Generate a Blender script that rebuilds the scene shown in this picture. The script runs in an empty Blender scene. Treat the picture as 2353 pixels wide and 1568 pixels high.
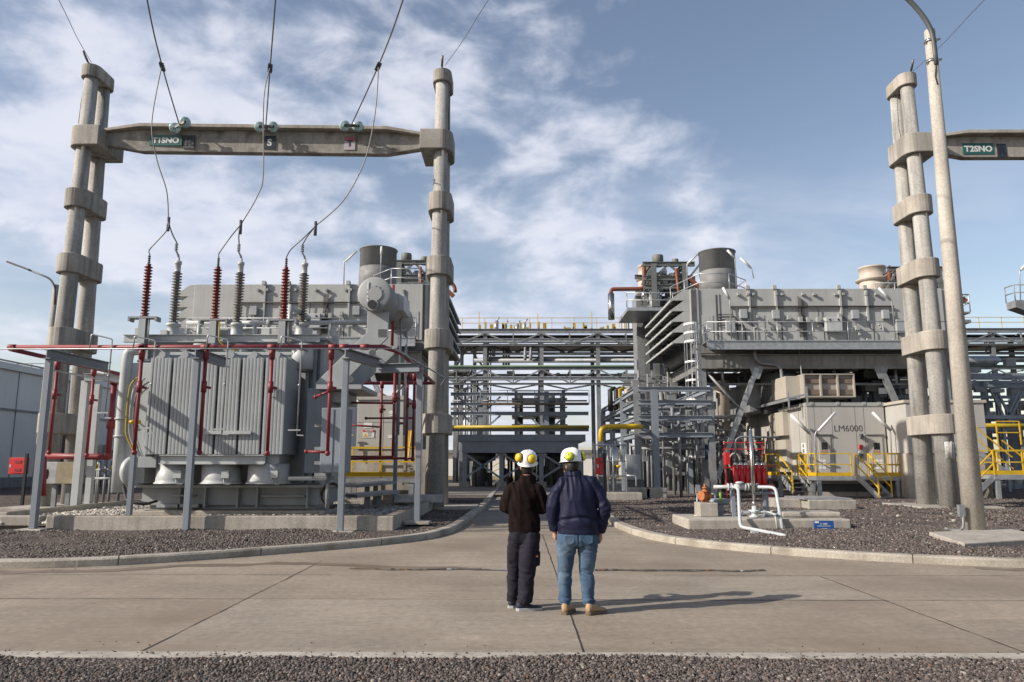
import bpy, bmesh, math, random
import numpy as np
from mathutils import Vector, Matrix, noise
random.seed(7); np.random.seed(7)
C = bpy.context.scene.collection
V = Vector
# ------------------------------------------------------------ camera
F, CX, CY = 1740.0, 1176.5, 784.0            # focal length and centre, in pixels of a 2353 px wide picture
TH = math.atan(283 / 1740); PS = 0.0077; H = 1.68; G = 0.1
sT, cT, sP, cP = math.sin(TH), math.cos(TH), math.sin(PS), math.cos(PS)
cam = bpy.data.cameras.new('camera'); co = bpy.data.objects.new('camera', cam); C.objects.link(co)
cam.sensor_width = 36; cam.lens = 36 * F / 2353; cam.clip_end = 5000; cam.clip_start = 0.05
co.location = (0, 0, H); co.rotation_euler = (math.pi / 2 + TH, 0, PS)
sc = bpy.context.scene; sc.camera = co
# ------------------------------------------------------------ light
LD = V((2.87, 1.12, -1.80)).normalized()       # the way the sunlight travels
sun = bpy.data.lights.new('sun', 'SUN'); so = bpy.data.objects.new('sun', sun); C.objects.link(so)
sun.energy = 4.9; sun.angle = math.radians(0.5); sun.color = (1.0, 0.915, 0.80)
so.rotation_euler = LD.to_track_quat('-Z', 'Y').to_euler(); so.location = (-40, -20, 40)
vs = sc.view_settings; vs.view_transform = 'Standard'; vs.look = 'None'; vs.gamma = 1; vs.exposure = 0.46
w = bpy.data.worlds.new('World'); sc.world = w; w.use_nodes = True
def world():
    nt = w.node_tree; N = nt.nodes; L = nt.links; N.clear()
    def n(t, **k):
        x = N.new(t)
        for a, b in k.items(): setattr(x, a, b)
        return x
    def m(op, a, b=None, c=None):
        x = n('ShaderNodeMath', operation=op)
        for i, q in enumerate((a, b, c)):
            if q is None: continue
            if hasattr(q, 'links'): L.new(q, x.inputs[i])
            else: x.inputs[i].default_value = q
        return x.outputs[0]
    out = n('ShaderNodeOutputWorld'); bg = n('ShaderNodeBackground')
    sky = n('ShaderNodeTexSky', sky_type='NISHITA'); sky.sun_disc = False
    el = math.asin(-LD.z); sky.sun_elevation = el; sky.sun_rotation = math.atan2(-LD.x, -LD.y)
    sky.air_density = 1.0; sky.dust_density = 1.3; sky.ozone_density = 1.6; sky.altitude = 100
    tc = n('ShaderNodeTexCoord'); sx = n('ShaderNodeSeparateXYZ'); L.new(tc.outputs['Generated'], sx.inputs[0])
    X, Y, Z = sx.outputs
    zz = m('ADD', m('MAXIMUM', Z, 0.0), 0.10)
    u = m('DIVIDE', X, zz); v = m('DIVIDE', Y, zz)
    cv = n('ShaderNodeCombineXYZ'); L.new(u, cv.inputs[0]); L.new(v, cv.inputs[1])
    def nz(scale, detail, rough, off=(0, 0, 0), sx_=(1, 1, 1), dist=0.0):
        mp = n('ShaderNodeMapping'); L.new(cv.outputs[0], mp.inputs[0]); mp.inputs[1].default_value = off; mp.inputs[3].default_value = sx_
        t = n('ShaderNodeTexNoise'); L.new(mp.outputs[0], t.inputs[0]); t.inputs['Scale'].default_value = scale
        t.inputs['Detail'].default_value = detail; t.inputs['Roughness'].default_value = rough; t.inputs['Distortion'].default_value = dist
        return t.outputs[0]
    def ss(x, a, b):
        r = n('ShaderNodeMapRange', interpolation_type='SMOOTHSTEP'); L.new(x, r.inputs[0]); r.inputs[1].default_value = a; r.inputs[2].default_value = b
        return r.outputs[0]
    big = nz(0.85, 3, 0.5, (3.1, 1.7, 0)); mpd = n('ShaderNodeMapping'); L.new(tc.outputs['Generated'], mpd.inputs[0]); mpd.inputs[3].default_value = (1, 1, 1.9)
    tpd = n('ShaderNodeTexNoise'); L.new(mpd.outputs[0], tpd.inputs[0]); tpd.inputs['Scale'].default_value = 9.5; tpd.inputs['Detail'].default_value = 7; tpd.inputs['Roughness'].default_value = 0.55; tpd.inputs['Distortion'].default_value = 0.25
    puff = tpd.outputs[0]
    wisp = nz(1.1, 5, 0.6, (5, 2, 0), (0.6, 1.3, 1), 0.6)
    # the bank of cloud lies over the left half of the sky, wisps over the right
    side = m('SUBTRACT', u, m('MULTIPLY', m('SUBTRACT', v, 1.35), 0.50))
    bank = m('SUBTRACT', 1.0, ss(side, -0.25, 0.55))
    low = ss(Z, 0.10, 0.30)
    farleft = m('MULTIPLY', m('SUBTRACT', 1.0, ss(m('ADD', u, m('MULTIPLY', v, 0.15)), -1.35, -0.7)), m('SUBTRACT', 1.0, ss(Z, 0.22, 0.36)))
    dens = m('ADD', m('MULTIPLY', puff, 0.85), m('MULTIPLY', big, 0.55))
    dens = m('ADD', dens, m('MULTIPLY', bank, 0.30)); dens = m('SUBTRACT', dens, m('MULTIPLY', farleft, 0.22))
    c1 = m('MULTIPLY', ss(dens, 0.80, 1.12), ss(bank, 0.02, 0.6))
    c2 = m('MULTIPLY', ss(m('ADD', wisp, m('MULTIPLY', m('SUBTRACT', puff, 0.5), 0.25)), 0.56, 0.80), 0.42)
    c2 = m('MULTIPLY', c2, m('SUBTRACT', 1.0, ss(u, 0.55, 1.15)))
    lowband = m('MULTIPLY', m('MULTIPLY', ss(m('ADD', wisp, m('MULTIPLY', big, 0.5)), 0.55, 0.9), m('SUBTRACT', 1.0, ss(Z, 0.24, 0.40))), 0.75)
    lowband = m('MULTIPLY', lowband, m('SUBTRACT', 1.0, ss(u, 0.9, 1.9)))
    fac = m('MINIMUM', m('ADD', m('MAXIMUM', c1, c2), m('MULTIPLY', lowband, 0.7)), 1.0)
    fac = m('MULTIPLY', fac, 0.82)
    sh = m('ADD', m('MULTIPLY', nz(5.5, 4, 0.5, (2, 0.6, 0)), .4), m('MULTIPLY', puff, .6))
    cm = n('ShaderNodeMix', data_type='RGBA'); L.new(ss(sh, 0.36, 0.64), cm.inputs[0])
    cm.inputs[6].default_value = (4.5, 4.95, 6.2, 1); cm.inputs[7].default_value = (6.4, 6.5, 7.2, 1)
    tint = n('ShaderNodeMix', data_type='RGBA', blend_type='MULTIPLY'); tint.inputs[0].default_value = 1
    L.new(sky.outputs[0], tint.inputs[6]); tint.inputs[7].default_value = SKYTINT
    mx = n('ShaderNodeMix', data_type='RGBA'); L.new(fac, mx.inputs[0]); L.new(tint.outputs[2], mx.inputs[6]); L.new(cm.outputs[2], mx.inputs[7])
    L.new(mx.outputs[2], bg.inputs[0]); bg.inputs[1].default_value = 0.1
    L.new(bg.outputs[0], out.inputs[0])
SKYTINT = (1.42, 1.22, 1.09, 1)
world()
# ------------------------------------------------------------ picture <-> place
def ray(px, py):
    rx = (px - CX) / F; ry = (CY - py) / F
    y = cT - ry * sT; z = sT + ry * cT
    return V((rx * cP - y * sP, rx * sP + y * cP, z))
def at(px, py, Y):
    d = ray(px, py); t = Y / d.y
    return V((d.x * t, Y, H + d.z * t))
def gnd(px, py, z=G):
    d = ray(px, py); t = (z - H) / d.z
    return V((d.x * t, d.y * t, z))
def XA(px, Y, z=1.68):
    k = (px - CX) / F
    return (k * (Y * cP * cT + (z - H) * sT) - Y * sP) / (cP + k * sP * cT)
def ZA(py, Y, X=0.0):
    yc = -X * sP + Y * cP; k = (CY - py) / F
    return H + yc * (k * cT + sT) / (cT - k * sT)
# ------------------------------------------------------------ materials
MATS = {}
def pm(name, c, rough=0.6, metal=0.0, var=0.18, s=1.5, fine=0.08, fs=40.0, streak=0.0, bump=0.0, bs=80.0, spec=0.4, stain=None, sstain=1.0, st=(0.55, 0.75), k=0.72, brush=0, speck=0):
    c = tuple(q * k for q in c[:3]); stain = stain and tuple(q * k for q in stain)
    mt = bpy.data.materials.new(name); mt.use_nodes = True; nt = mt.node_tree; N = nt.nodes; L = nt.links
    p = N['Principled BSDF']; p.inputs['Roughness'].default_value = rough; p.inputs['Metallic'].default_value = metal
    p.inputs['Specular IOR Level'].default_value = spec
    g = N.new('ShaderNodeNewGeometry')
    def nz(scale, vec=None, det=4):
        t = N.new('ShaderNodeTexNoise'); t.inputs['Scale'].default_value = scale; t.inputs['Detail'].default_value = det
        L.new(vec or g.outputs['Position'], t.inputs['Vector']); return t.outputs['Fac']
    def ramp(x, a, b, lo, hi):
        r = N.new('ShaderNodeMapRange'); L.new(x, r.inputs[0])
        for i, q in enumerate((a, b, lo, hi)): r.inputs[i + 1].default_value = q
        return r.outputs[0]
    def mul(a, b):
        x = N.new('ShaderNodeMath'); x.operation = 'MULTIPLY'; L.new(a, x.inputs[0]); L.new(b, x.inputs[1]); return x.outputs[0]
    f = ramp(nz(s), 0.3, 0.7, 1 - var, 1 + var)
    if fine: f = mul(f, ramp(nz(fs, det=2), 0.3, 0.7, 1 - fine, 1 + fine))
    if streak:
        mp = N.new('ShaderNodeMapping'); L.new(g.outputs['Position'], mp.inputs[0]); mp.inputs[3].default_value = (5, 5, 0.35)
        f = mul(f, ramp(nz(1.0, mp.outputs[0], 5), 0.45, 0.75, 1.0, 1 - streak))
    if brush:      # long faint trowel and tyre streaks across the slab, spots of grit and oil
        for sc_, w_ in (((0.35, 3.2, 1), brush), ((0.9, 14, 1), brush * .8), ((2.5, .5, 1), brush * .5)):
            mp = N.new('ShaderNodeMapping'); L.new(g.outputs['Position'], mp.inputs[0]); mp.inputs[3].default_value = sc_
            f = mul(f, ramp(nz(1.0, mp.outputs[0], 5), 0.35, 0.65, 1 - w_, 1 + w_ * .7))
    if speck:
        f = mul(f, ramp(nz(5.5, det=3), 0.68, 0.76, 1.0, 1 - speck)); f = mul(f, ramp(nz(38.0, det=1), 0.70, 0.78, 1.0, 1 - speck * 1.2)); f = mul(f, ramp(nz(90.0, det=2), 0.3, 0.7, .9, 1.1))
    vm = N.new('ShaderNodeVectorMath'); vm.operation = 'SCALE'; vm.inputs[0].default_value = c[:3]; L.new(f, vm.inputs['Scale'])
    col = vm.outputs[0]
    if stain:
        mx = N.new('ShaderNodeMix'); mx.data_type = 'RGBA'
        L.new(ramp(nz(sstain, det=6), st[0], st[1], 0, 0.85), mx.inputs[0]); L.new(col, mx.inputs[6]); mx.inputs[7].default_value = (*stain, 1); col = mx.outputs[2]
    L.new(col, p.inputs['Base Color'])
    if bump:
        b = N.new('ShaderNodeBump'); b.inputs['Strength'].default_value = bump; b.inputs['Distance'].default_value = 0.02
        L.new(nz(bs, det=5), b.inputs['Height']); L.new(b.outputs[0], p.inputs['Normal'])
    MATS[name] = mt; return mt
def stone_mat(name, cols, rough=0.9):
    mt = bpy.data.materials.new(name); mt.use_nodes = True; nt = mt.node_tree; N = nt.nodes; L = nt.links
    p = N['Principled BSDF']; p.inputs['Roughness'].default_value = rough; p.inputs['Specular IOR Level'].default_value = 0.25
    g = N.new('ShaderNodeNewGeometry'); r = N.new('ShaderNodeValToRGB'); L.new(g.outputs['Random Per Island'], r.inputs[0])
    e = r.color_ramp.elements; r.color_ramp.interpolation = 'CONSTANT'
    while len(e) < len(cols): e.new(0.5)
    for q, (t, c) in zip(e, cols): q.position = t; q.color = (*c, 1)
    L.new(r.outputs[0], p.inputs['Base Color']); MATS[name] = mt; return mt
def gravel_mat(name, a, b, pale, scale):
    mt = bpy.data.materials.new(name); mt.use_nodes = True; nt = mt.node_tree; N = nt.nodes; L = nt.links
    p = N['Principled BSDF']; p.inputs['Roughness'].default_value = 0.95; p.inputs['Specular IOR Level'].default_value = 0.15
    g = N.new('ShaderNodeNewGeometry'); vo = N.new('ShaderNodeTexVoronoi'); vo.inputs['Scale'].default_value = scale; L.new(g.outputs['Position'], vo.inputs['Vector'])
    sp = N.new('ShaderNodeSeparateColor'); L.new(vo.outputs['Color'], sp.inputs[0])
    r = N.new('ShaderNodeValToRGB'); L.new(sp.outputs[0], r.inputs[0]); e = r.color_ramp.elements
    e[0].color = (*a, 1); e[1].color = (*pale, 1); q = e.new(0.80); q.color = (*b, 1)
    nz = N.new('ShaderNodeTexNoise'); nz.inputs['Scale'].default_value = 0.7; nz.inputs['Detail'].default_value = 5; L.new(g.outputs['Position'], nz.inputs['Vector'])
    mr = N.new('ShaderNodeMapRange'); L.new(nz.outputs[0], mr.inputs[0]); mr.inputs[1].default_value = 0.3; mr.inputs[2].default_value = 0.7; mr.inputs[3].default_value = 0.75; mr.inputs[4].default_value = 1.25
    vm = N.new('ShaderNodeVectorMath'); vm.operation = 'SCALE'; L.new(r.outputs[0], vm.inputs[0]); L.new(mr.outputs[0], vm.inputs['Scale']); L.new(vm.outputs[0], p.inputs['Base Color'])
    bm_ = N.new('ShaderNodeBump'); bm_.inputs['Strength'].default_value = 1.0; bm_.inputs['Distance'].default_value = 0.03
    L.new(vo.outputs['Distance'], bm_.inputs['Height']); bm_.invert = True; L.new(bm_.outputs[0], p.inputs['Normal'])
    MATS[name] = mt; return mt
CONC = pm('concrete', (0.40, 0.38, 0.345), 0.85, var=0.16, s=1.2, fine=0.12, fs=25, streak=0.6, bump=0.25, bs=30, stain=(0.13, 0.11, 0.09), sstain=1.6, st=(0.62, 0.85))
CONC2 = pm('pale_concrete', (0.455, 0.42, 0.37), 0.88, var=0.16, s=1.6, fine=0.14, fs=30, streak=0.32, bump=0.25, bs=40, stain=(0.25, 0.20, 0.15), sstain=1.1, st=(0.6, 0.9))
SPUN = pm('spun_concrete', (0.44, 0.43, 0.405), 0.85, var=0.14, s=1.0, fine=0.16, fs=14, streak=0.55, bump=0.2, bs=30, stain=(0.16, 0.145, 0.125), sstain=0.9, st=(0.62, 0.85))
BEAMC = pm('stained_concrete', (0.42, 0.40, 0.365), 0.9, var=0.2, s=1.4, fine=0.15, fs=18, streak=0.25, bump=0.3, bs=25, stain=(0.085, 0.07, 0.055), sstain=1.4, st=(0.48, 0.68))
LAMPC = pm('pole_concrete', (0.50, 0.468, 0.415), 0.85, var=0.14, s=1.2, fine=0.16, fs=24, streak=0.3, bump=0.2, bs=40)
GREY = pm('grey_paint', (0.40, 0.415, 0.405), 0.5, var=0.08, s=1.2, fine=0.03, streak=0.10)
TGREY = pm('transformer_grey', (0.40, 0.43, 0.45), 0.45, var=0.08, s=1.5, fine=0.04, streak=0.10)
TPALE = pm('pale_grey_paint', (0.53, 0.56, 0.57), 0.4, var=0.08, s=2, streak=0.12)
HOUSE = pm('filter_house_grey', (0.475, 0.49, 0.485), 0.5, var=0.07, s=0.8, fine=0.03, streak=0.12)
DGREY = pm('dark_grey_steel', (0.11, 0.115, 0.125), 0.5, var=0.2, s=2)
STACK = pm('stack_grey', (0.21, 0.215, 0.22), 0.55, var=0.14, s=1.5, streak=0.2)
BLUEG = pm('blue_grey_steel', (0.20, 0.228, 0.262), 0.5, var=0.12, s=1.2, streak=0.1, k=1.05)
POSTG = pm('post_blue_grey', (0.25, 0.285, 0.33), 0.45, var=0.07, s=2)
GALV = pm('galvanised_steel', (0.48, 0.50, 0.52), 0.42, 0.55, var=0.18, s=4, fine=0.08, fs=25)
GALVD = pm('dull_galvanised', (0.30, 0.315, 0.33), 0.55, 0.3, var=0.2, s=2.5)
CABLE = pm('aluminium_cable', (0.22, 0.21, 0.20), 0.5, 0.5, var=0.1)
RED = pm('red_pipe_paint', (0.255, 0.034, 0.042), 0.5, var=0.14, s=2.0, fine=0.05, streak=0.12)
RED2 = pm('bright_red_paint', (0.46, 0.024, 0.026), 0.4, var=0.1, k=1.05)
REDI = pm('red_brown_porcelain', (0.165, 0.022, 0.018), 0.28, var=0.1)
PORC = pm('brown_porcelain_and_gap_shade', (0.072, 0.06, 0.055), 0.25, var=0.1)
SHED = pm('grey_porcelain', (0.23, 0.215, 0.20), 0.3, var=0.1)
YEL = pm('yellow_paint', (0.72, 0.46, 0.02), 0.45, var=0.1, s=2)
MUST = pm('mustard_pipe_paint', (0.50, 0.36, 0.03), 0.45, var=0.12)
GREEN = pm('green_pipe_paint', (0.06, 0.13, 0.07), 0.5, var=0.15)
BEIGE = pm('beige_panel', (0.50, 0.488, 0.462), 0.5, var=0.05, s=0.9, streak=0.07)
BEIGE2 = pm('warm_beige_panel', (0.52, 0.48, 0.41), 0.5, var=0.06, s=0.9, streak=0.10)
CREAM = pm('cream_vessel', (0.55, 0.48, 0.41), 0.5, var=0.1)
WHITE = pm('white_paint', (0.70, 0.71, 0.71), 0.4, var=0.05, k=.85)
PIPEW = pm('white_pipe_paint', (0.52, 0.56, 0.58), 0.4, var=0.09, s=3)
HALL = pm('white_sheet_cladding', (0.66, 0.65, 0.63), 0.5, var=0.05, s=0.5, streak=0.06, k=1)
NAVYW = pm('slate_panel_and_wall_shade', (0.14, 0.165, 0.22), 0.5, var=0.1)
BLACK = pm('black_paint', (0.018, 0.018, 0.02), 0.5, var=0.1)
RUBB = pm('dark_cable_rubber', (0.035, 0.033, 0.032), 0.6, var=0.1)
BROWNP = pm('rust_brown_pipe', (0.23, 0.075, 0.045), 0.5, var=0.15)
ORNG = pm('rusty_orange_valve', (0.45, 0.155, 0.05), 0.65, var=0.25, s=8, stain=(0.20, 0.06, 0.03), sstain=9)
STEELB = pm('polished_steel', (0.62, 0.62, 0.60), 0.22, 0.95, var=0.1)
BLUES = pm('sign_blue', (0.02, 0.10, 0.36), 0.4, var=0.05)
TEAL = pm('sign_teal', (0.025, 0.13, 0.125), 0.4, var=0.06)
SDARK = pm('sign_navy', (0.035, 0.045, 0.07), 0.4, var=0.06)
SDARK2 = pm('sign_letter_dark', (0.022, 0.026, 0.045), 0.5, var=0.02)
SFADE = pm('sign_slate', (0.06, 0.062, 0.078), 0.5, var=0.1)
PINK = pm('sign_faded_pink', (0.42, 0.13, 0.19), 0.5, var=0.1); LILAC = pm('sign_pale_lilac', (0.50, 0.44, 0.49), 0.5, var=0.05)
LETW = pm('letter_white', (0.70, 0.72, 0.72), 0.5, var=0.03)
LETK = pm('letter_black', (0.05, 0.05, 0.055), 0.5, var=0.03)
ORPLATE = pm('orange_notice', (0.36, 0.20, 0.12), 0.5, var=0.1)
BLUEM = pm('blue_motor_paint', (0.03, 0.08, 0.19), 0.5, var=0.15)
BROWNL = pm('louvre_beige', (0.40, 0.365, 0.325), 0.6, var=0.08)
KERBC = pm('kerb_concrete', (0.44, 0.405, 0.345), 0.9, var=0.18, s=1.1, fine=0.16, fs=28, bump=.35, bs=35, stain=(0.235, 0.20, 0.16), sstain=1.7, st=(.50, .72), speck=.3)
ROADB = pm('road_concrete_later_pour', (0.345, 0.298, 0.242), 0.85, var=0.16, s=0.6, fine=0.14, fs=11, bump=0.2, bs=60, stain=(0.25, 0.20, 0.15), sstain=0.5, st=(0.5, 0.74), brush=.07, speck=.3)
ROADC = pm('road_concrete', (0.325, 0.274, 0.216), 0.85, var=0.16, s=0.5, fine=0.14, fs=11, bump=0.2, bs=60, stain=(0.225, 0.175, 0.13), sstain=0.42, st=(0.48, 0.72), brush=.07, speck=.3)
DARKR = pm('worn_road_concrete', (0.235, 0.215, 0.19), 0.85, var=0.2, s=0.5, fine=0.1, fs=9, bump=0.12, bs=45)
JOINT = pm('joint_sealant', (0.035, 0.03, 0.026), 0.9, var=0.3)
DAMP = pm('damp_stain', (0.20, 0.155, 0.115), 0.55, var=0.25, s=0.8)
WET = pm('standing_water', (0.16, 0.135, 0.11), 0.05, var=0.1, spec=0.6)
def glass_mat():
    mt = bpy.data.materials.new('insulator_glass'); mt.use_nodes = True; p = mt.node_tree.nodes['Principled BSDF']
    p.inputs['Base Color'].default_value = (0.62, 0.82, 0.82, 1); p.inputs['Roughness'].default_value = 0.08
    p.inputs['Transmission Weight'].default_value = 0.55; p.inputs['IOR'].default_value = 1.45; return mt
GLASS = glass_mat()
DGLASS = pm('dark_window_glass', (0.015, 0.018, 0.022), 0.1, var=0.05, spec=0.6)
GRAV = gravel_mat('gravel_ground', (0.045, 0.037, 0.034), (0.115, 0.095, 0.086), (0.24, 0.21, 0.19), 26)
STONE = stone_mat('gravel_stones', [(0, (0.05, 0.041, 0.037)), (0.22, (0.085, 0.070, 0.064)), (0.46, (0.122, 0.102, 0.092)), (0.68, (0.072, 0.066, 0.066)), (0.79, (0.145, 0.125, 0.115)), (0.93, (0.25, 0.225, 0.20)), (0.97, (0.15, 0.09, 0.068))])
PALEST = stone_mat('river_stones', [(0, (0.30, 0.28, 0.25)), (0.3, (0.42, 0.385, 0.33)), (0.55, (0.23, 0.22, 0.215)), (0.75, (0.50, 0.455, 0.39)), (0.92, (0.14, 0.135, 0.135))])
# ------------------------------------------------------------ mesh builder
WP = {}                                       # world position of every parent, so parts are written in world coordinates
def tagit(o, label=None, cat=None, group=None, kind=None):
    if label: o['label'] = label
    if cat: o['category'] = cat
    if group: o['group'] = group
    if kind: o['kind'] = kind
    return o
def thing(name, label, cat, loc=(0, 0, 0), group=None):
    o = bpy.data.objects.new(name, None); C.objects.link(o); o.location = loc; o.empty_display_size = 0.3
    WP[o.name] = V(loc); return tagit(o, label, cat, group)
class B:
    def __init__(s): s.v = []; s.f = []; s.sm = []
    def add(s, vs, fs, smooth=False):
        k = len(s.v); s.v += [V(x) for x in vs]; s.f += [tuple(i + k for i in f) for f in fs]; s.sm += [smooth] * len(fs); return s
    def box(s, a, b):
        x0, x1 = sorted((a[0], b[0])); y0, y1 = sorted((a[1], b[1])); z0, z1 = sorted((a[2], b[2]))
        return s.add([(x0, y0, z0), (x1, y0, z0), (x1, y1, z0), (x0, y1, z0), (x0, y0, z1), (x1, y0, z1), (x1, y1, z1), (x0, y1, z1)],
                     [(3, 2, 1, 0), (4, 5, 6, 7), (0, 1, 5, 4), (1, 2, 6, 5), (2, 3, 7, 6), (3, 0, 4, 7)])
    def bar(s, p, q, wd, hd=None, up=(0, 0, 1)):
        p, q = V(p), V(q); hd = wd if hd is None else hd; d = (q - p).normalized(); u = V(up)
        if abs(d.dot(u)) > 0.98: u = V((0, 1, 0))
        r = d.cross(u).normalized(); u = r.cross(d).normalized(); vs = []
        for c in (p, q):
            for a, b in ((-1, -1), (1, -1), (1, 1), (-1, 1)): vs.append(c + r * a * wd / 2 + u * b * hd / 2)
        return s.add(vs, [(0, 1, 2, 3), (7, 6, 5, 4), (0, 4, 5, 1), (1, 5, 6, 2), (2, 6, 7, 3), (3, 7, 4, 0)])
    def ibeam(s, p, q, wd, hd, t=None, up=(0, 0, 1)):
        p, q = V(p), V(q); d = (q - p).normalized(); u = V(up); t = t or max(0.012, hd * 0.09)
        if abs(d.dot(u)) > 0.98: u = V((0, 1, 0))
        r = d.cross(u).normalized(); u = r.cross(d).normalized()
        for k in (-1, 1): s.bar(p + u * k * (hd - t) / 2, q + u * k * (hd - t) / 2, wd, t, u)
        return s.bar(p, q, t, hd - 2 * t, u)
    def tube(s, pts, r, n=10, cap=True):
        pts = [V(p) for p in pts]; m = len(pts); R = r if isinstance(r, (list, tuple)) else [r] * m
        d0 = (pts[1] - pts[0]).normalized(); u = V((0, 0, 1)) if abs(d0.z) < 0.9 else V((0, 1, 0)); vs = []; fs = []
        for i, p in enumerate(pts):
            a = pts[max(i - 1, 0)]; b = pts[min(i + 1, m - 1)]; d = (b - a)
            d = d.normalized() if d.length > 1e-9 else d0
            rr = d.cross(u)
            if rr.length < 1e-6: rr = d.cross(V((1, 0, 0.01)))
            rr.normalize(); u = rr.cross(d).normalized()
            for k in range(n):
                t = 2 * math.pi * k / n; vs.append(p + (rr * math.cos(t) + u * math.sin(t)) * R[i])
        for i in range(m - 1):
            for k in range(n): fs.append((i * n + k, i * n + (k + 1) % n, (i + 1) * n + (k + 1) % n, (i + 1) * n + k))
        s.add(vs, fs, True)
        if cap:
            s.add(vs[:n], [tuple(range(n - 1, -1, -1))]); s.add(vs[-n:], [tuple(range(n))])
        return s
    def pipe(s, pts, r, bend=None, n=10):
        pts = [V(p) for p in pts]; bend = bend or r * 2.5; out = [pts[0]]
        for i in range(1, len(pts) - 1):
            a, b, c = pts[i - 1], pts[i], pts[i + 1]; e = min(bend, (a - b).length * 0.45, (c - b).length * 0.45)
            p0 = b + (a - b).normalized() * e; p2 = b + (c - b).normalized() * e
            for t in (0, 0.25, 0.5, 0.75, 1): out.append(p0 * (1 - t) ** 2 + b * 2 * t * (1 - t) + p2 * t * t)
        out.append(pts[-1]); return s.tube(out, r, n)
    def lathe(s, prof, o, ax=(0, 0, 1), n=20, smooth=True):
        o = V(o); ax = V(ax).normalized(); u = V((1, 0, 0)) if abs(ax.x) < 0.9 else V((0, 1, 0)); r = ax.cross(u).normalized(); u = r.cross(ax)
        vs = []; fs = []; m = len(prof)
        for (rad, h) in prof:
            for k in range(n):
                t = 2 * math.pi * k / n; vs.append(o + ax * h + (r * math.cos(t) + u * math.sin(t)) * rad)
        for i in range(m - 1):
            for k in range(n): fs.append((i * n + k, i * n + (k + 1) % n, (i + 1) * n + (k + 1) % n, (i + 1) * n + k))
        s.add(vs, fs, smooth)
        if prof[0][0] > 1e-4: s.add(vs[:n], [tuple(range(n - 1, -1, -1))])
        if prof[-1][0] > 1e-4: s.add(vs[-n:], [tuple(range(n))])
        return s
    def prism(s, poly, d):
        n = len(poly); a = [V(p) for p in poly]; b = [p + V(d) for p in a]
        return s.add(a + b, [tuple(range(n - 1, -1, -1)), tuple(range(n, 2 * n))] + [(i, (i + 1) % n, n + (i + 1) % n, n + i) for i in range(n)])
    def ball(s, c, r, n=12, m=8):
        rx, ry, rz = (r, r, r) if not hasattr(r, '__len__') else r; vs = []; fs = []
        for i in range(m + 1):
            ph = math.pi * i / m
            for k in range(n):
                t = 2 * math.pi * k / n; vs.append(V(c) + V((rx * math.sin(ph) * math.cos(t), ry * math.sin(ph) * math.sin(t), rz * math.cos(ph))))
        for i in range(m):
            for k in range(n): fs.append((i * n + k, (i + 1) * n + k, (i + 1) * n + (k + 1) % n, i * n + (k + 1) % n))
        return s.add(vs, fs, True)
    def split(s, name, mat, parent, most=99, **k):
        """every separate piece becomes a part of its own"""
        n = len(s.v); up = list(range(n))
        def find(i):
            while up[i] != i: up[i] = up[up[i]]; i = up[i]
            return i
        for f in s.f:
            r = find(f[0])
            for q in f[1:]: up[find(q)] = r
        # welded by position as well, so caps stay with their tubes
        seen = {}
        for i, p in enumerate(s.v):
            key = (round(p.x, 4), round(p.y, 4), round(p.z, 4))
            if key in seen: up[find(i)] = find(seen[key])
            else: seen[key] = i
        parts = {}
        for f, sm in zip(s.f, s.sm): parts.setdefault(find(f[0]), []).append((f, sm))
        L = list(parts.values()); out = []
        for j, fl in enumerate(L):
            if j < most or j == most: q = B(); m = {}
            for f, sm in fl:
                g = []
                for i in f:
                    if (j, i) not in m: m[(j, i)] = len(q.v); q.v.append(s.v[i])
                    g.append(m[(j, i)])
                q.f.append(tuple(g)); q.sm.append(sm)
            if j < most or j == len(L) - 1: out.append(q.done(name, mat, parent, kind=None if j < most else 'stuff', **k))
        return out
    def done(s, name, mat, parent=None, bev=0.0, label=None, cat=None, group=None, kind=None, fix=True):
        vv = s.v
        if parent is not None: o0 = WP[parent.name]
        else:
            xs = [p.x for p in vv]; ys = [p.y for p in vv]; zs = [p.z for p in vv]
            o0 = V(((min(xs) + max(xs)) / 2, (min(ys) + max(ys)) / 2, min(zs)))
        me = bpy.data.meshes.new(name); me.from_pydata([p - o0 for p in vv], [], s.f); me.polygons.foreach_set('use_smooth', s.sm)
        if fix:
            bm = bmesh.new(); bm.from_mesh(me); bmesh.ops.remove_doubles(bm, verts=bm.verts, dist=1e-5); bmesh.ops.recalc_face_normals(bm, faces=bm.faces); bm.to_mesh(me); bm.free()
        o = bpy.data.objects.new(name, me); C.objects.link(o)
        for m_ in (mat if isinstance(mat, (list, tuple)) else [mat]): me.materials.append(m_)
        if parent is not None: o.parent = parent; WP[o.name] = o0
        else: o.location = o0; WP[o.name] = o0
        if bev:
            b = o.modifiers.new('bevel', 'BEVEL'); b.width = bev; b.segments = 2; b.limit_method = 'ANGLE'
        return tagit(o, label, cat, group, kind)
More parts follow.
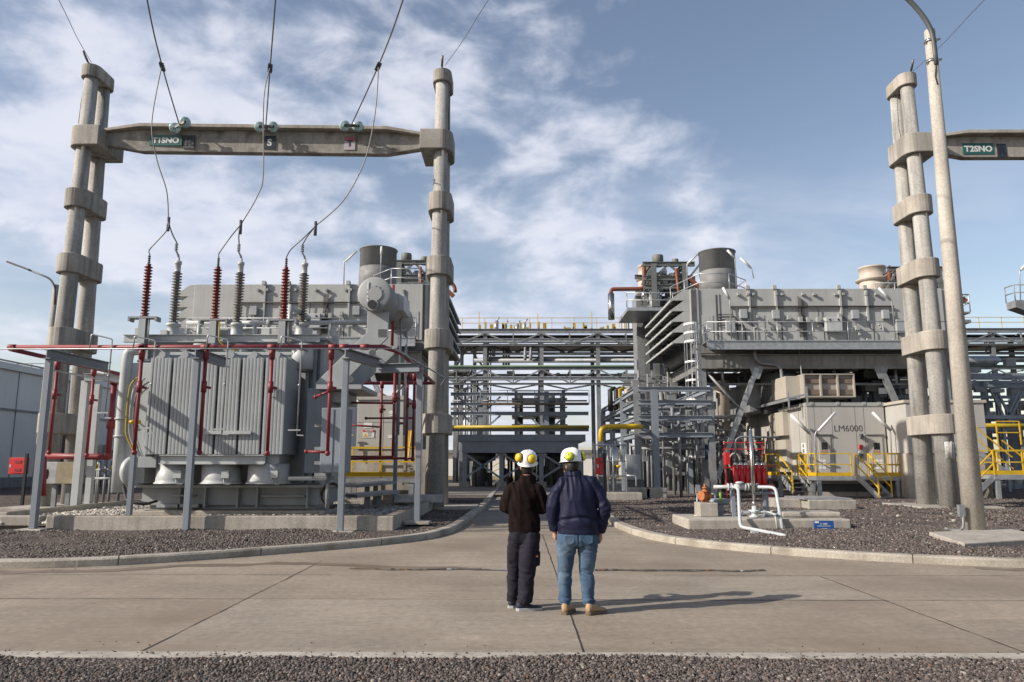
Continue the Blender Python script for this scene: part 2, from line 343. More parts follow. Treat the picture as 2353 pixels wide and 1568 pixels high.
def text(name, s, size, p, mat, parent, bold=0.0, yaw=0.0, right=None, up=None, kind=None, sx=1.0):
    cu = bpy.data.curves.new(name, 'FONT'); cu.body = s; cu.size = size; cu.align_x = 'CENTER'; cu.align_y = 'CENTER'; cu.extrude = 0.006; cu.offset = bold; cu.resolution_u = 3
    t = bpy.data.objects.new('tmp', cu); C.objects.link(t); bpy.context.view_layer.update()
    me = bpy.data.meshes.new_from_object(t.evaluated_get(bpy.context.evaluated_depsgraph_get())); bpy.data.objects.remove(t)
    r = V(right or (1, 0, 0)).normalized(); u = V(up or (0, 0, 1)).normalized(); nn = r.cross(u)
    M = Matrix((r, u, nn)).transposed()
    o0 = WP[parent.name]; me.transform(Matrix.Translation(V(p) - o0) @ M.to_4x4() @ Matrix.Diagonal((sx, 1, 1, 1)))
    me.materials.clear(); me.materials.append(mat); me.name = name
    o = bpy.data.objects.new(name, me); C.objects.link(o); o.parent = parent; WP[o.name] = o0; return o
def dup(o, off=(0, 0, 0), label=None, parent=None):
    c = o.copy(); C.objects.link(c)
    if parent is None: c.location = o.location + V(off); WP[c.name] = WP.get(o.name, V()) + V(off)
    else: c.parent = parent; WP[c.name] = WP[parent.name]
    if label: c['label'] = label
    for ch in list(o.children): dup(ch, parent=c)
    return c
# ------------------------------------------------------------ ground, roads, kerbs, gravel
def sheet(name, pts, mat, z=None, kind='structure', label=None):
    b = B(); b.add([(p[0], p[1], p[2] if z is None else z) for p in pts], [tuple(range(len(pts)))])
    o = b.done(name, mat, kind=kind, fix=False); me = o.data
    if me.polygons[0].normal.z < 0: me.flip_normals()
    return o
sheet('ground', [(-1500, -300, 0), (1500, -300, 0), (1500, 2500, 0), (-1500, 2500, 0)], GRAV)
YN = gnd(1176, 1505, 0.0).y                     # near edge of the cross road
lk = [(-900, 1316), (-400, 1313), (0, 1308), (200, 1304), (430, 1290), (600, 1277), (800, 1261), (920, 1249), (990, 1239), (1030, 1228), (1055, 1217), (1073, 1204), (1098, 1182), (1115, 1168), (1132, 1146), (1149, 1112)]
rk = [(3300, 1318), (2800, 1313), (2353, 1306), (2130, 1297), (1900, 1284), (1700, 1268), (1560, 1253), (1480, 1238), (1430, 1221), (1402, 1206), (1385, 1190), (1368, 1172), (1330, 1146), (1290, 1125), (1262, 1112)]
LK = [gnd(x, y, 0.004) for x, y in lk]; RK = [gnd(x, y, 0.004) for x, y in rk]
def smooth(P, it=2):
    for _ in range(it):
        Q = [P[0]]
        for a, b in zip(P, P[1:]): Q += [a * .75 + b * .25, a * .25 + b * .75]
        P = Q + [P[-1]]
    return P
LK = smooth(LK); RK = smooth(RK)
# straighten the far ends so both run parallel up the side road
LK = [p for p in LK if p.y < 24] + [V((LK[-1].x * 0 - 1.25, 30, .004)), V((-1.2, 74, .004))]
RK = [p for p in RK if p.y < 24] + [V((2.85, 30, .004)), V((2.9, 74, .004))]
mid = V((0.8, 0, 0))
road = [V((-60, YN, 0))] + [V((-60, LK[0].y, 0))] + LK + RK[::-1] + [V((60, RK[0].y, 0)), V((60, YN, 0))]
sheet('cross_road', road, ROADC, 0.004)
YJ = gnd(1200, 1229, 0).y                        # where the side road begins
sheet('side_road', [(-1.22, YJ + 3.2, 0), (2.86, YJ + 3.2, 0), (2.86, 74, 0), (-1.18, 74, 0)], DARKR, 0.008)
sheet('plant_apron', [(-11, 40, 0), (18, 40, 0), (18, 75, 0), (-11, 75, 0)], DARKR, 0.1075)
def kerb(P, side, name):
    h, wd = 0.135, 0.24; n = len(P); b = B(); prof = [(0, 0), (0.0, h - .03), (0.03, h), (wd, h), (wd, -0.05)]
    vs = []
    for i, p in enumerate(P):
        d = (P[min(i + 1, n - 1)] - P[max(i - 1, 0)]); d.z = 0; d.normalize(); nrm = V((-d.y, d.x, 0)) * side
        for a, z in prof:
            wob = 0.006 * noise.noise(V((p.x * 2, p.y * 2, a * 9)))
            vs.append(p + nrm * (a + wob) + V((0, 0, z + wob)))
    m = len(prof); fs = []
    for i in range(n - 1):
        for k in range(m - 1): fs.append((i * m + k, (i + 1) * m + k, (i + 1) * m + k + 1, i * m + k + 1))
    b.add(vs, fs); return b.done(name, KERBC, kind='structure')
def resample(P, step=0.35):
    out = [P[0]]
    for a, b in zip(P, P[1:]):
        k = max(1, int((b - a).length / step))
        for i in range(1, k + 1): out.append(a.lerp(b, i / k))
    return out
kerb(resample(LK), 1, 'kerb'); kerb(resample(RK), -1, 'kerb')
def kerb_joints(P, side, step=2.4):
    P = resample(P, .1); acc = 0; b = B()
    for i in range(1, len(P) - 1):
        acc += (P[i] - P[i - 1]).length
        if acc > step and P[i].y < 40 and abs(P[i].x) < 18:
            acc = random.uniform(-.2, .2); d = (P[i + 1] - P[i - 1]).normalized(); nr = V((-d.y, d.x, 0)) * side; p = P[i]; w_ = .007
            prof = [(-.003, 0), (-.003, .108), (.028, .1385), (.243, .1385)]
            for (a0, z0), (a1, z1) in zip(prof, prof[1:]): b.add([p + nr * a0 + d * w_ + V((0, 0, z0)), p + nr * a0 - d * w_ + V((0, 0, z0)), p + nr * a1 - d * w_ + V((0, 0, z1)), p + nr * a1 + d * w_ + V((0, 0, z1))], [(0, 1, 2, 3)])
    b.done('kerb_joint', JOINT, kind='structure')
kerb_joints(LK, 1); kerb_joints(RK, -1)
b = B(); b.box((-60, YN - 0.16, -0.05), (60, YN + 0.02, 0.02)); b.done('road_edge_kerb', CONC2, kind='structure', bev=.01)
def offs(P, side, dd):
    out = []
    for i, p in enumerate(P):
        d = (P[min(i + 1, len(P) - 1)] - P[max(i - 1, 0)]); d.z = 0; d.normalize(); out.append(p + V((-d.y, d.x, 0)) * side * dd)
    return out
LB = offs(LK, 1, 0.22); RB = offs(RK, -1, 0.22)
lbed = [V((-150, LB[0].y, 0)), *LB, V((-1.45, 300, 0)), V((-150, 300, 0))]; rbed = [V((150, RB[0].y, 0)), *RB, V((3.15, 300, 0)), V((150, 300, 0))]
for nm, bed in (('gravel_bed', lbed), ('gravel_bed', rbed)):
    sheet(nm, bed, GRAV, G)
def strip(P, wd, mat, z, name, jag=0.5):
    P = resample([V(p) for p in P], 0.12); vs = []; fs = []; n = len(P)
    for i, p in enumerate(P):
        d = P[min(i + 1, n - 1)] - P[max(i - 1, 0)]; d.z = 0; d.normalize(); q = V((-d.y, d.x, 0))
        s_ = wd * (1 + jag * noise.noise(V((p.x * 3.1, p.y * 3.1, 7)))) / 2; e = wd * jag * noise.noise(V((p.x * 1.7, p.y * 1.7, 3)))
        for k in (-1, 1): vs.append(V((p.x, p.y, z)) + q * (k * s_ + e))
    for i in range(n - 1): fs.append((2 * i, 2 * i + 1, 2 * i + 3, 2 * i + 2))
    b = B(); b.add(vs, fs); o = b.done(name, mat, kind='structure', fix=False)
    if o.data.polygons[0].normal.z < 0: o.data.flip_normals()
    return o
g0 = lambda x, y: gnd(x, y, 0.0)
for P in ([g0(322, 1501), g0(740, 1290)], [g0(1342, 1504.6), g0(1246, 1229)], [g0(2353, 1501), g0(1884, 1326)], [g0(-250, 1376), g0(1176, 1379.6), g0(2500, 1382)],
          [g0(1000, 1229), g0(1430, 1229)], [g0(-300, 1320), g0(760, 1322)] , [g0(1500, 1323), g0(2400, 1325)]):
    strip(P, 0.013, JOINT, 0.010, 'road_joint', 0.9)
for yy in (19.5, 23, 28, 34, 42, 52): strip([(-1.1, yy, 0), (2.7, yy, 0)], 0.03, JOINT, 0.0125, 'road_joint')
q_ = lambda x, y: gnd(x, y, 0.0)
sheet('road_slab', [q_(323, 1500.5), q_(1341, 1503.5), q_(1299, 1380), q_(565, 1378.2)], ROADB, 0.0062)
sheet('road_slab', [q_(1300, 1379.5), q_(2038, 1381), q_(1890, 1328), q_(1281, 1328)], ROADB, 0.0062)
# damp run-off along the kerb and a long shallow puddle
strip([g0(-300, 1318), g0(200, 1314), g0(450, 1300), g0(700, 1295), g0(900, 1304), g0(1100, 1310)], 0.30, DAMP, 0.0085, 'damp_run_off', 0.7)
strip([g0(2250, 1308), g0(2450, 1309)], 0.3, DAMP, 0.0085, 'damp_run_off', 0.7)
strip([g0(800, 1309), g0(1000, 1310), g0(1200, 1312)], 0.15, WET, 0.013, 'puddle', 0.9)
strip([g0(1365, 1310.5), g0(1480, 1311), g0(1620, 1312), g0(1760, 1313)], 0.17, WET, 0.013, 'puddle', 0.9)
# stones: one mesh of many small facetted pebbles per bed
def ico():
    bm = bmesh.new(); bmesh.ops.create_icosphere(bm, subdivisions=1, radius=1); bm.verts.ensure_lookup_table()
    v = np.array([q.co[:] for q in bm.verts]); f = np.array([[q.index for q in p.verts] for p in bm.faces]); bm.free(); return v, f
OCT = (np.array([(1, 0, 0), (0, 1, 0), (-1, 0, 0), (0, -1, 0), (0, 0, 1), (0, 0, -1)], float), np.array([(0, 1, 4), (1, 2, 4), (2, 3, 4), (3, 0, 4), (1, 0, 5), (2, 1, 5), (3, 2, 5), (0, 3, 5)]))
ICO = ico()
def inside(pts, poly):
    x, y = pts[:, 0], pts[:, 1]; r = np.zeros(len(pts), bool); n = len(poly); j = n - 1
    for i in range(n):
        xi, yi, xj, yj = poly[i][0], poly[i][1], poly[j][0], poly[j][1]
        if yi != yj: r ^= ((yi > y) != (yj > y)) & (x < (xj - xi) * (y - yi) / (yj - yi) + xi)
        j = i
    return r
def stones(name, poly, box, n, s0, s1, z, mat, base=OCT, holes=(), flat=0.62, mound=0.0):
    p = np.random.rand(n, 2) * (box[2] - box[0], box[3] - box[1]) + (box[0], box[1])
    k = inside(p, poly)
    for h in holes: k &= ~inside(p, h)
    p = p[k]; n = len(p); bv, bf = base; m = len(bv)
    sz = s0 + (s1 - s0) * np.random.rand(n) ** 2
    axes = sz[:, None] * (0.7 + 0.6 * np.random.rand(n, 3)); axes[:, 2] *= flat / 0.8
    v = bv[None] * axes[:, None] * (0.8 + 0.4 * np.random.rand(n, m, 1))
    a = np.random.rand(n) * 6.283; t = (np.random.rand(n) - .5) * 1.1
    ct, st_ = np.cos(t)[:, None], np.sin(t)[:, None]; y = v[..., 1] * ct - v[..., 2] * st_; zz = v[..., 1] * st_ + v[..., 2] * ct
    ca, sa = np.cos(a)[:, None], np.sin(a)[:, None]; x = v[..., 0] * ca - y * sa; y = v[..., 0] * sa + y * ca
    zb = z + mound * (np.sin(p[:, 0] * 2.1) * np.cos(p[:, 1] * 2.7) + np.sin(p[:, 0] * .9 + 1))
    out = np.stack([x + p[:, 0, None], y + p[:, 1, None], zz + zb[:, None] + sz[:, None] * 0.2 * np.random.rand(n, 1)], -1).reshape(-1, 3)
    f = (bf[None] + (np.arange(n) * m)[:, None, None]).reshape(-1, 3)
    me = bpy.data.meshes.new(name); me.vertices.add(len(out)); me.vertices.foreach_set('co', out.ravel().astype(np.float32))
    me.loops.add(f.size); me.loops.foreach_set('vertex_index', f.ravel().astype(np.int32))
    me.polygons.add(len(f)); me.polygons.foreach_set('loop_start', (np.arange(len(f)) * 3).astype(np.int32)); me.polygons.foreach_set('loop_total', np.full(len(f), 3, np.int32))
    me.update(calc_edges=True); me.materials.append(mat)
    o = bpy.data.objects.new(name, me); C.objects.link(o); o['kind'] = 'stuff'; return o
stones('roadside_gravel', [(-6, 5.4), (6, 5.4), (6, YN - .13), (-6, YN - .13)], (-6, 5.4, 6, YN), 75000, 0.0055, 0.018, 0.010, STONE, ICO, flat=.7, mound=0.010)
stones('roadside_gravel', [(-6, 5.4), (6, 5.4), (6, YN - .13), (-6, YN - .13)], (-6, 5.4, 6, YN), 1500, 0.014, 0.028, 0.012, STONE, ICO, flat=.6, mound=0.010)
stones('spilled_gravel', [(-6, YN - .2), (6, YN - .2), (6, YN + .5), (-6, YN + .5)], (-6, YN - .2, 6, YN + .05), 230, 0.005, 0.014, 0.022, STONE, ICO, flat=.7)
stones('spilled_gravel', [(-6, YN), (6, YN), (6, YN + .5), (-6, YN + .5)], (-6, YN + .02, 6, YN + .45), 45, 0.004, 0.010, 0.008, STONE, ICO, flat=.7)
for P_, sd in ((LK, -1), (RK, 1)):
    ins = [p for p in P_ if p.y < 24 and abs(p.x) < 16]; a_ = offs(ins, sd, .02); c_ = offs(ins, sd, .35); pl = a_ + c_[::-1]
    stones('spilled_gravel', pl, (min(p.x for p in pl), min(p.y for p in pl), max(p.x for p in pl), max(p.y for p in pl)), 1300, 0.004, 0.013, 0.008, STONE, OCT, flat=.7)
# the transformer's concrete pit
COPE = pm('weathered_coping', (0.24, 0.205, 0.165), .9, var=.25, s=2, stain=(.14, .12, .095), sstain=2.5, st=(.5, .7))
PY0, PX1 = 18.75, XA(905, 18.75, .3); PXL = -13.6; PX0 = XA(105, 18.75, .3); PY1 = 27.5; WT = 0.26; PZ = ZA(1185, 18.9)
pit = thing('containment_wall', 'low concrete containment wall around the transformer pit, stained dark along its top', 'wall', ((PX0 + PX1) / 2, PY0, G))
for i, (a, c) in enumerate((((PX0, PY0), (PX1, PY0 + WT)), ((PX1 - WT, PY0 + WT), (PX1, PY1)), ((PXL, PY1 - WT), (PX1 - WT, PY1)), ((PXL - 0, PY0 + 1.4), (PXL + WT, PY1 - WT)))):
    b = B(); b.box((a[0], a[1], G - .1), (c[0], c[1], PZ)); o = b.done('wall_section', [CONC2, COPE], pit, bev=0.03)
    for q in o.data.polygons: q.material_index = int(q.normal.z > .9)
b = B(); b.box((PXL - 3, PY0 + 0.25, G - .1), (XA(78, PY0, .3), PY0 + 0.5, PZ - .02)); b.done('low_wall', CONC2, bev=.03, label='short low concrete wall left of the pit opening, at the photo edge', cat='wall')
hole = [(PXL, PY0), (PX1, PY0), (PX1, PY1), (PXL, PY1)]
stones('gravel_stones', lbed, (-15, 11.5, -1, 19.5), 75000, 0.018, 0.042, G, STONE, OCT, holes=(hole,), mound=0.02)
stones('gravel_stones', lbed, (-4, 19, -1, 34), 14000, 0.025, 0.05, G, STONE, OCT, holes=(hole,), mound=0.02)
stones('gravel_stones', rbed, (2.7, 11.5, 15.5, 20), 65000, 0.018, 0.042, G, STONE, OCT, mound=0.02)
stones('gravel_stones', rbed, (3, 20, 24, 36), 60000, 0.025, 0.055, G, STONE, OCT, mound=0.02)
sheet('pit_gravel_bed', hole, GRAV, G + 0.104)
stones('river_stones', hole, (PXL + .2, PY0 + WT, PX1 - WT, PY1 - .3), 26000, 0.035, 0.075, G + .14, PALEST, ICO, flat=.7, mound=.02)
# slabs the posts and columns stand on
def slab(px0, px1, Y0, Y1, z, label, mat=CONC2):
    b = B(); b.box((XA(px0, Y0, z), Y0, G - .1), (XA(px1, Y0, z), Y1, z)); return b.done('concrete_slab', mat, bev=.02, label=label, cat='slab')
# ------------------------------------------------------------ concrete line gantries
def gantry(name, label, X0, X1, Y0, Y1, beamx, tip0, tip1, side):
    """two A-frames of twin spun-concrete poles joined by a beam"""
    r = thing(name, label, 'gantry', (X0 if X1 is None else (X0 + X1) / 2, Y0, G))
    for (X, Yb) in ((X0, Y0), (X1, Y1)):
        if X is None: continue
        zt = 16.76
        def leg(z, s): return V((X, Yb + s * (0.82 - 0.40 * z / zt), z))
        for s in (-1, 1):
            b = B(); b.tube([leg(G - .1, s), leg(zt * .5, s), leg(zt, s)], [0.355, 0.30, 0.25], 28); b.done('pole', SPUN, r)
        for k, zc in enumerate((3.13, 6.25, 9.05, 11.6)):
            rr = 0.49 - 0.012 * k; hh = 0.36; a, c = leg(zc, -1), leg(zc, 1); b = B(); pts = []
            for i in range(13): t = math.pi + math.pi * i / 12; pts.append(V((a.x + rr * math.cos(t), a.y + rr * math.sin(t), zc - hh)))
            for i in range(13): t = math.pi * i / 12; pts.append(V((c.x + rr * math.cos(t), c.y + rr * math.sin(t), zc - hh)))
            b.prism(pts, (0, 0, 2 * hh)); b.done('collar', CONC2 if X > 5 or k == 0 else CONC, r, bev=.025)
        zc = 14.08; a, c = leg(zc, -1), leg(zc, 1); rr = 0.46; hh = 0.40; inn = 1 if X == X0 else -1; b = B(); pts = []
        for i in range(8): t = math.pi / 2 * (2 + i / 7) if inn > 0 else math.pi * 2 - math.pi / 2 * (i / 7); pts.append(V((a.x + rr * math.cos(t), a.y + rr * math.sin(t), zc - hh)))
        e = 0.78
        if inn > 0: pts += [V((a.x + e, a.y - rr, zc - hh)), V((a.x + e, c.y + rr, zc - hh))]
        else: pts += [V((a.x - e, a.y - rr, zc - hh)), V((a.x - e, c.y + rr, zc - hh))]
        for i in range(8): t = math.pi / 2 + math.pi / 2 * (i / 7) if inn > 0 else math.pi / 2 - math.pi / 2 * (i / 7); pts.append(V((c.x + rr * math.cos(t), c.y + rr * math.sin(t), zc - hh)))
        b.prism(pts, (0, 0, 2 * hh)); b.done('beam_seat', CONC, r, bev=.03)
        a, c = leg(zt, -1), leg(zt, 1); rr = 0.37; b = B(); pts = []
        for i in range(13): t = math.pi + math.pi * i / 12; pts.append(V((a.x + rr * math.cos(t), a.y + rr * math.sin(t), zt - .16)))
        for i in range(13): t = math.pi * i / 12; pts.append(V((c.x + rr * math.cos(t), c.y + rr * math.sin(t), zt - .16)))
        b.prism(pts, (0, 0, 0.5)); b.done('pole_cap', CONC2 if X > 5 else CONC, r, bev=.03)
        b = B(); p = leg(zt, -1) + V((.02, -.38, .36)); b.tube([p, p + V((-.05 * inn, -.3, .3))], .045, 6)
        for q in range(3): b.tube([p + V((0, .02, .02)), p + V((.12 * (q - 1), .12, -.1)), p + V((.2 * (q - 1), .06, -.3))], .012, 5)
        b.done('earth_wire_clamp', CABLE, r)
        b = B(); p = leg(zt, -1) + V((-.33 * inn * side, .1, -.2)); b.tube([p, p + V((-.06, 0, -.9)), p + V((-.08, 0, -1.7)), p + V((.05, 0, -2.5))], .013, 5); b.done('earth_lead', RUBB, r)
    # beam: T section, thicker at mid span, ends taper into the seats
    A0 = V((X0 + .62, Y0 - .35, 0)); A1 = V(((X1 - .62) if X1 is not None else X0 + 14, Y1 - .35, 0)); zt = 14.70; b = B()
    def P(t, z, y=0): q = A0.lerp(A1, t); return V((q.x, q.y + y, z))
    t0 = 1.5 / (A1.x - A0.x); t1 = 1 - t0
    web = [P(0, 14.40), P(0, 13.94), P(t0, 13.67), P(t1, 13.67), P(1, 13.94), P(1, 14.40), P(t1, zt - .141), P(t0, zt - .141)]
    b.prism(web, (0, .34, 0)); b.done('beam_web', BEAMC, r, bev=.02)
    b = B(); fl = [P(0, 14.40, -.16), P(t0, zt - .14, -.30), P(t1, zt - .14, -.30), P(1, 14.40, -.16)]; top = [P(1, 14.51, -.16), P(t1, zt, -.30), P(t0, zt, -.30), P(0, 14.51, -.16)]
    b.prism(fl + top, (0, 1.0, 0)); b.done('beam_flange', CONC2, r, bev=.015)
    return r, A0, A1, P
YB0, YB1 = 28.0, 28.45
XL = XA(156, YB0 - .63, 8.0); XC = XA(1007, YB1 - .63, 8.0)
gan, A0, A1, PB = gantry('line_gantry', 'concrete gantry carrying the T1SNO plate, spanning the transformer on the left', XL, XC, YB0, YB1, 0, 0, 0, 1)
YG2 = 28.9; XR = XA(2134, YG2 - .63, 8.0)
gan2, B0, B1, PB2 = gantry('line_gantry', 'concrete gantry carrying the T2SNO plate, cut off by the right edge', XR, None, YG2, YG2, 0, 0, 0, 1)
def plate(par, px0, py0, px1, py1, Y, mat, txt, tm, sz=0.62, name='sign_plate', bold=.012, two=None):
    a = at(px0, py0, Y); c = at(px1, py1, Y); Y2 = Y - .02; b = B(); b.box((a.x, Y2, c.z), (c.x, Y, a.z)); o = b.done(name, mat, par)
    mid_ = (a + c) / 2
    if two is not None:
        b = B(); b.box((a.x, Y2 - .004, a.z - (a.z - c.z) * .33), (c.x, Y2, a.z)); b.done('faded_band', two, o)
    if txt: text('lettering', txt, (a.z - c.z) * sz, (mid_.x, Y2 - .004, mid_.z - .02), tm, o, bold, sx=1.05)
    return o
def yb(px): return YB0 - .35 + (YB1 - YB0) * (px - 280) / 690 - .002
plate(gan, 345, 311, 418, 335, yb(380), TEAL, 'T1SNO', LETW, .72)
plate(gan, 423, 312, 447, 342, yb(435), SFADE, 'R', SDARK, .80)
plate(gan, 608, 313, 632, 343, yb(620), SDARK, 'S', LETW, .72)
plate(gan, 792, 315, 816, 345, yb(804), LILAC, 'T', SDARK, .62, two=PINK)
plate(gan2, 2211, 330, 2284, 355, YG2 - .352, TEAL, 'T2SNO', LETW, .72)
plate(gan2, 2289, 331, 2314, 361, YG2 - .352, SDARK, 'R', SDARK2, .85)
b = B(); b.box((XL - 1.0, YB0 - 2, G - .1), (XL + 2.2, YB0 + 1.9, 0.22)); b.done('concrete_slab', CONC2, bev=.02, label='flat concrete footing under the far left twin poles', cat='slab')
b = B(); b.box((XC - .75, YB1 - 1.35, G - .1), (XC + 1.5, YB1 + 1.5, 0.17)); b.done('concrete_slab', CONC2, bev=.02, label='flat concrete footing under the middle twin poles beside the road', cat='slab')
b = B(); b.box((XR - 1.2, 27.8, G - .1), (XR + 1.8, 30.8, 0.17)); b.done('concrete_slab', CONC2, bev=.02, label='flat concrete footing under the right twin poles', cat='slab')
# insulator strings: double strings of glass discs lying along the line, seen end on
DISC = [(0.03, -.075), (0.045, -.06), (0.05, -.03), (0.125, -.012), (0.128, 0.0), (0.10, .02), (0.05, .03), (0.03, .05)]
def insulator(px, py, label, pend, dirn, spread):
    """px,py: where the yoke shows; dirn: from the yoke back to the beam"""
    p = V(pend); d = V(dirn).normalized(); r = thing('insulator_string', label, 'insulator', p, group='glass insulator strings on the gantry beams')
    q = V(spread).normalized() * 0.25; n = 8
    for s in (-1, 1):
        b = B()
        for i in range(n): b.lathe([(rad * 1.5, h * 1.25) for rad, h in DISC], p + q * s + d * (0.12 + 0.14 * i), -d, 20)
        b.done('disc_string', GLASS, r)
        b = B(); b.tube([p + q * s - d * .04, p + q * s + d * (0.2 + .14 * n)], .02, 6); b.ball(p + q * s - d * .05, .05, 8, 6); b.done('string_pin', BLACK, r)
    b = B(); b.bar(p - q * 1.05 - d * .05, p + q * 1.05 - d * .05, .05, .09); b.done('yoke_plate', BLACK, r)
    e = p + d * (0.24 + .14 * n); b = B(); b.tube([e - q, e + d * .3, e + q], .025, 6); b.done('anchor_link', DGREY, r); return p
def cable(name, label, cat, pts, r, mat=CABLE, group=None, n=7):
    pts = [V(p) for p in pts]; out = []
    for i in range(len(pts) - 1):
        p0 = pts[max(i - 1, 0)]; p1 = pts[i]; p2 = pts[i + 1]; p3 = pts[min(i + 2, len(pts) - 1)]
        for k in range(8):
            t = k / 8; out.append(0.5 * ((2 * p1) + (p2 - p0) * t + (2 * p0 - 5 * p1 + 4 * p2 - p3) * t * t + (3 * p1 - p0 - 3 * p2 + p3) * t ** 3))
    out.append(pts[-1]); b = B(); b.tube(out, r, n); return b.done(name, mat, label=label, cat=cat, group=group)
phases = [((413, 287), (372, 150), (338, 0), 'left'), ((612, 291), (621, 153), (633, 0), 'middle'), ((808, 289), (870, 150), (926, 0), 'right')]
INS = []
for i, (a, c, e, wd) in enumerate(phases):
    Yy = 26.4 + .15 * i; pa = at(*a, Yy); sp = [(0.9, -.3, .32), (1, 0, .0), (1, .05, -.02)][i]
    lab = ['glass insulator pair above the T1SNO plate, tilted up to the right', 'glass insulator pair above the S plate, level', 'glass insulator pair above the T plate at the right of the beam'][i]
    Yc = 22.4; pc = at(*c, Yc); Ye = 18.6; pe = at(*e, Ye)
    dv = (pa - pc).normalized(); insulator(*a, lab, pa, ray(*a).normalized() + V((0.03 * (1 - i), 0, -.035)), sp)
    far = pe + (pe - pc) * 1.6 + V((0, 0, .8))
    cable('overhead_line', f'thick overhead conductor running up out of frame from the {wd} insulator pair', 'cable', [pa - V((0, .05, 0)), pc, pe, far], .022, CABLE, 'overhead conductors')
    b = B(); d = (pc - pa).normalized()
    INS.append((pa, pc))
    for k in range(4): b.bar(pc + d * (.12 * k - .25) + V((-.06, -.03, 0)), pc + d * (.12 * k - .25) + V((.06, .03, -.04)), .09, .07)
    b.done('line_clamp', DGREY, label=f'bolted clamp joining the jumper to the {wd} overhead conductor', cat='clamp', group='conductor clamps')
# ------------------------------------------------------------ transformer
YR, YT = 20.6, 22.3                              # radiator front, tank front
TZ0 = 0.42
tr = thing('transformer', 'large grey power transformer with finned radiators inside the concrete pit', 'transformer', (-8.5, 22.5, TZ0))
def zx(px, py, Y): p = at(px, py, Y); return p
b = B(); a = zx(300, 1180, 21.7); e = XA(750, 21.7, .4); b.box((a.x, 21.55, G), (e, 25.2, TZ0 - .02)); b.done('equipment_plinth', CONC2, bev=.03, label='concrete plinth under the transformer base', cat='plinth')
TX0, TX1 = XA(312, YT, 3), XA(742, YT, 3); TB, TT = ZA(1117, YT), ZA(783, YT)
b = B(); b.box((TX0, YT, TB), (TX1, 24.9, TT)); b.box((TX0 - .08, YT - .08, TT), (TX1 + .08, 25, TT + .10)); b.done('tank', TGREY, tr, bev=.015)
b = B()
for px in (705, 722, 738): x = XA(px, YT, 3); b.box((x - .05, YT - .16, TB + .1), (x + .05, YT - .002, TT - .1))
for px, p0 in ((316, 830), (330, 830)): x = XA(px, YT, 3); b.box((x - .04, YT - .14, TB + .1), (x + .04, YT - .002, TT - .1))
b.split('stiffener', TGREY, tr)
# base frame
b = B(); x0, x1 = XA(298, YT - .35, 1), XA(748, YT - .35, 1); zf = ZA(1117, YT - .35)
b.box((x0, YT - .35, zf - .05), (x1, 25, zf + .02)); b.done('bottom_flange', TPALE, tr, bev=.008)
b = B(); zb = ZA(1167, YT - .3); b.box((x0 + .25, YT - .1, zb + .06), (x1 - .25, 24.8, zf - .05))
for px in (412, 470, 545, 590, 705): x = XA(px, YT - .3, .8); b.box((x - .025, YT - .3, zb), (x + .025, YT - .1, zf - .05))
b.box((XA(360, YT - .3, .6), YT - .3, zb), (XA(455, YT - .3, .6), YT - .12, zb + .1)); b.box((XA(600, YT - .3, .6), YT - .32, zb + .3), (XA(700, YT - .3, .6), YT - .12, zb + .34))
b.box((XA(395, YT - .3, .6), YT - .45, zb + .32), (XA(445, YT - .3, .6), YT - .12, zb + .36)); b.box((x0 + .4, YT + .1, TZ0 - .02), (x1 - .4, 24.6, zb + .06)); b.done('base_frame', TGREY, tr)
# radiators: six banks of pressed panels seen from their narrow sides
px = [340.5, 387.5, 442, 498, 551.5, 604.5, 658]; RZ0, RZ1 = ZA(1044, YR), ZA(822, YR)
rx = [XA(331 + (655 - 331) * i / 6, YR, RZ0) * .5 + XA(346 + (663 - 346) * i / 6, YR, RZ1) * .5 for i in range(7)]
for i in range(6):
    a, c = rx[i], rx[i + 1] - .06; n = 6; wv = (c - a) / n; b = B()
    for k in range(n):
        q = a + k * wv; b.prism([(q + .002, YR + .009, RZ0), (q + .007, YR, RZ0), (q + wv * .5, YR - .004, RZ0), (q + wv - .009, YR, RZ0), (q + wv - .003, YR + .009, RZ0), (q + wv - .003, YT - .25, RZ0), (q + .002, YT - .25, RZ0)], (0, 0, RZ1 - RZ0))
    b.box((a + .03, YR + .05, RZ0 + .02), (c - .035, YT - .28, RZ1 - .02))
    o = b.done('radiator', TGREY, tr)
    b = B(); m = (a + c) / 2; b.prism([(a + .02, YR + .06, RZ1 - .03), (c - .02, YR + .06, RZ1 - .03), (m + .1, YR + .06, RZ1 + .1), (m - .1, YR + .06, RZ1 + .1)], (0, 1.2, 0))
    b.tube([(m, YR + .02, RZ1 + .09), (m, YT, RZ1 + .09)], .095, 12); b.done('header_pipe', TGREY, o)
b = B(); b.box((rx[0] + .4, YR + .25, RZ1 + .12), (rx[6], YR + .31, RZ1 + .2))
b.ibeam((rx[0] + .42, YR + .12, RZ0 - .14), (rx[6] - .55, YR + .12, RZ0 - .14), .22, .26, .03); a = at(470, 990, YR - .12); c = at(575, 998, YR - .12)
b.box((a.x, YR - .1, c.z), (c.x, YR - .03, a.z)); b.split('radiator_support', TPALE, tr)
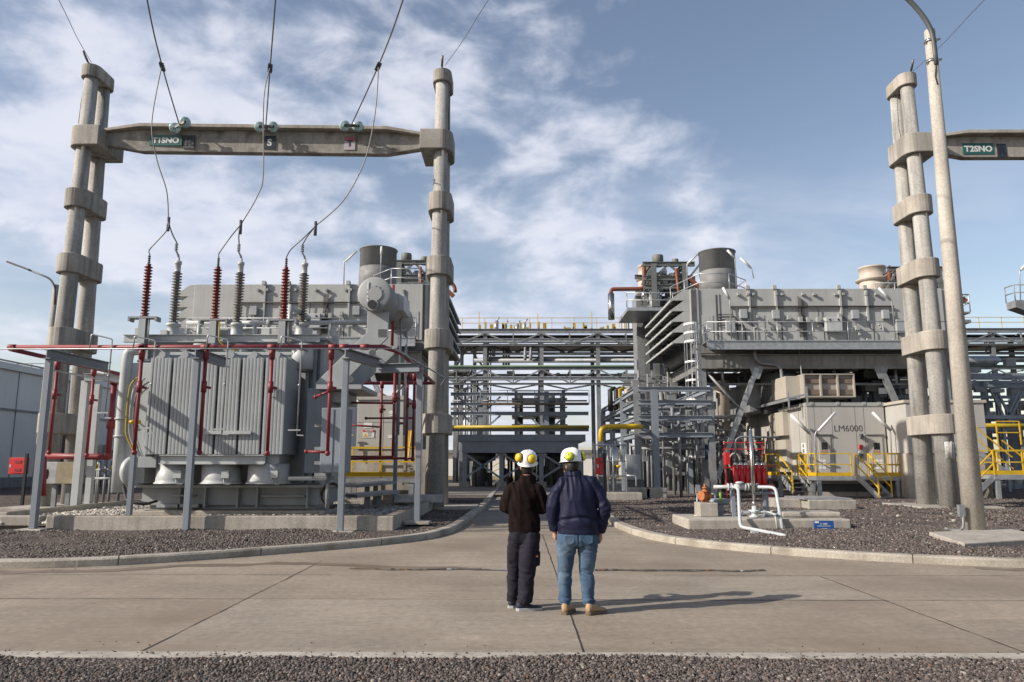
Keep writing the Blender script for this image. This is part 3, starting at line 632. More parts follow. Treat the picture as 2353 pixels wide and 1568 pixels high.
# fans under the radiators
for px0, px1 in ((358, 447), (462, 556), (567, 668)):
    Yf = YR + .68; x0, x1 = XA(px0, Yf, 1.4), XA(px1, Yf, 1.4); m = (x0 + x1) / 2; R_ = (x1 - x0) / 2 * .96; z0, z1 = ZA(1113, Yf - .5), ZA(1066, Yf - .5)
    b = B(); b.lathe([(R_ * 1.05, z0), (R_ * 1.05, z0 + .02), (R_ * .985, z0 + .045), (R_ * .955, z0 + .08), (R_ * .95, z0 + .12), (R_ * .95, z1)], (m, Yf, 0), n=36); f_ = b.done('cooling_fan', TPALE, tr)
    b = B(); b.box((m - R_ * .8, Yf - R_ * .8, z1), (m + R_ * .7, Yf + R_ * .8, RZ0)); b.done('fan_duct', TGREY, f_)
    b = B(); t = -.75; p = V((m + R_ * .95 * math.sin(.62), Yf - R_ * .95 * math.cos(.62), z0 + .26)); b.box(p + V((-.10, -.12, -.1)), p + V((.1, .05, .1)))
    b.tube([p + V((-.05, -.06, -.1)), p + V((-.03, -.08, -.25)), p + V((.1, -.05, -.27)), p + V((.2, .03, -.1))], .014, 6); b.done('junction_box', TPALE, f_)
# left end: round cover, pale end housing, conduits
b = B(); x = XA(318, 21.3, 1.7); zc = ZA(1083, 21.3); b.lathe([(.36, 0), (.40, .03), (.40, .16), (.34, .2)], (XA(300, 21.3, 1.7), 21.3, zc), (.95, -.3, 0), 26); b.lathe([(.30, -.02), (.30, .02)], (XA(299, 21.3, 1.7), 21.3, zc), (.95, -.3, 0), 20)
b.done('round_cover', TPALE, tr)
b = B(); a = at(300, 900, 21.6); c = at(338, 1110, 21.6); b.box((a.x, 21.4, c.z), (c.x, 22.2, ZA(835, 21.6))); b.done('end_housing', TPALE, tr, bev=.02)
b = B(); a = at(322, 1050, 20.9); c = at(362, 1075, 20.9); b.box((a.x, 20.8, c.z), (c.x, 21.4, a.z)); b.done('terminal_box', TGREY, tr, bev=.01)
for k, (mat, px0) in enumerate(((MUST, 292), (GALV, 300), (CABLE, 308), (GALV, 315))):
    b = B(); q = [at(px0 + 34, 862 + 8 * k, 21.2), at(px0 + 8, 880 + 8 * k, 21.2), at(px0, 930, 21.2), at(px0 - 4, 1000, 21.2), at(px0 + 12, 1030 + 6 * k, 21.2), at(px0 + 22, 1052, 21.2)]; b.pipe(q, .022, .25, 6); b.done('conduit', mat, tr)
for px0 in (298, 312):
    b = B(); p = at(px0, 971, 21.1); b.tube([p, p + V((.12, 0, .02))], .055, 8); b.done('yellow_valve', YEL, tr)
random.seed(3)
b = B()
for k in range(26):
    p = at(random.uniform(268, 335), random.uniform(985, 1052), random.uniform(21.4, 22)); q = random.uniform(.05, .16); b.box(p, p + V((q, .2, q * random.uniform(.6, 2))))
for k in range(12):
    p = at(random.uniform(308, 338), random.uniform(822, 905), 21.5); b.box(p, p + V((random.uniform(.1, .3), .2, random.uniform(.04, .12))))
b.split('fitting', TPALE, tr)
b = B(); b.pipe([at(330, 803, 21.4), at(297, 806, 21.4), at(292, 830, 21.4), at(280, 960, 21.4), at(268, 1132, 21.4)], .155, .35, 14); b.done('drain_pipe', TPALE, tr)
for py in (963, 1003): p = at(281 - (py - 963) * .07, py, 21.4); b = B(); b.lathe([(.2, -.02), (.2, .02)], p, n=16); b.done('pipe_collar', TPALE, tr)
b = B(); b.tube([at(282, 1113, 21.3), at(290, 1150, 20.6), at(330, 1160, 20.4), at(360, 1152, 21.4)], .035, 7); b.tube([at(292, 1113, 21.3), at(302, 1152, 20.7), at(345, 1158, 20.5)], .035, 7); b.split('loose_cable', RUBB, tr)
# top: cover plates, small pipes, bushings, surge arresters
TT += .1
SHW = lambda r0, r1, z0, z1, n: [q for i in range(n) for q in ((r0, z0 + (z1 - z0) * i / n), (r1, z0 + (z1 - z0) * (i + .42) / n), (r1 * .98, z0 + (z1 - z0) * (i + .50) / n), (r0, z0 + (z1 - z0) * (i + .62) / n))] + [(r0, z1)]
TOPS = []
for i, (pa, pb_) in enumerate((((391, 597), (397, 762)), ((541, 599), (543, 766)), ((689, 601), (692, 768)))):
    Yb = 22.9; base = at(*pb_, Yb); top = at(*pa, Yb); base.z = TT; top.x = base.x + .02; hgt = top.z - base.z
    ax = V((top.x - base.x, 0, hgt)).normalized(); L_ = hgt
    b = B(); b.lathe([(.38, .0), (.38, .07), (.24, .08), (.21, .12), (.19, .22), (.17, .34), (.18, .44), (.225, .46), (.225, .52), (.14, .56)], base, ax, 28); o = b.done('bushing', TPALE, tr)
    b = B(); b.lathe([(.09, L_ - .40), (.085, L_ - .38), (.085, L_ - .16), (.105, L_ - .15), (.105, L_ - .06), (.04, L_ - .05), (.04, L_ + .06)], base, ax, 20); b.done('bushing_cap', TPALE, o)
    b = B(); b.lathe(SHW(.070, .150, .56, L_ - .4, 18), base, ax, 24); sh_ = b.done('porcelain_shed', [SHED, PORC], o)
    me = sh_.data
    cxy = V((base.x, base.y)) - WP[sh_.name].xy
    for p_ in me.polygons:
        if max((me.vertices[v_].co.xy - cxy).length for v_ in p_.vertices) < .10: p_.material_index = 1  # core between sheds coloured darker, as shade in the gaps
    b = B(); t0 = base + ax * (L_ + .05); b.bar(t0, t0 + V((-.03, 0, .12)), .05); b.bar(t0 + V((-.03, 0, .1)), t0 + V((-.10, 0, .24)), .045)
    for k in range(4): b.tube([t0 + V((-.15, 0, .27 + .06 * k)), t0 + V((-.05, 0, .27 + .06 * k))], .02, 6)
    b.bar(t0 + V((-.10, 0, .22)), t0 + V((-.10, 0, .5)), .035); b.done('terminal_clamp', DGREY, o); TOPS.append(t0 + V((-.10, 0, .5)))
ARR = []
for i, (pt, pbm, pft) in enumerate((((337, 604), (331, 727), (325, 776)), ((500, 610), (492, 732), (488, 778)), ((658, 611), (650, 733), (646, 780)))):
    Ya = 21.6; t = at(*pt, Ya); m = at(*pbm, Ya); f_ = at(*pft, Ya); x = m.x + .02
    b = B(); b.ibeam((x, Ya, TT - .3), (x, Ya, m.z - .06), .20, .26, .02, (0, 1, 0)); o = b.done('arrester_post', TGREY, tr)
    b = B(); b.box((x - .42, Ya - .14, m.z - .08), (x + .42, Ya + .14, m.z - .03)); b.box((x - .42, Ya - .14, m.z - .16), (x - .36, Ya + .14, m.z - .08)); b.box((x + .36, Ya - .14, m.z - .16), (x + .42, Ya + .14, m.z - .08)); b.done('post_cap_plate', GALVD, o)
    Lh = t.z - m.z; b = B(); b.lathe([(.13, 0), (.13, .04), (.08, .06)] + SHW(.065, .122, .07, Lh - .06, 16) + [(.07, Lh - .03), (.05, Lh)], (x, Ya, m.z - .03), n=20); a_ = b.done('surge_arrester', REDI, tr)
    b = B()
    for k in range(4): b.tube([(x, Ya, m.z + Lh + .06 * k), (x, Ya, m.z + Lh + .03 + .06 * k)], .042, 8)
    b.tube([(x, Ya, m.z + Lh - .05), (x, Ya, m.z + Lh + .28)], .02, 6); b.done('top_terminal', DGREY, a_); ARR.append(V((x, Ya, m.z + Lh + .27)))
    b = B(); b.pipe([(x + .18, Ya - .1, m.z - .1), (x + .2, Ya - .1, m.z - .7), (x + .4, Ya - .05, m.z - .85), (x + .75, Ya, m.z - .95)], .02, .2, 6); b.done('earth_lead', MUST if i == 1 else CABLE, o)
b = B(); zr = TT + .02
b.ibeam((TX0 - .3, YT - .45, TT - .1), (XA(735, YT - .4, 5), YT - .45, TT - .1), .16, .22)
for px in (320, 420, 515, 610, 705): x = XA(px, YT - .3, 5); b.box((x - .12, YT - .4, TT + .02), (x + .12, YT - .2, TT + .22))
b.done('top_channel', TPALE, tr)
b = B(); b.tube([(TX0 + .6, 23.9, TT + .75), (TX1 + 1.2, 23.9, TT + .75)], .075, 10)
for x in (TX0 + 1, TX0 + 2.8, TX1 - .3): b.tube([(x, 23.9, TT), (x, 23.9, TT + .75)], .06, 8)
b.tube([(TX1 - 1.0, 21.9, TT - .1), (TX1 - 1.0, 21.9, TT + .85), (TX1 - 1.0, 23.9, TT + .9)], .09, 10)
for q in (.2, .45, .7): b.lathe([(.15, -.03), (.15, .03)], (TX0 + 1 + 5 * q, 23.9, TT + .75), (1, 0, 0), 12)
b.done('oil_pipe', TPALE, tr)
random.seed(11); b = B()
for k in range(34):
    x = random.uniform(TX0, TX1); y = random.uniform(YT, YT + 1.2); h_ = random.uniform(.05, .3); q = random.uniform(.04, .12); b.box((x - q, y - q, TT), (x + q, y + q, TT + h_))
b.split('cover_fitting', TPALE, tr)
b = B()
p = at(437, 810, 21.7); b.lathe(SHW(.06, .11, 0, .35, 4), p - V((0, 0, .15)), n=14); b.done('small_bushing', PORC, tr)
b = B()
for px0, w_ in ((445, .35), (537, .3), (680, .5)): p = at(px0, 815, 21.9); b.tube([p + V((.2, 0, -.45)), p + V((.2, 0, .3))], w_ * .62, 18)
b.split('turret', TPALE, tr)
# conservator on its bracket
Yc = 20.9; cc = at(860.5, 675, Yc); rc = at(907, 713.5, 24.8); R_ = 39.5 / 1740 * (Yc * cT + 5 * sT)
ax = V((0.03, 1, -.02)); b = B(); b.lathe([(0, -.03), (R_ * .9, -.025), (R_, 0), (R_, 3.7), (R_ * .97, 3.75), (0, 3.8)], cc, ax, 40); CONS = pm('conservator_grey', (.34, .36, .37), .5, var=.06, streak=.1); o = b.done('conservator', CONS, tr)
b = B(); b.lathe([(R_ * .42, -.06), (R_ * .42, -.02)], cc + V((.02, 0, -.02)), ax, 24); b.lathe([(.17, -.16), (.17, -.03)], cc + V((-.02, 0, -R_ * .72)), ax, 20)
for k in range(12): b.box(cc + V((.02 + R_ * .47 * math.cos(k / 12 * 6.283) - .02, -.05, -.02 + R_ * .47 * math.sin(k / 12 * 6.283) - .02)), cc + V((.02 + R_ * .47 * math.cos(k / 12 * 6.283) + .02, -.02, -.02 + R_ * .47 * math.sin(k / 12 * 6.283) + .02)))
b.split('end_cover', CONS, o)
b = B(); b.lathe([(.125, -.19), (.125, -.155)], cc + V((-.02, 0, -R_ * .72)), ax, 20); b.done('level_gauge', BLACK, o)
b = B(); b.box(cc + V((-.20, -.045, -.30)), cc + V((-.165, -.03, .34))); b.done('level_scale', WHITE, o)
b = B(); b.box(cc + V((R_ * .55, 1.1, -.25)), cc + V((R_ + .18, 2.3, .25))); b.done('relay_box', TPALE, o)
Ye = Yc + .25; arm = [(844, 716), (843, 764), (724, 881), (724, 886), (783, 886), (891, 776), (893, 716)]
pts = [at(x, y, Ye) for x, y in arm]; b = B(); b.prism(pts, (0, .10, 0)); o = b.done('conservator_bracket', TGREY, tr, bev=.01)
b = B(); pts = [at(x, y, Ye + 2.4) for x, y in [(880, 740), (882, 790), (790, 880), (790, 905), (812, 905), (905, 815), (915, 795), (915, 735)]]; b.prism(pts, (0, .1, 0)); b.done('conservator_bracket', TGREY, tr, bev=.01)
b = B(); b.prism([at(x, y, Ye - .006) for x, y in [(869, 757), (869, 775), (888, 775), (888, 757)]], (0, .006, 0))
for px0, py0 in ((856, 812), (805, 872)):
    p = at(px0, py0, Ye); b.lathe([(.10, -.012), (.10, 0)], p, (0, 1, 0), 16)
b.split('lightening_hole', DGREY, o)
b = B(); a = at(735, 886, Ye); c = at(826, 896, Ye); b.box((a.x - .05, Ye - .25, c.z), (c.x + .1, Ye + 2.2, a.z)); a = at(706, 892, Ye + .3); c = at(790, 925, Ye + .3); b.box((a.x, Ye + .3, c.z), (c.x, Ye + 2, a.z - .1)); b.split('bracket_shelf', TGREY, tr)
b = B(); a = at(709, 893, 21.4); c = at(755, 1088, 21.4); b.box((a.x, 21.3, c.z), (c.x, 22.25, a.z)); b.done('cable_cabinet', BLUEG, tr, bev=.015)
b = B(); a = at(742, 938, 20.6); c = at(783, 1087, 20.6); b.box((a.x, 20.5, c.z), (c.x + .12, 21.25, a.z)); o = b.done('control_cabinet', BLUEG, tr, bev=.02)
b = B(); b.box((a.x + .02, 20.48, c.z + .03), (c.x - .22, 20.498, a.z - .04)); b.done('cabinet_door', BLUEG, o)
b = B()
for py in (982, 1035, 1068, 1095): p = at(722, py, 20.9); b.box(p, p + V((.42, .2, .09)))
a = at(665, 1096, 20.6); c = at(752, 1104, 20.6); b.box((a.x, 20.5, c.z), (c.x, 21.4, a.z)); a = at(752, 1120, 20.7); b.tube([a + V((0, 0, .35)), a + V((.02, 0, -.55))], .06, 8); b.split('cabinet_bracket', GALVD, tr)
b = B(); p = at(762, 1122, 20.8)
for k in range(3): b.tube([p + V((.3 * math.cos(t), .06 * k, -.30 + .32 * math.sin(t) + .1)) for t in [math.pi * (1 - i / 9) * 1.9 - .5 for i in range(10)]], .035, 7)
b.done('coiled_hose', RUBB, tr)
# jumpers: conductor clamp -> junction -> bushing and arrester
JN = [((387, 510), [(349, 280), (360, 365), (383, 440)]), ((553, 517), [(606, 230), (605, 400), (592, 450)]), ((725, 520), [(862, 260), (838, 370), (790, 460)])]
side_names = ('left', 'middle', 'right')
for i, (jp, mids) in enumerate(JN):
    pa, pc = INS[i]; j = at(*jp, 22.6); pts = [pc]
    for k, m in enumerate(mids): pts.append(at(*m, 22.4 + .1 * (k - 1)))
    pts.append(j); cable('jumper_cable', f'curving jumper cable dropping from the {side_names[i]} overhead conductor to the transformer top', 'cable', pts, .018, CABLE, 'jumper cables')
    t = TOPS[i]; cable('bushing_lead', f'short lead from the {side_names[i]} jumper down to the grey bushing', 'cable', [j, j.lerp(t, .55) + V((-.03, 0, 0)), t], .02, CABLE, 'bushing leads')
    a = ARR[i]; mm = [[(383, 530), (345, 572)], [(530, 545), (505, 580)], [(700, 545), (670, 572)]][i]
    cable('arrester_lead', f'short lead from the {side_names[i]} jumper down to the red surge arrester', 'cable', [j] + [at(*q, 22.0) for q in mm] + [a], .018, CABLE, 'arrester leads')
    b = B(); b.tube([j + V((0, 0, -.3)), j + V((0, 0, .15))], .05, 7); b.done('cable_clamp', DGREY, label=f'dark clamp where the {side_names[i]} jumper cable forks in two', cat='clamp', group='jumper clamps')
for lab, a, e, Yp, Y2 in (('thin earth wire rising from the far left pole cap', (210, 144), (135, 0), YB0 - .9, 20.5), ('thin earth wire rising from the middle pole cap', (1022, 152), (1122, 0), YB1 - .9, 21), ('thin earth wire rising from the right pole cap behind the lamp post', (2098, 164), (2262, 0), 27, 20.2)):
    p = at(*a, Yp); q = at(*e, Y2); cable('earth_wire', lab, 'wire', [p, p.lerp(q, .5) - V((0, 0, .08)), q, q + (q - p) * 1.2], .011, CABLE, 'earth wires')
# ------------------------------------------------------------ deluge ring round the transformer
YH = 18.62; HZ = ZA(798, YH, -8)
xl, xr = XA(30, YH, HZ), XA(884, YH, HZ); YK = 26.6
dl = thing('deluge_pipework', 'red fire deluge pipe ring with hanging downcomers around the transformer', 'pipework', ((xl + xr) / 2, YH, G))
RP = .058
b = B(); b.tube([(xl - .06, YH, HZ), (xr, YH, HZ)], RP, 14); b.lathe([(.075, -.09), (.075, .09)], (xl - .02, YH, HZ), (1, 0, 0), 14)
for px in (325, 330, 472, 625, 765, 790, 838): x = XA(px, YH, HZ); b.lathe([(.076, -.10), (.076, .10)], (x, YH, HZ), (1, 0, 0), 14)
b.done('front_header', RED, dl)
b = B(); b.tube([(xl, YH, HZ - .06), (xl, YK, HZ - .06)], RP, 12); b.lathe([(.075, -.09), (.075, .09)], (xl, YH, HZ - .04), (0, 1, 0), 12); b.done('side_header', RED, dl)
b = B(); b.pipe([(xr - .05, YH, HZ), (xr + .3, YH + .6, HZ - .05), (xr + .35, YK, HZ - .06)], RP, .3, 12); b.done('side_header', RED, dl)
a = at(838, 877, YK); c = at(966, 879, YK); b = B(); b.tube([(xl, YK, HZ - .06), (xr + .35, YK, HZ - .06)], RP, 12); b.done('rear_header', RED, dl)
def downcomer(px0, py0, px1, py1, Y, noz=None, r=.044, mid=None):
    p = at(px0, py0, Y); q = at(px1, py1, Y); x = (p.x + q.x) / 2; b = B(); b.tube([(x, Y, p.z), (x, Y, q.z)], r, 12)
    b.lathe([(r * 1.6, -.22), (r * 1.75, -.02), (r * 1.3, .02)], (x, Y, p.z), n=12); b.ball((x, Y, q.z), r * 1.55, 10, 8)
    for t in (mid or (.36,)): z = p.z + (q.z - p.z) * t; b.lathe([(r * 1.5, -.14), (r * 1.5, .14)], (x, Y, z), n=12); b.tube([(x, Y, z), (x + .12, Y + .12, z - .02)], .034, 8)
    o = b.done('downcomer', RED, dl)
    for (dx, dy, dz, t) in (noz or []):
        z = p.z + (q.z - p.z) * t; b = B(); b.tube([(x, Y, z), (x + dx, Y + dy, z + dz)], .032, 8); b.ball((x + dx, Y + dy, z + dz), .055, 8, 6); b.done('spray_nozzle', RED, o)
    return x
downcomer(326, 806, 309, 1040, YH + .02); downcomer(473, 806, 460, 1040, YH + .02); downcomer(626, 806, 614, 1042, YH + .02)
downcomer(766, 806, 748, 1042, YH + .02, [(-.55, .1, .02, .99), (-.4, .2, -.12, .40)])
downcomer(130, 832, 116, 1040, 21.1); downcomer(217, 848, 199, 1046, 23.2); 
downcomer(266, 868, 246, 1048, 24.2, r=.085, mid=(.6,)); downcomer(289, 866, 272, 1045, 25.6)
downcomer(907, 838, 904, 1052, 22.4, [(-2.4, 0, 0, .99), (-1.9, 0, .02, .42)]); downcomer(938, 855, 932, 1055, 23.8, [(-1.9, .1, -.03, .99), (-.2, -.2, 0, .6)]); downcomer(953, 860, 948, 1056, 25.2, [(-2.4, .1, -.02, .99), (-1.6, .1, 0, .52)])
downcomer(879, 878, 872, 1052, YK, [(-1.5, 0, .1, .6)])
b = B(); b.pipe([at(904, 655, 22.6), at(901, 795, 22.6)], .045, .1, 8); b.done('riser', RED, dl); b = B(); b.pipe([at(247, 1050, 24.2), at(205, 1050, 24.2), at(100, 1048, 24.2)], .10, .3, 10); b.done('feed_pipe', RED, dl)
b = B(); b.pipe([at(102, 1050, 23.5), at(100, 1140, 23.5)], .07, .2, 10); b.done('feed_pipe', RED, dl)
dt = thing('detection_tubing', 'thin galvanised detection tubing clipped along the red deluge ring', 'pipework', ((xl + xr) / 2, YH - .2, HZ))
b = B(); z2 = HZ - .06; b.tube([(xl - 1.5, YH - .13, z2), (xr + .25, YH - .13, z2)], .018, 7); b.tube([(xr + .25, YH - .2, z2), (xr + .95, YK - 2, z2 - .05), (xr + .6, YK, z2 - .1)], .024, 7)
b.tube([(xl - 1.5, YH - .13, z2), (xl + .25, YH + 3, z2 - .35), (xl + .3, YK, z2 - .3)], .024, 7); b.done('header_tube', GALV, dt)
def tube_drop(px0, px1, top, bot, hoop, Y=YH - .13):
    b = B(); p = at(px0, 800, Y); q = at(px1, bot, Y); x = p.x; z0 = at(px0, top, Y).z
    b.pipe([(x - .5, Y, z2), (x - .48, Y, z0), (x + .02, Y + .05, z0 - .12), (x, Y + .05, q.z)], .018, .05, 7); b.ball((x, Y + .05, (z0 + q.z) / 2), .034, 8, 6)
    b.bar((x - .22, Y + .05, q.z + .12), (x + .08, Y + .05, q.z + .12), .04, .035); b.bar((x, Y + .05, q.z), (x + .16, Y + .05, q.z - .01), .03, .03)
    b.done('detector_drop', GALV, dt)
for a_ in ((252, 215, 768, 960), (352, 325, 772, 995), (520, 505, 770, 998), (690, 660, 772, 1000)): tube_drop(a_[0], a_[1], a_[2], a_[3], 0)
b = B()
for px0, p1 in ((922, 700), (934, 760)): p = at(px0, p1, 22.9); q = at(px0 - 10, 1000, 22.9); b.tube([(p.x, p.y, p.z), (p.x, p.y, q.z)], .04, 7); b.tube([p, p + V((-.7, 0, 0))], .03, 7)
b.split('detector_drop', GALV, dt)
# steel posts carrying the ring
POSTS = 'blue grey steel posts carrying the deluge ring'
def post(px0, py0, px1, py1, Y, label, mat=POSTG, arm=None, wd=.145, group=POSTS, base=True, ring=False):
    p = at(px0, py0, Y); q = at(px1, py1, Y); x = (p.x + q.x) / 2
    if ring: p.z = HZ - .30
    z0 = min(q.z, G + .12) if base else q.z
    r = thing('steel_post', label, 'post', (x, Y, z0), group=group)
    b = B(); b.box((x - wd * .5, Y - wd * .5, z0), (x + wd * .5, Y + wd * .5, p.z)); b.done('upright', mat, r, bev=.008)
    if arm: b = B(); b.ibeam((x, Y - .15, p.z + .10), (x + arm[0], Y + arm[1], p.z + .10), .2, .24, .02); b.done('bracket_arm', mat, r)
    b = B(); b.box((x - .30, Y - .26, z0 - .08), (x + .34, Y + .26, z0)); b.done('footing', CONC2, r, bev=.015)
    return r
post(117, 810, 75, 1215, 18.52, 'leaning-looking blue grey steel post farthest left, in front of the low wall', arm=(.15, 2.4), ring=True)
post(452, 812, 430, 1222, 18.52, 'blue grey steel post in front of the radiators and middle cooling fan', arm=(.1, 1.6), ring=True)
post(795, 812, 783, 1220, 18.52, 'blue grey steel post in front of the control cabinet', arm=(.5, 1.7), ring=True)
post(965, 855, 959, 1190, 20.2, 'blue grey steel post beside the right wall of the pit', arm=(-1.2, 0.1))
post(908, 905, 911, 1155, 26.9, 'slim blue grey post inside the pit near its far right corner', wd=.13, base=False)
WPOSTS = 'pale steel posts behind the left poles'
post(204, 876, 168, 1160, 23.8, 'pale steel post standing left of the thick red pipe', TPALE, (1.6, .1), .22, WPOSTS)
post(232, 884, 197, 1155, 24.6, 'pale steel post right behind its pale twin', TPALE, None, .19, WPOSTS)
b = B(); p = at(307, 1040, 19.5); q = at(300, 1175, 19.5); b.box((p.x - .055, 19.45, G + .1), (p.x + .055, 19.58, p.z)); b.done('slim_post', POSTG, label='slim grey post under the left front downcomer, standing in the pit stones', cat='post')
# left background: warehouse, tank railing, street lamp, cabinets
hl = thing('warehouse', 'long white sheet-clad warehouse at the left edge of the plant', 'building', (-40, 52, 0))
xw = XA(0, 52, 3) + .8; y1 = 52
ZW = ZA(855, 52, xw); b = B(); b.box((xw - 30, 36, 0), (xw, 78, ZW)); b.done('wall', HALL, hl)
b = B(); b.box((xw - 30.2, 35.9, ZW), (xw + .25, 78.2, ZW + .45)); b.done('roof_edge', WHITE, hl)
b = B(); zt = ZA(945, 52, xw); b.box((xw, 36, zt), (xw + .12, 78, zt + .12)); b.box((xw, 36, 0), (xw + .1, 78, .8))
for k in range(14): b.box((xw + .002, 37 + k * 3, .8), (xw + .03, 37.08 + k * 3, ZW))
b.split('wall_rail', GALVD, hl)
b = B(); b.box((xw, 57, 0), (xw + .05, 60, 5.2)); b.done('door_opening', BLACK, hl)
b = B(); b.box((xw + 8, 62, 0), (xw + 22, 74, ZA(925, 62, -25))); b.done('annexe', NAVYW, label='building between the left poles, its wall shade coloured in dark blue grey', cat='building')  # the wall's shade is put into this dark blue grey colour
tk = thing('storage_tank', 'pale storage tank with a roof railing behind the warehouse', 'tank', (-38, 80, 0)); xt = XA(130, 84, 8); zt = ZA(862, 80, xt)
b = B(); b.lathe([(5.2, 0), (5.2, zt)], (xt, 84, 0), n=32); b.done('shell', WHITE, tk)
b = B()
for k in range(20):
    t = k / 20 * 6.283; b.tube([(xt + 5 * math.cos(t), 84 + 5 * math.sin(t), zt), (xt + 5 * math.cos(t), 84 + 5 * math.sin(t), zt + 1.1)], .04, 5)
for z in (.55, 1.1): b.tube([(xt + 5 * math.cos(k / 24 * 6.283), 84 + 5 * math.sin(k / 24 * 6.283), zt + z) for k in range(25)], .035, 5)
b.done('railing', DGREY, tk)
lp = thing('street_lamp', 'distant slim street lamp with a long arm to the left of the twin poles', 'street lamp', (XA(126, 40, 3), 40, G))
p = at(129, 655, 40); q = at(125, 745, 40); b = B(); b.tube([(p.x, 40, G), (p.x, 40, p.z)], [.22, .14], 10); b.done('pole', CONC, lp)
b = B(); b.pipe([at(126, 700, 39.8), at(127, 660, 39.8), at(115, 640, 39.8), at(65, 620, 39.8)], .05, .6, 7); b.done('arm', DGREY, lp)
b = B(); b.bar(at(68, 621, 39.8), at(17, 602, 39.8), .2, .1); b.done('lamp_head', DGREY, lp)
def hose_cab(px0, py0, px1, py1, Y, label, txt=True, depth=.22):
    a = at(px0, py0, Y); c = at(px1, py1, Y); r = thing('hose_cabinet', label, 'cabinet', ((a.x + c.x) / 2, Y, G), group='red fire hose cabinets')
    b = B(); b.box((a.x, Y, c.z), (c.x - .06, Y + depth, a.z)); o = b.done('cabinet', RED2, r, bev=.012)
    b = B(); b.box((a.x + .13, Y - .02, c.z + .04), (c.x - .10, Y - .001, a.z - .04)); d_ = b.done('door', RED2, o)
    b = B()
    for k in (.25, .75): z = c.z + (a.z - c.z) * k; b.box((a.x + .26, Y - .035, z - .05), (c.x - .22, Y - .02, z + .05))
    b.split('vent', RED, o)
    if txt:
        m_ = text('lettering', 'BIE', .085, (a.x + .065, Y - .004, (a.z + c.z) / 2), LETW, o, .004, right=(0, 0, 1), up=(-1, 0, 0))
    b = B(); b.box((c.x - .10, Y - .03, G), (c.x, Y + .06, a.z + .16)); b.done('stand', BLACK, r)
    return r
hose_cab(22, 1052, 60, 1090, 30, 'red fire hose cabinet on a black post by the white warehouse')
hose_cab(1369, 1052, 1393, 1091, 26.5, 'red fire hose cabinet on a black post beside the man in navy')
ve = thing('valve_enclosure', 'tan and silver valve box behind the blue grey post far left', 'box', at(130, 1110, 25.5)); a = at(103, 1062, 25.5); c = at(168, 1112, 25.5); xm = a.x + (c.x - a.x) * .42
b = B(); b.box((a.x, 25.5, c.z), (xm, 26.2, a.z)); b.done('silver_panel', GALV, ve, bev=.01)
b = B(); b.box((xm + .01, 25.48, c.z), (c.x, 26.15, a.z)); b.done('tan_panel', pm('aged_fibreboard', (0.34, 0.29, 0.19), 0.6, var=.25, s=3), ve, bev=.01)
b = B(); b.box((a.x + .2, 25.7, G), (a.x + .35, 25.8, c.z)); b.box((c.x - .35, 25.7, G), (c.x - .2, 25.8, c.z)); b.split('leg', GALVD, ve)
b = B(); p = at(110, 1088, 24.6)
b.lathe([(.02, -.03), (.16, -.02), (.16, .02), (.02, .03)], at(108, 1090, 25), (1, .3, 0), 16); b.done('hand_wheel', BLACK, label='small black hand wheel on the valve box far left', cat='valve')
random.seed(5); vb = thing('valve_skid', 'grey valve skid with small piping behind the pale posts', 'machinery', (XA(240, 27.5, 1), 28, G))
b = B()
for k in range(22):
    p = at(random.uniform(205, 285), random.uniform(1030, 1125), 28.5); q = random.uniform(.05, .2); b.box(p, p + V((q, .2, q * random.uniform(.6, 2.5))))
for k in range(7):
    p = at(random.uniform(205, 280), random.uniform(1040, 1060), 28.4); b.tube([p, (p.x, p.y, G)], .05, 7)
for py in (1045, 1080, 1100): b.tube([at(203, py, 28.4), at(290, py, 28.4)], .06, 7)
b.split('skid_part', GALVD, vb)
b = B()
for px0, py0 in ((219, 1072), (262, 1074)): b.ball(at(px0, py0, 28.2), .11, 10, 8)
b.split('yellow_cap', YEL, vb)
b = B(); a = at(265, 1020, 28.8); c = at(310, 1095, 28.8); b.box((a.x, 28.7, c.z), (c.x, 29.5, a.z)); b.done('pump_casing', TPALE, vb, bev=.03)
# ------------------------------------------------------------ filter houses on steel frames
def rail(b, P, h=1.07, posts=2, r=.028, mids=(.5,), n=6):
    P = [V(p) for p in P]
    for a, c in zip(P, P[1:]):
        for t in (1.0, *mids): b.tube([a + V((0, 0, h * t)), c + V((0, 0, h * t))], r, n)
        k = max(1, round((c - a).length / posts))
        for i in range(k + 1): q = a.lerp(c, i / k); b.tube([q, q + V((0, 0, h))], r, n)
def tube_light(label, foot, top, e0, e1, group='tube lights on slim poles', r=.035, wd=.13):
    foot, top, e0, e1 = map(V, (foot, top, e0, e1)); t = thing('tube_light', label, 'light', foot, group)
    b = B(); b.pipe([foot, top, e0.lerp(e1, .12)], r, .15, 7); b.done('pole', GALV, t)
    b = B(); b.tube([e0, e1], wd / 2, 10); b.done('tube', WHITE, t)
    b = B(); d = (e1 - e0); u = V((-d.z, 0, d.x)).normalized(); u = u if u.z > 0 else -u; b.bar(e0 + u * wd * .45, e1 + u * wd * .45, .05, .03); b.done('housing', GALVD, t); return t
YW = 42.5; ZT = ZA(664, YW, 12); ZF = ZA(784, YW - 1.2, 12)
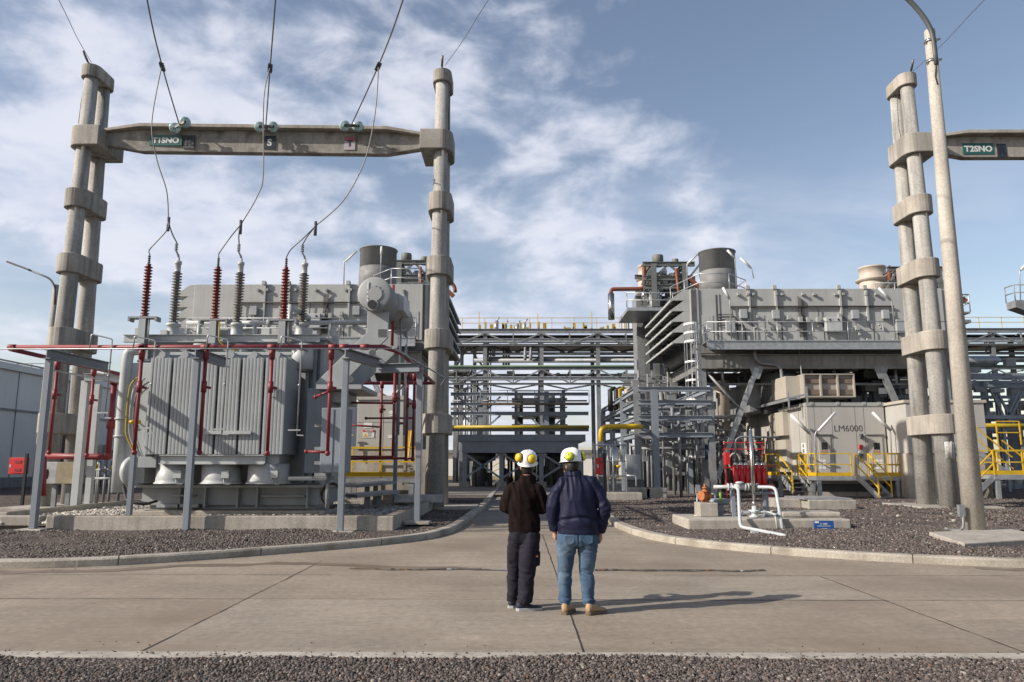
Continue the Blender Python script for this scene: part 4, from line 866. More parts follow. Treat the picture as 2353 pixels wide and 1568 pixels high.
def house(label, x0, x1, Y, mir):
    """mir -1: ladder and stack toward the left end; +1 mirrored"""
    D = 9.0; r = thing('filter_house', label, 'filter house', ((x0 + x1) / 2, Y, G))
    def X(t): return x0 + (x1 - x0) * (t if mir < 0 else 1 - t)
    b = B(); b.box((x0, Y, ZF + .05), (x1, Y + D, ZT)); b.done('wall', HOUSE, r, bev=.02)
    s0 = 0.0
    for k, (xw_, s) in enumerate(((x0, -1), (x1, 1))):
        for i in range(5):
            zt = ZT - .02 - i * .62; o = 1.12; b = B(); t = .03
            a0, a1 = Y + .1, Y + D - .1
            b.prism([(xw_, a0, zt), (xw_ + s * .32, a0, zt), (xw_ + s * o, a0, zt - .58), (xw_ + s * o, a0, zt - .70), (xw_ + s * (o - .05), a0, zt - .70), (xw_ + s * .30, a0, zt - .06), (xw_, a0, zt - .06)], (0, a1 - a0, 0))
            for yy in (a0, a1 - .04): b.prism([(xw_, yy - .004, zt - .07), (xw_ + s * .31, yy - .004, zt - .06), (xw_ + s * (o - .03), yy - .004, zt - .60), (xw_ + s * (o - .03), yy - .004, zt - .64), (xw_ + s * .40, yy - .004, zt - .64), (xw_, yy - .004, zt - .61)], (0, .04, 0))
            for j in range(1, 5): yy = a0 + (a1 - a0) * j / 5; b.box((xw_ + s * .3, yy, zt - .5), (xw_ + s * (o - .1), yy + .04, zt - .44))
            b.done('louvre_hood', HOUSE, r)
        b = B(); b.box((xw_ + s * .015, Y + .3, ZF), (xw_ + s * .02, Y + D - .3, ZT - .1)); b.done('filter_face', DGREY, r)
    f = Y - .012
    b = B()
    for t in (.232, .338, .592, .696): x = X(t); b.box((x - .05, Y - .16, ZT - 1.9), (x + .05, Y - .002, ZT + .12)); b.box((x - .17, Y - .2, ZT - .06), (x + .02, Y - .05, ZT + .16))
    b.split('rib', HOUSE, r)
    b = B(); x = X(.005); b.box((X(.004), Y - .03, ZF + .1), (X(.024), Y - .003, ZT - .03)); b.box((X(.10), Y - .06, ZF + .1), (X(.105), Y - .003, ZT - .35)); b.split('panel_gap', DGREY, r)
    b = B(); b.box((X(.026), Y - .08, ZF + .1), (X(.031), Y - .003, ZT)); b.box((X(.108), Y - .05, ZF + .1), (X(.114), Y - .003, ZT - .3)); b.split('panel_edge', GREY, r)
    for t0 in (.042, .245, .603):
        a, c = sorted((X(t0), X(t0 + .045))); b = B(); b.box((a, Y - .03, ZF + .1), (c, Y - .004, ZT - 1.55)); o = b.done('access_door', HOUSE, r, bev=.008)
        b = B(); m_ = (a + c) / 2
        for q in range(3): b.box((m_ - .2 + .06 * q, Y - .038, ZT - 2.35 - .1 * q), (m_ + .2 - .03 * q, Y - .03, ZT - 2.29 - .1 * q))
        b.split('door_notice', WHITE, o)
    for t0, zt, w_, h_ in ((.19, ZT - 1.25, .40, .52), (.318, ZT - 1.3, .38, .50), (.133, ZT - 1.85, .50, .76), (.63, ZT - 1.3, .38, .5), (.75, ZT - 1.3, .36, .5), (.80, ZT - 1.85, .5, .76), (.332, ZT - 2.2, .22, .26), (.64, ZT - 2.2, .22, .26), (.375, ZT - 1.6, .2, .25), (.575, ZT - 1.5, .18, .26), (.42, ZT - 1.7, .2, .3), (.45, ZT - 1.7, .2, .3), (.49, ZT - 1.72, .2, .3)):
        x = X(t0); b = B(); b.box((x, Y - .30, zt - h_), (x + w_, Y - .05, zt)); o = b.done('junction_box', TGREY if h_ > .45 else GREY, r, bev=.01)
    x = X(.52); b = B(); b.box((x, Y - .45, ZT - 2.55), (x + .92, Y - .06, ZT - 1.75)); o = b.done('control_box', TPALE, r, bev=.03)
    b = B()
    for dx in (.22, .70): b.lathe([(.055, -.02), (.055, .0)], (x + dx, Y - .455, ZT - 1.9), (0, 1, 0), 12)
    b.split('knob', BLACK, o)
    b = B(); zc = ZT - 1.06; b.box((X(.155), Y - .16, zc - .05), (X(.80), Y - .03, zc - .01)); b.tube([(X(.155), Y - .12, zc), (X(.80), Y - .12, zc)], .035, 6)
    for t in (.16, .23, .335, .43, .50, .59, .695, .79): b.pipe([(X(t), Y - .12, zc), (X(t + .004), Y - .12, zc - .5 - .9 * (t * 7 % 1)), (X(t + .02), Y - .12, zc - .6 - .9 * (t * 7 % 1)), (X(t + .02), Y - .12, ZF + .1)], .028, .12, 6)
    for k in range(6): b.tube([(X(.425 + .004 * k), Y - .1, ZT - .45 - .05 * k), (X(.425 + .004 * k), Y - .1, ZF + .4)], .018, 5)
    for k in range(5): b.box((X(.105), Y - .1, ZT - 1.5 - .16 * k), (X(.165), Y - .06, ZT - 1.53 - .16 * k))
    b.pipe([(X(.17), Y - .18, ZF + 1.1), (X(.205), Y - .18, ZF + 1.1), (X(.21), Y - .18, ZF + .1)], .05, .2, 7); b.split('conduit', RUBB, r)
    b = B(); random.seed(int(x0 * 10) % 97)
    for t in (.185, .222, .245, .335, .358, .44, .485, .57, .60, .69, .73): b.box((X(t), Y - .2, ZT - .42), (X(t) + .12, Y - .02, ZT - .28)); b.tube([(X(t), Y - .1, ZT - .38), (X(t) + .3, Y - .1, ZT - .36)], .012, 4)
    for k in range(26): x = X(random.uniform(.12, .86)); z = random.uniform(ZF + .2, ZF + 1.5); q = random.uniform(.04, .12); b.box((x, Y - .18, z), (x + q, Y - .03, z + q * 1.6))
    b.split('bracket', GREY, r)
    # walkway in front with railing, girders and legs beneath
    wx0, wx1 = (x0 + .55, x1 - .2) if mir < 0 else (x0 + .2, x1 - .55)
    b = B(); b.box((wx0, Y - 1.2, ZF - .03), (wx1, Y - .005, ZF + .02)); b.done('walkway', GALVD, r)
    b = B(); b.box((wx0 - .02, Y - 1.25, ZF - .46), (wx1, Y - 1.21, ZF - .01)); b.box((wx0 - .02, Y - 1.30, ZF - .03), (wx1, Y - 1.21, ZF + .03)); b.box((wx0 - .02, Y - 1.30, ZF - .48), (wx1, Y - 1.21, ZF - .44)); b.done('edge_channel', GALV, r)
    b = B(); rail(b, [(wx0 + .05, Y - .1, ZF), (wx0 + .05, Y - 1.15, ZF), (wx1, Y - 1.15, ZF)], 1.08, 1.95, .026); b.done('railing', GALV, r)
    b = B(); zg = ZF - .62
    b.ibeam((x0 + .3, Y - .35, zg - .42), (x1 - .3, Y - .35, zg - .42), .35, .80, .05); b.ibeam((x0 + .3, Y + D - .5, zg - .42), (x1 - .3, Y + D - .5, zg - .42), .35, .80, .05)
    for t in (.04, .35, .65, .96): x = x0 + (x1 - x0) * t; b.ibeam((x, Y - .2, zg - .42), (x, Y + D - .6, zg - .42), .3, .7, .05)
    b.box((x0 + .1, Y + .05, ZF - .5), (x1 - .1, Y + D, ZF + .04)); b.done('girder', pm('girder_grey_' + ('a' if mir < 0 else 'b'), (0.27, 0.27, 0.26), .6, var=.2, s=1.2, streak=.3), r)
    for t in (.03, .97):
        for yy in (Y - .1, Y + D - .7):
            x = x0 + (x1 - x0) * t; b = B(); b.ibeam((x, yy, G), (x, yy, zg - .8), .45, .45, .04, (0, 1, 0)); b.box((x - .6, yy - .6, G - .05), (x + .6, yy + .6, G + .3)); b.done('leg', GALVD, r)
    for t0, t1 in ((.24, .07), (.72, .88)):
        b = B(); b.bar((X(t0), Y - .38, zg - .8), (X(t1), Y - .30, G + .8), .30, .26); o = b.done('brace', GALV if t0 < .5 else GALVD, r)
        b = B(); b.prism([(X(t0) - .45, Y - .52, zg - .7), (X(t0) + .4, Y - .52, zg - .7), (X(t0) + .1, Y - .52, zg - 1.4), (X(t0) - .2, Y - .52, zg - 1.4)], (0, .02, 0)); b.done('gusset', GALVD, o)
    b = B(); b.tube([(X(.045), Y - .2, zg - .9), (X(.19), Y - .34, zg - 3.4)], .075, 7); b.tube([(X(.90), Y + .6, zg - .9), (X(.985), Y + 2, zg - 5.4)], .13, 7); b.tube([(X(.60), Y + 3, zg - .9), (X(.62), Y + 4, G)], .2, 7); b.split('strut', GALVD, r)
    b = B(); b.tube([(x0 + .5, Y + .4, zg - 1.6), (x1 - .5, Y + .4, zg - 1.6)], .08, 8)
    for t in (.12, .47, .56, .80): b.tube([(X(t), Y + .3, zg - .8), (X(t), Y + .3, zg - 1.6)], .09, 8)
    b.pipe([(X(.23), Y - .6, ZF - .1), (X(.235), Y - .6, zg - .5), (X(.33), Y - .6, zg - .65), (X(.335), Y - .6, zg - 4.0)], .09, .4, 8); b.tube([(X(.40), Y - .75, ZF - .2), (X(.415), Y - .75, zg - 6.2)], .035, 6); b.split('service_pipe', GALVD, r)
    b = B(); rail(b, [(X(.0), Y + 2.2, ZT), (X(.02), Y + .3, ZT)] if 0 else [(X(-.02), Y + 4, ZT), (X(.05), Y + .6, ZT), (X(.17), Y + .6, ZT), (X(.27), Y + 2.2, ZT), (X(.27), Y + 6, ZT)], 1.05, 1.6, .03); b.done('roof_railing', GALV, r)
    return r, X
xh0, xh1 = XA(1586, YW, 11), XA(2166, YW, 11)
houseR, XRf = house('grey louvred air filter house on a steel frame at the right', xh0, xh1, YW, -1)
YWL = 41.2; xk1 = XA(986, YWL, 11); xk0 = XA(446, YWL, 11)
houseL, XLf = house('grey louvred air filter house behind the transformer', xk0, xk1, YWL, 1)
def stack(label, px0, px1, ptop, Y, pbase):
    zt = ZA(ptop, Y); x0, x1 = XA(px0, Y, zt - 1), XA(px1, Y, zt - 1); m = (x0 + x1) / 2; R_ = (x1 - x0) / 2; z0 = ZT
    r = thing('exhaust_stack', label, 'stack', (m, Y, z0)); b = B()
    b.lathe([(R_ * .97, z0 + .1), (R_ * .97, zt - .06), (R_ * 1.02, zt - .05), (R_ * 1.02, zt), (R_ * .93, zt), (R_ * .93, zt - 1.8), (.01, zt - 1.8)], (m, Y, 0), n=44); b.done('shell', STACK, r)
    b = B(); b.lathe([(R_ * 1.0, z0 + .5), (R_ * 1.0, z0 + (zt - z0) * .62), (R_ * .975, z0 + (zt - z0) * .625)], (m, Y, 0), n=44); b.lathe([(R_ * 1.04, z0 + .45), (R_ * 1.04, z0 + .55), (R_ * .98, z0 + .6)], (m, Y, 0), n=44); b.done('guard_sleeve', pm('guard_' + str(px0), (0.21, 0.215, 0.22), .6, var=.2, s=2.5), r)
    b = B(); b.box((m - R_ * 1.15, Y - R_ * 1.1, z0 - .05), (m + R_ * 1.15, Y + R_ * 1.1, z0 + .22)); b.done('base_plinth', WHITE, r)
    return r
stack('dark grey round exhaust stack on the right filter house roof', 1606, 1690, 582, 47.2, 655)
stack('dark grey round exhaust stack on the left filter house roof, above the conservator', 826, 912, 575, 45.6, 645)
def tl(label, f, t, e0, e1, Y, **k): tube_light(label, at(*f, Y), at(*t, Y), at(*e0, Y), at(*e1, Y), **k)
tl('tube light leaning left in front of the right filter house, nearest its ladder', (1681, 780), (1677, 690), (1676, 687), (1661, 661), 41.25, wd=.14)
tl('tube light leaning left near the right end of the right filter house', (2058, 780), (2049, 692), (2045, 689), (2019, 662), 41.25, wd=.14)
tl('tube light on the roof left of the right stack, leaning right', (1579, 660), (1579, 607), (1580, 606), (1601, 586), 44.5, wd=.13)
tl('tube light in front of the right stack, leaning left', (1692, 660), (1689, 594), (1687, 592), (1671, 575), 45, wd=.13)
tl('tube light on the roof right of the right stack, leaning left', (1732, 640), (1727, 617), (1725, 616), (1701, 593), 46, wd=.13)
tl('tube light on the roof left of the left stack, leaning right', (790, 655), (791, 601), (794, 601), (820, 577), 43, wd=.13)
tl('upright tube light in front of the left stack', (874, 640), (876, 590), (876, 586), (877, 567), 43, wd=.13)
# ladder with safety cage at the right filter house
ld = thing('caged_ladder', 'tall galvanised ladder with a hooped safety cage beside the right filter house', 'ladder', (XA(1595, 40.9, 4), 40.9, G))
Yl = 40.9; xa, xb = XA(1597, Yl, 5), XA(1610, Yl, 5); ztop = ZA(741, Yl); b = B()
for x in (xa, xb): b.tube([(x, Yl + .35, G), (x, Yl + .35, ztop)], .035, 6)
z = G + .3
while z < ztop - .2: b.tube([(xa, Yl + .35, z), (xb, Yl + .35, z)], .018, 5); z += .28
b.done('ladder_rail', GALV, ld)
hp = [743, 763, 783, 830, 873, 918, 963, 1005, 1050]; m = (xa + xb) / 2 - .12
def hoop(z): return [V((m + .42 * math.cos(t), Yl + .3 - .62 * math.sin(t), z)) for t in [math.pi * i / 12 for i in range(13)]]
for py in hp:
    z = ZA(py, Yl - .3); b = B(); H_ = hoop(z)
    for p, q in zip(H_, H_[1:]): b.bar(p, q, .022, .11)
    b.done('hoop', WHITE, ld)
b = B(); za, zb_ = ZA(hp[-1], Yl - .3), ZA(hp[0], Yl - .3)
for t in (0, 2, 4, 6, 8, 10, 12): p = hoop(za)[t]; b.bar((p.x, p.y, za), (p.x, p.y, zb_), .05, .02)
b.split('cage_strap', GALV, ld)
# ------------------------------------------------------------ turbine enclosure
YE = 38.6; ex0, ex1 = XA(1857, YE, 3), XA(2036, YE, 3); ez1 = ZA(928, YE, 16); ez0 = ZA(1112, YE, 16); YE1 = 51
en = thing('turbine_enclosure', 'beige turbine enclosure lettered LM6000 with two front doors', 'enclosure', ((ex0 + ex1) / 2, YE, G))
b = B(); b.box((ex0, YE, ez0), (ex1, YE1, ez1)); b.done('wall', BEIGE, en, bev=.02)
b = B()
for k in range(9): y = YE + 1.1 + k * 1.35; b.box((ex0 - .035, y, ez0 + .1), (ex0 - .003, y + .07, ez1 - .1))
b.box((ex0 - .06, YE + .05, ez0 + .05), (ex0 - .002, YE + .14, ez1))
b.split('side_rib', BEIGE2, en)
b = B(); b.box((ex0 - .03, YE - .04, ez1 - .12), (ex1 + .03, YE - .002, ez1 + .06)); b.box((ex0 - .04, YE - .002, ez1 - .1), (ex0 - .002, YE1, ez1 + .05))
for px in (1865, 1925, 1985, 2020): x = XA(px, YE, 4.5); b.box((x - .08, YE - .07, ez1 - .06), (x + .08, YE - .04, ez1 + .08))
b.done('roof_trim', GREY, en)
b = B()
for px in (1871, 1911, 1965, 1985): x = XA(px, YE, 4); b.box((x - .008, YE - .004, ez0), (x + .008, YE - .001, ez1 - .15))
b.split('panel_seam', DGREY, en)
m = at(1949, 985.5, YE); text('lettering', 'LM6000', .46, (m.x, YE - .006, m.z), LETK, en, -.007, sx=.98)
def door(px0, px1, py0, py1, win, hx, side):
    a, c = at(px0, py0, YE), at(px1, py1, YE); b = B(); b.box((a.x, YE - .05, c.z), (c.x, YE - .006, a.z)); d = b.done('door', BEIGE, en, bev=.01)
    b = B(); b.box((a.x - .12, YE - .12, a.z + .03), (c.x + .1, YE - .004, a.z + .06)); b.done('drip_rail', GALVD, d)
    w0, w1 = at(*win[:2], YE), at(*win[2:], YE); b = B(); b.box((w0.x, YE - .062, w1.z), (w1.x, YE - .052, w0.z)); o = b.done('window', DGLASS, d, bev=.004)
    b = B(); p = at(hx, 1066, YE); b.box((p.x - .14, YE - .14, p.z - .02), (p.x + .18, YE - .09, p.z + .03)); b.box((p.x, YE - .12, p.z - .04), (p.x + .05, YE - .052, p.z + .05)); b.done('handle', GALV, d)
    q = at((win[0] + win[2]) / 2, 1039, YE); b = B(); b.box((q.x - .16, YE - .06, q.z - .11), (q.x + .16, YE - .052, q.z + .11)); n_ = b.done('warning_notice', ORPLATE, d)
    b = B()
    for k in range(3): b.box((q.x - .13, YE - .064, q.z + .05 - .06 * k), (q.x + .13, YE - .06, q.z + .075 - .06 * k))
    b.split('notice_line', BEIGE2, n_)
    q = at(px0 + 9 if side < 0 else px1 - 14, 1066, YE); b = B()
    for i in range(2):
        for j in range(3): b.box((q.x - .16 + .19 * i, YE - .058, q.z - .26 + .17 * j), (q.x + .0 + .19 * i, YE - .052, q.z - .13 + .17 * j))
    b.split('small_notice', WHITE, d)
door(1879, 1913, 1001, 1093, (1886, 1017, 1901, 1033), 1908, -1); door(1993, 2033, 1001, 1093, (2006, 1018, 2021, 1033), 1996, 1)
b = B(); q = at(1977, 1028, YE)
b.box((q.x - .08, YE - .1, q.z - .1), (q.x + .08, YE - .003, q.z + .12)); b.done('alarm_horn', RED2, en)
b = B(); q = at(1977, 1003, YE); b.box((q.x - .05, YE - .2, q.z - .1), (q.x + .06, YE - .003, q.z + .12)); q = at(1979, 1048, YE); b.box((q.x - .09, YE - .08, q.z - .1), (q.x + .09, YE - .003, q.z + .1)); b.split('beacon', DGREY, en)
b = B(); q = at(1978, 1040, YE); b.box((q.x - .13, YE - .02, q.z - .06), (q.x + .13, YE - .003, q.z + .06)); b.done('alarm_notice', WHITE, en)
q0 = XA(1857, YE, 2); b = B(); b.box((ex0 - .02, YE + .35, ZA(1043, YE)), (ex0 - .003, YE + .95, ZA(1018, YE))); o = b.done('number_plate', WHITE, en)
for k, s in enumerate(('01', '02')): text('lettering', s, .24, (ex0 - .024, YE + .65, ZA(1025 + 11 * k, YE)), LETK, o, .006, right=(0, -1, 0))
b = B(); b.box((ex0 - .35, YE + 2.5, ZA(1000, YE + 2)), (ex0 - .003, YE + 4.8, ZA(945, YE + 2))); b.box((ex0 - .30, YE + 2.4, ZA(1085, YE + 2)), (ex0 - .003, YE + 4.7, ZA(1010, YE + 2))); b.box((ex0 - .2, YE + 5.4, ZA(1060, YE + 2)), (ex0 - .003, YE + 6.2, ZA(985, YE + 2))); b.split('side_cabinet', BEIGE2, en)
b = B(); b.box((ex0 + .1, YE + .1, G), (ex1 - .1, YE1, ez0)); b.done('skid_base', DGREY, en)
b = B(); b.box((ex0 - .5, YE - .3, G - .05), (ex1 + .3, YE1, G + .22)); b.done('concrete_slab', CONC2, label='long concrete base slab under the LM6000 enclosure', cat='slab')
tl('tube light leaning right over the left enclosure door', (1874, 1135), (1873, 994), (1879.5, 991), (1919, 948), YE - .9, wd=.14)
tl('tube light leaning left over the right enclosure door', (2051, 1100), (2046, 994), (2047, 990), (2005, 948), YE - .9, wd=.14)
tl('tube light leaning left against the sunlit enclosure side wall', (1866, 1110), (1864, 1000), (1860, 996), (1818, 954), YE - .5, wd=.16)
# intake box above, ducts, cable trays, cream vessel
vb_ = thing('intake_hood', 'beige louvred intake box above the turbine enclosure', 'intake', (XA(1905, 40, 5), 40, ez1 + .3))
a, c = at(1846, 859, 40), at(1967, 913, 40); b = B(); t = .06
b.box((a.x, 40, c.z), (a.x + t, 43, a.z)); b.box((c.x - t, 40, c.z), (c.x, 43, a.z)); b.box((a.x + t, 40, a.z - t), (c.x - t, 43, a.z)); b.box((a.x + t, 40, c.z), (c.x - t, 43, c.z + t)); b.box((a.x + t, 40.2, c.z + t), (c.x - t, 43, a.z - t)); b.done('box', BROWNL, vb_)
b = B()
for k in (1, 2): x = a.x + (c.x - a.x) * k / 3; b.box((x - .04, 39.99, c.z + t), (x + .04, 40.19, a.z - t))
b.split('divider', BROWNL, vb_)
for k in (.22, .70): z = c.z + (a.z - c.z) * k; b = B(); b.box((a.x + t, 40.14, z - .12), (c.x - t, 40.195, z + .14)); b.done('louvre', pm('louvre_brown_%d' % int(k * 100), (0.20, 0.155, 0.125), .7, var=.15, s=3), vb_)
b = B(); b.box((a.x - .75, 40.6, c.z - .05), (a.x - .004, 44, a.z - .06)); b.done('side_duct', BEIGE2, vb_)
b = B(); b.box((a.x + .3, 41, ez1 + .02), (c.x - .9, 43.5, c.z - .01)); b.done('plenum', DGREY, vb_)
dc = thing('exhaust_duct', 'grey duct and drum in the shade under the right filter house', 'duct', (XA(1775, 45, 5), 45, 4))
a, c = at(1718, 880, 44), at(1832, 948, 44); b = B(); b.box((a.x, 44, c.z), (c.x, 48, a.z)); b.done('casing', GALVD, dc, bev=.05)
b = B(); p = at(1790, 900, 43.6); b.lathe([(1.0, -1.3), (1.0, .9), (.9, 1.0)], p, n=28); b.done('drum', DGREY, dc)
cv = thing('cream_vessel', 'cream upright vessel under the right filter house behind the brace', 'vessel', (XA(1660, 45.5, 4), 45.5, 2)); p = at(1660, 942, 45.5); q = at(1660, 876, 45.5); b = B(); Rv = 17 / 1740 * 46
b.lathe([(Rv, p.z - 1.5), (Rv, p.z + (q.z - p.z) * .55), (Rv * 1.03, p.z + (q.z - p.z) * .56), (Rv, p.z + (q.z - p.z) * .58), (Rv, q.z)], (p.x, 45.5, 0), n=28); b.done('shell', CREAM, cv)
b = B(); p = at(1662, 903, 45.5 - Rv); b.lathe([(.14, -.12), (.14, .1)], p, (0, 1, 0), 12); b.done('nozzle', DGREY, cv)
b = B(); pts = [at(x, y, 45) for x, y in ((1621, 923), (1628, 898), (1645, 898), (1645, 923))]; b.prism(pts, (0, 1, 0)); b.done('white_chute', WHITE, label='small white sheet metal chute beside the cream vessel', cat='chute')
ct = thing('cable_tray', 'galvanised cable tray running along the enclosure side to its roof', 'cable tray', (ex0 - .6, 45, ez1))
b = B()
for dx, dz in ((-.75, -.10), (-.15, .0)):
    b.bar((ex0 + dx, YE + .4, ez1 + .35 + dz), (ex0 + dx, YE + 12, ez1 + .30 + dz), .05, .14)
for k in range(24): y = YE + .5 + k * .49; b.bar((ex0 - .75, y, ez1 + .22), (ex0 - .15, y, ez1 + .32), .06, .05)
b.bar((ex0 - .8, YE + .2, ez1 + .3), (ex0 + .2, YE + .2, ez1 + .5), .06, .1); b.bar((ex0 - .8, YE + .2, ez1 - .2), (ex0 - .8, YE + .2, ez1 + .6), .07, .07); b.bar((ex0 + .15, YE + .2, ez1 + .02), (ex0 + .15, YE + .2, ez1 + .9), .07, .07); b.split('tray_rail', GALV, ct)
b = B()
for k in range(5): b.tube([(ex0 - .66 + .1 * k, YE + .6, ez1 + .36), (ex0 - .66 + .1 * k, YE + 12, ez1 + .33)], .035, 6)
b.split('tray_cable', RUBB, ct)
# ------------------------------------------------------------ yellow railed platforms and stairs
def ypost(b, p, h): b.box((p[0] - .03, p[1] - .03, p[2]), (p[0] + .03, p[1] + .03, p[2] + h))
def yrail(b, P, h=1.1, posts=1.2, toe=True, w=.05):
    P = [V(p) for p in P]
    for a, c in zip(P, P[1:]):
        for t in (1, .52): b.bar(a + V((0, 0, h * t)), c + V((0, 0, h * t)), w, w)
        if toe: b.bar(a + V((0, 0, .1)), c + V((0, 0, .1)), .02, .17)
        k = max(1, round((c - a).length / posts))
        for i in range(k + 1): q = a.lerp(c, i / k); b.bar(q, q + V((0, 0, h)), w, w)
def stairs(r, top, dirn, width, n=5, rise=.19, run=.24, sides=(1, 1)):
    """steps down from the middle of the platform edge"""
    d = V(dirn).normalized(); s = V((-d.y, d.x, 0)); top = V(top); end = top + d * run * n + V((0, 0, -rise * n))
    for k in (-1, 1):
        b = B(); b.bar(top + s * k * width / 2, end + s * k * width / 2, .04, .24); b.done('stringer', GALV, r)
    b = B()
    for i in range(n): p = top + d * run * (i + .5) + V((0, 0, -rise * (i + .8))); b.bar(p - s * width * .48, p + s * width * .48, .26, .04)
    b.split('tread', GALVD, r)
    for k, on in zip((-1, 1), sides):
        if not on: continue
        b = B(); o = s * k * (width / 2 + .03); b.bar(top + o + V((0, 0, 1.1)), end + o + V((0, 0, 1.0)), .055); b.bar(top + o + V((0, 0, .58)), end + o + V((0, 0, .5)), .05)
        b.bar(end + o, end + o + V((0, 0, 1.02)), .055); b.bar(top + o, top + o + V((0, 0, 1.1)), .055); b.done('handrail', YEL, r)
    return end
def platform(label, x0, x1, y0, y1, z, rails, legs=True):
    r = thing('access_platform', label, 'platform', ((x0 + x1) / 2, y0, G)); b = B(); b.box((x0, y0, z - .2), (x1, y0 + .05, z)); b.box((x0, y1 - .05, z - .2), (x1, y1, z)); b.box((x0, y0 + .05, z - .2), (x0 + .05, y1 - .05, z)); b.box((x1 - .05, y0 + .05, z - .2), (x1, y1 - .05, z)); b.box((x0 + .05, y0 + .05, z - .06), (x1 - .05, y1 - .05, z - .02)); b.done('deck', GALV, r)
    if legs:
        for x in (x0 + .15, x1 - .15):
            for y in (y0 + .1, y1 - .15): b = B(); b.box((x - .09, y - .07, G), (x + .09, y + .07, z - .2)); b.done('leg', GALV, r)
    for R_ in rails: b = B(); yrail(b, R_); b.done('railing', YEL, r)
    return r
zp = ZA(1095, YE - 1.2, 16); yA, yB_ = YE - 1.25, YE - .1
xa, xb, xc, xd = XA(1876, yA, zp), XA(1958, yA, zp), XA(2008, yA, zp), XA(2070, yA, zp)
p1 = platform('galvanised platform with yellow rails at the LM6000 doors', xa, xd, yA, yB_, zp, [[(xa, yB_, zp), (xa, yA, zp), (xb, yA, zp)], [(xc, yA, zp), (xd, yA, zp), (xd, yB_, zp)]])
stairs(p1, ((xb + xc) / 2, yA, zp), (.62, -1, 0), xc - xb - .1, 5, .2, .22)
x0_ = XA(1787, YE + .5, zp); x1_ = XA(1838, YE + .5, zp)
p2 = platform('small yellow railed landing at the sunlit side of the LM6000 enclosure', x0_, ex0 - .02, YE + .5, YE + 2.2, zp, [[(x0_, YE + 2.2, zp), (x0_, YE + .5, zp)], [(x1_, YE + .5, zp), (ex0 - .05, YE + .5, zp)]])
stairs(p2, ((x0_ + x1_) / 2, YE + .5, zp), (.35, -1, 0), x1_ - x0_ - .05, 4, .2, .24)
zq = ZA(1048, YE + 1, 18); xe, xf = XA(2046, YE + .8, zq), XA(2100, YE + .8, zq)
p3 = platform('high yellow railed platform right of the LM6000 enclosure', xe, xf, YE + .8, YE + 3, zq, [[(xe, YE + .8, zq), (xf, YE + .8, zq)]], False)
b = B(); b.bar((xe + .2, YE + 1, zq - .2), (xf, YE + 1, zq - 1.6), .12); b.box((xe + .1, YE + 2.9, G), (xe + .3, YE + 3.1, zq - .2)); b.box((xf - .2, YE + .9, G), (xf, YE + 1.05, zq - .2)); b.split('strut', GALV, p3)
b = B(); b.box((xe - .3, YE + 3.3, G), (xf + 3, YE + 4, ZA(1002, YE + 3))); b.done('dark_panel', NAVYW, label='dark slate panel behind the high yellow platform', cat='panel')
# generator box behind the right poles
Yg = 36.6; gx0, gx1 = XA(2086, Yg, 3), XA(2268, Yg, 3); gz1, gz0 = ZA(926, Yg, 20), ZA(1042, Yg, 20)
gb = thing('generator_house', 'beige generator house behind the right twin poles and lamp post', 'enclosure', ((gx0 + gx1) / 2, Yg, G))
b = B(); b.box((gx0, Yg, gz0), (gx1, Yg + 7, gz1)); b.done('wall', BEIGE, gb, bev=.02)
b = B(); b.box((gx0 - .1, Yg - .06, gz1), (gx1 + .1, Yg + 7.1, gz1 + .14)); b.done('roof_edge', BEIGE2, gb)
b = B(); b.box((gx0, Yg - .004, (gz0 + gz1) / 2), (gx1, Yg - .001, (gz0 + gz1) / 2 + .02))
for k in (.33, .66): x = gx0 + (gx1 - gx0) * k; b.box((x, Yg - .004, gz0), (x + .02, Yg - .001, gz1))
b.split('panel_seam', DGREY, gb)
b = B(); b.box((gx0 - .1, Yg + .1, G - .05), (gx1 + .1, Yg + 7, gz0)); b.done('plinth', CONC2, gb, bev=.02)
# stairs at the right edge
zr = ZA(1092, 34.5, 21); xr0, xr1 = XA(2286, 34.5, zr), XA(2420, 34.5, zr)
p4 = platform('yellow railed stair landing at the right edge beyond the lamp post', xr0, xr1, 34.5, 36.3, zr, [[(xr0, 34.5, zr), (xr1, 34.5, zr)], [(xr0, 36.3, zr), (xr1, 36.3, zr)]])
stairs(p4, (xr0, 35.4, zr), (-1, -.15, 0), 1.6, 4, .2, .26)
z5 = zr + 1.4; b = B(); a0 = V((xr0 + .3, 36.6, z5)); b.bar(a0 + V((0, 0, 1.1)), a0 + V((1.9, 0, -.6)), .055); b.bar(a0 + V((0, 0, .55)), a0 + V((1.9, 0, -1.15)), .05); yrail(b, [a0 + V((-1.0, 0, 0)), a0], 1.1, 1.0, False); b.bar(a0 + V((1.5, 0, .2)), a0 + V((3.4, 0, -1.5)), .055); yrail(b, [a0 + V((1.3, 0, 0)), a0 + V((2.4, 0, 0))], 1.1, 1.0, False); b.done('handrail', YEL, p4)
b = B(); b.bar(a0 + V((0, 0, -.1)), a0 + V((2.2, 0, -1.8)), .05, .25); b.box((a0.x - 1.1, 36.5, z5 - .15), (a0.x, 38, z5 - .02)); b.box((a0.x - 1, 37, G), (a0.x - .8, 37.2, z5 - .15)); b.done('stringer', GALV, p4)
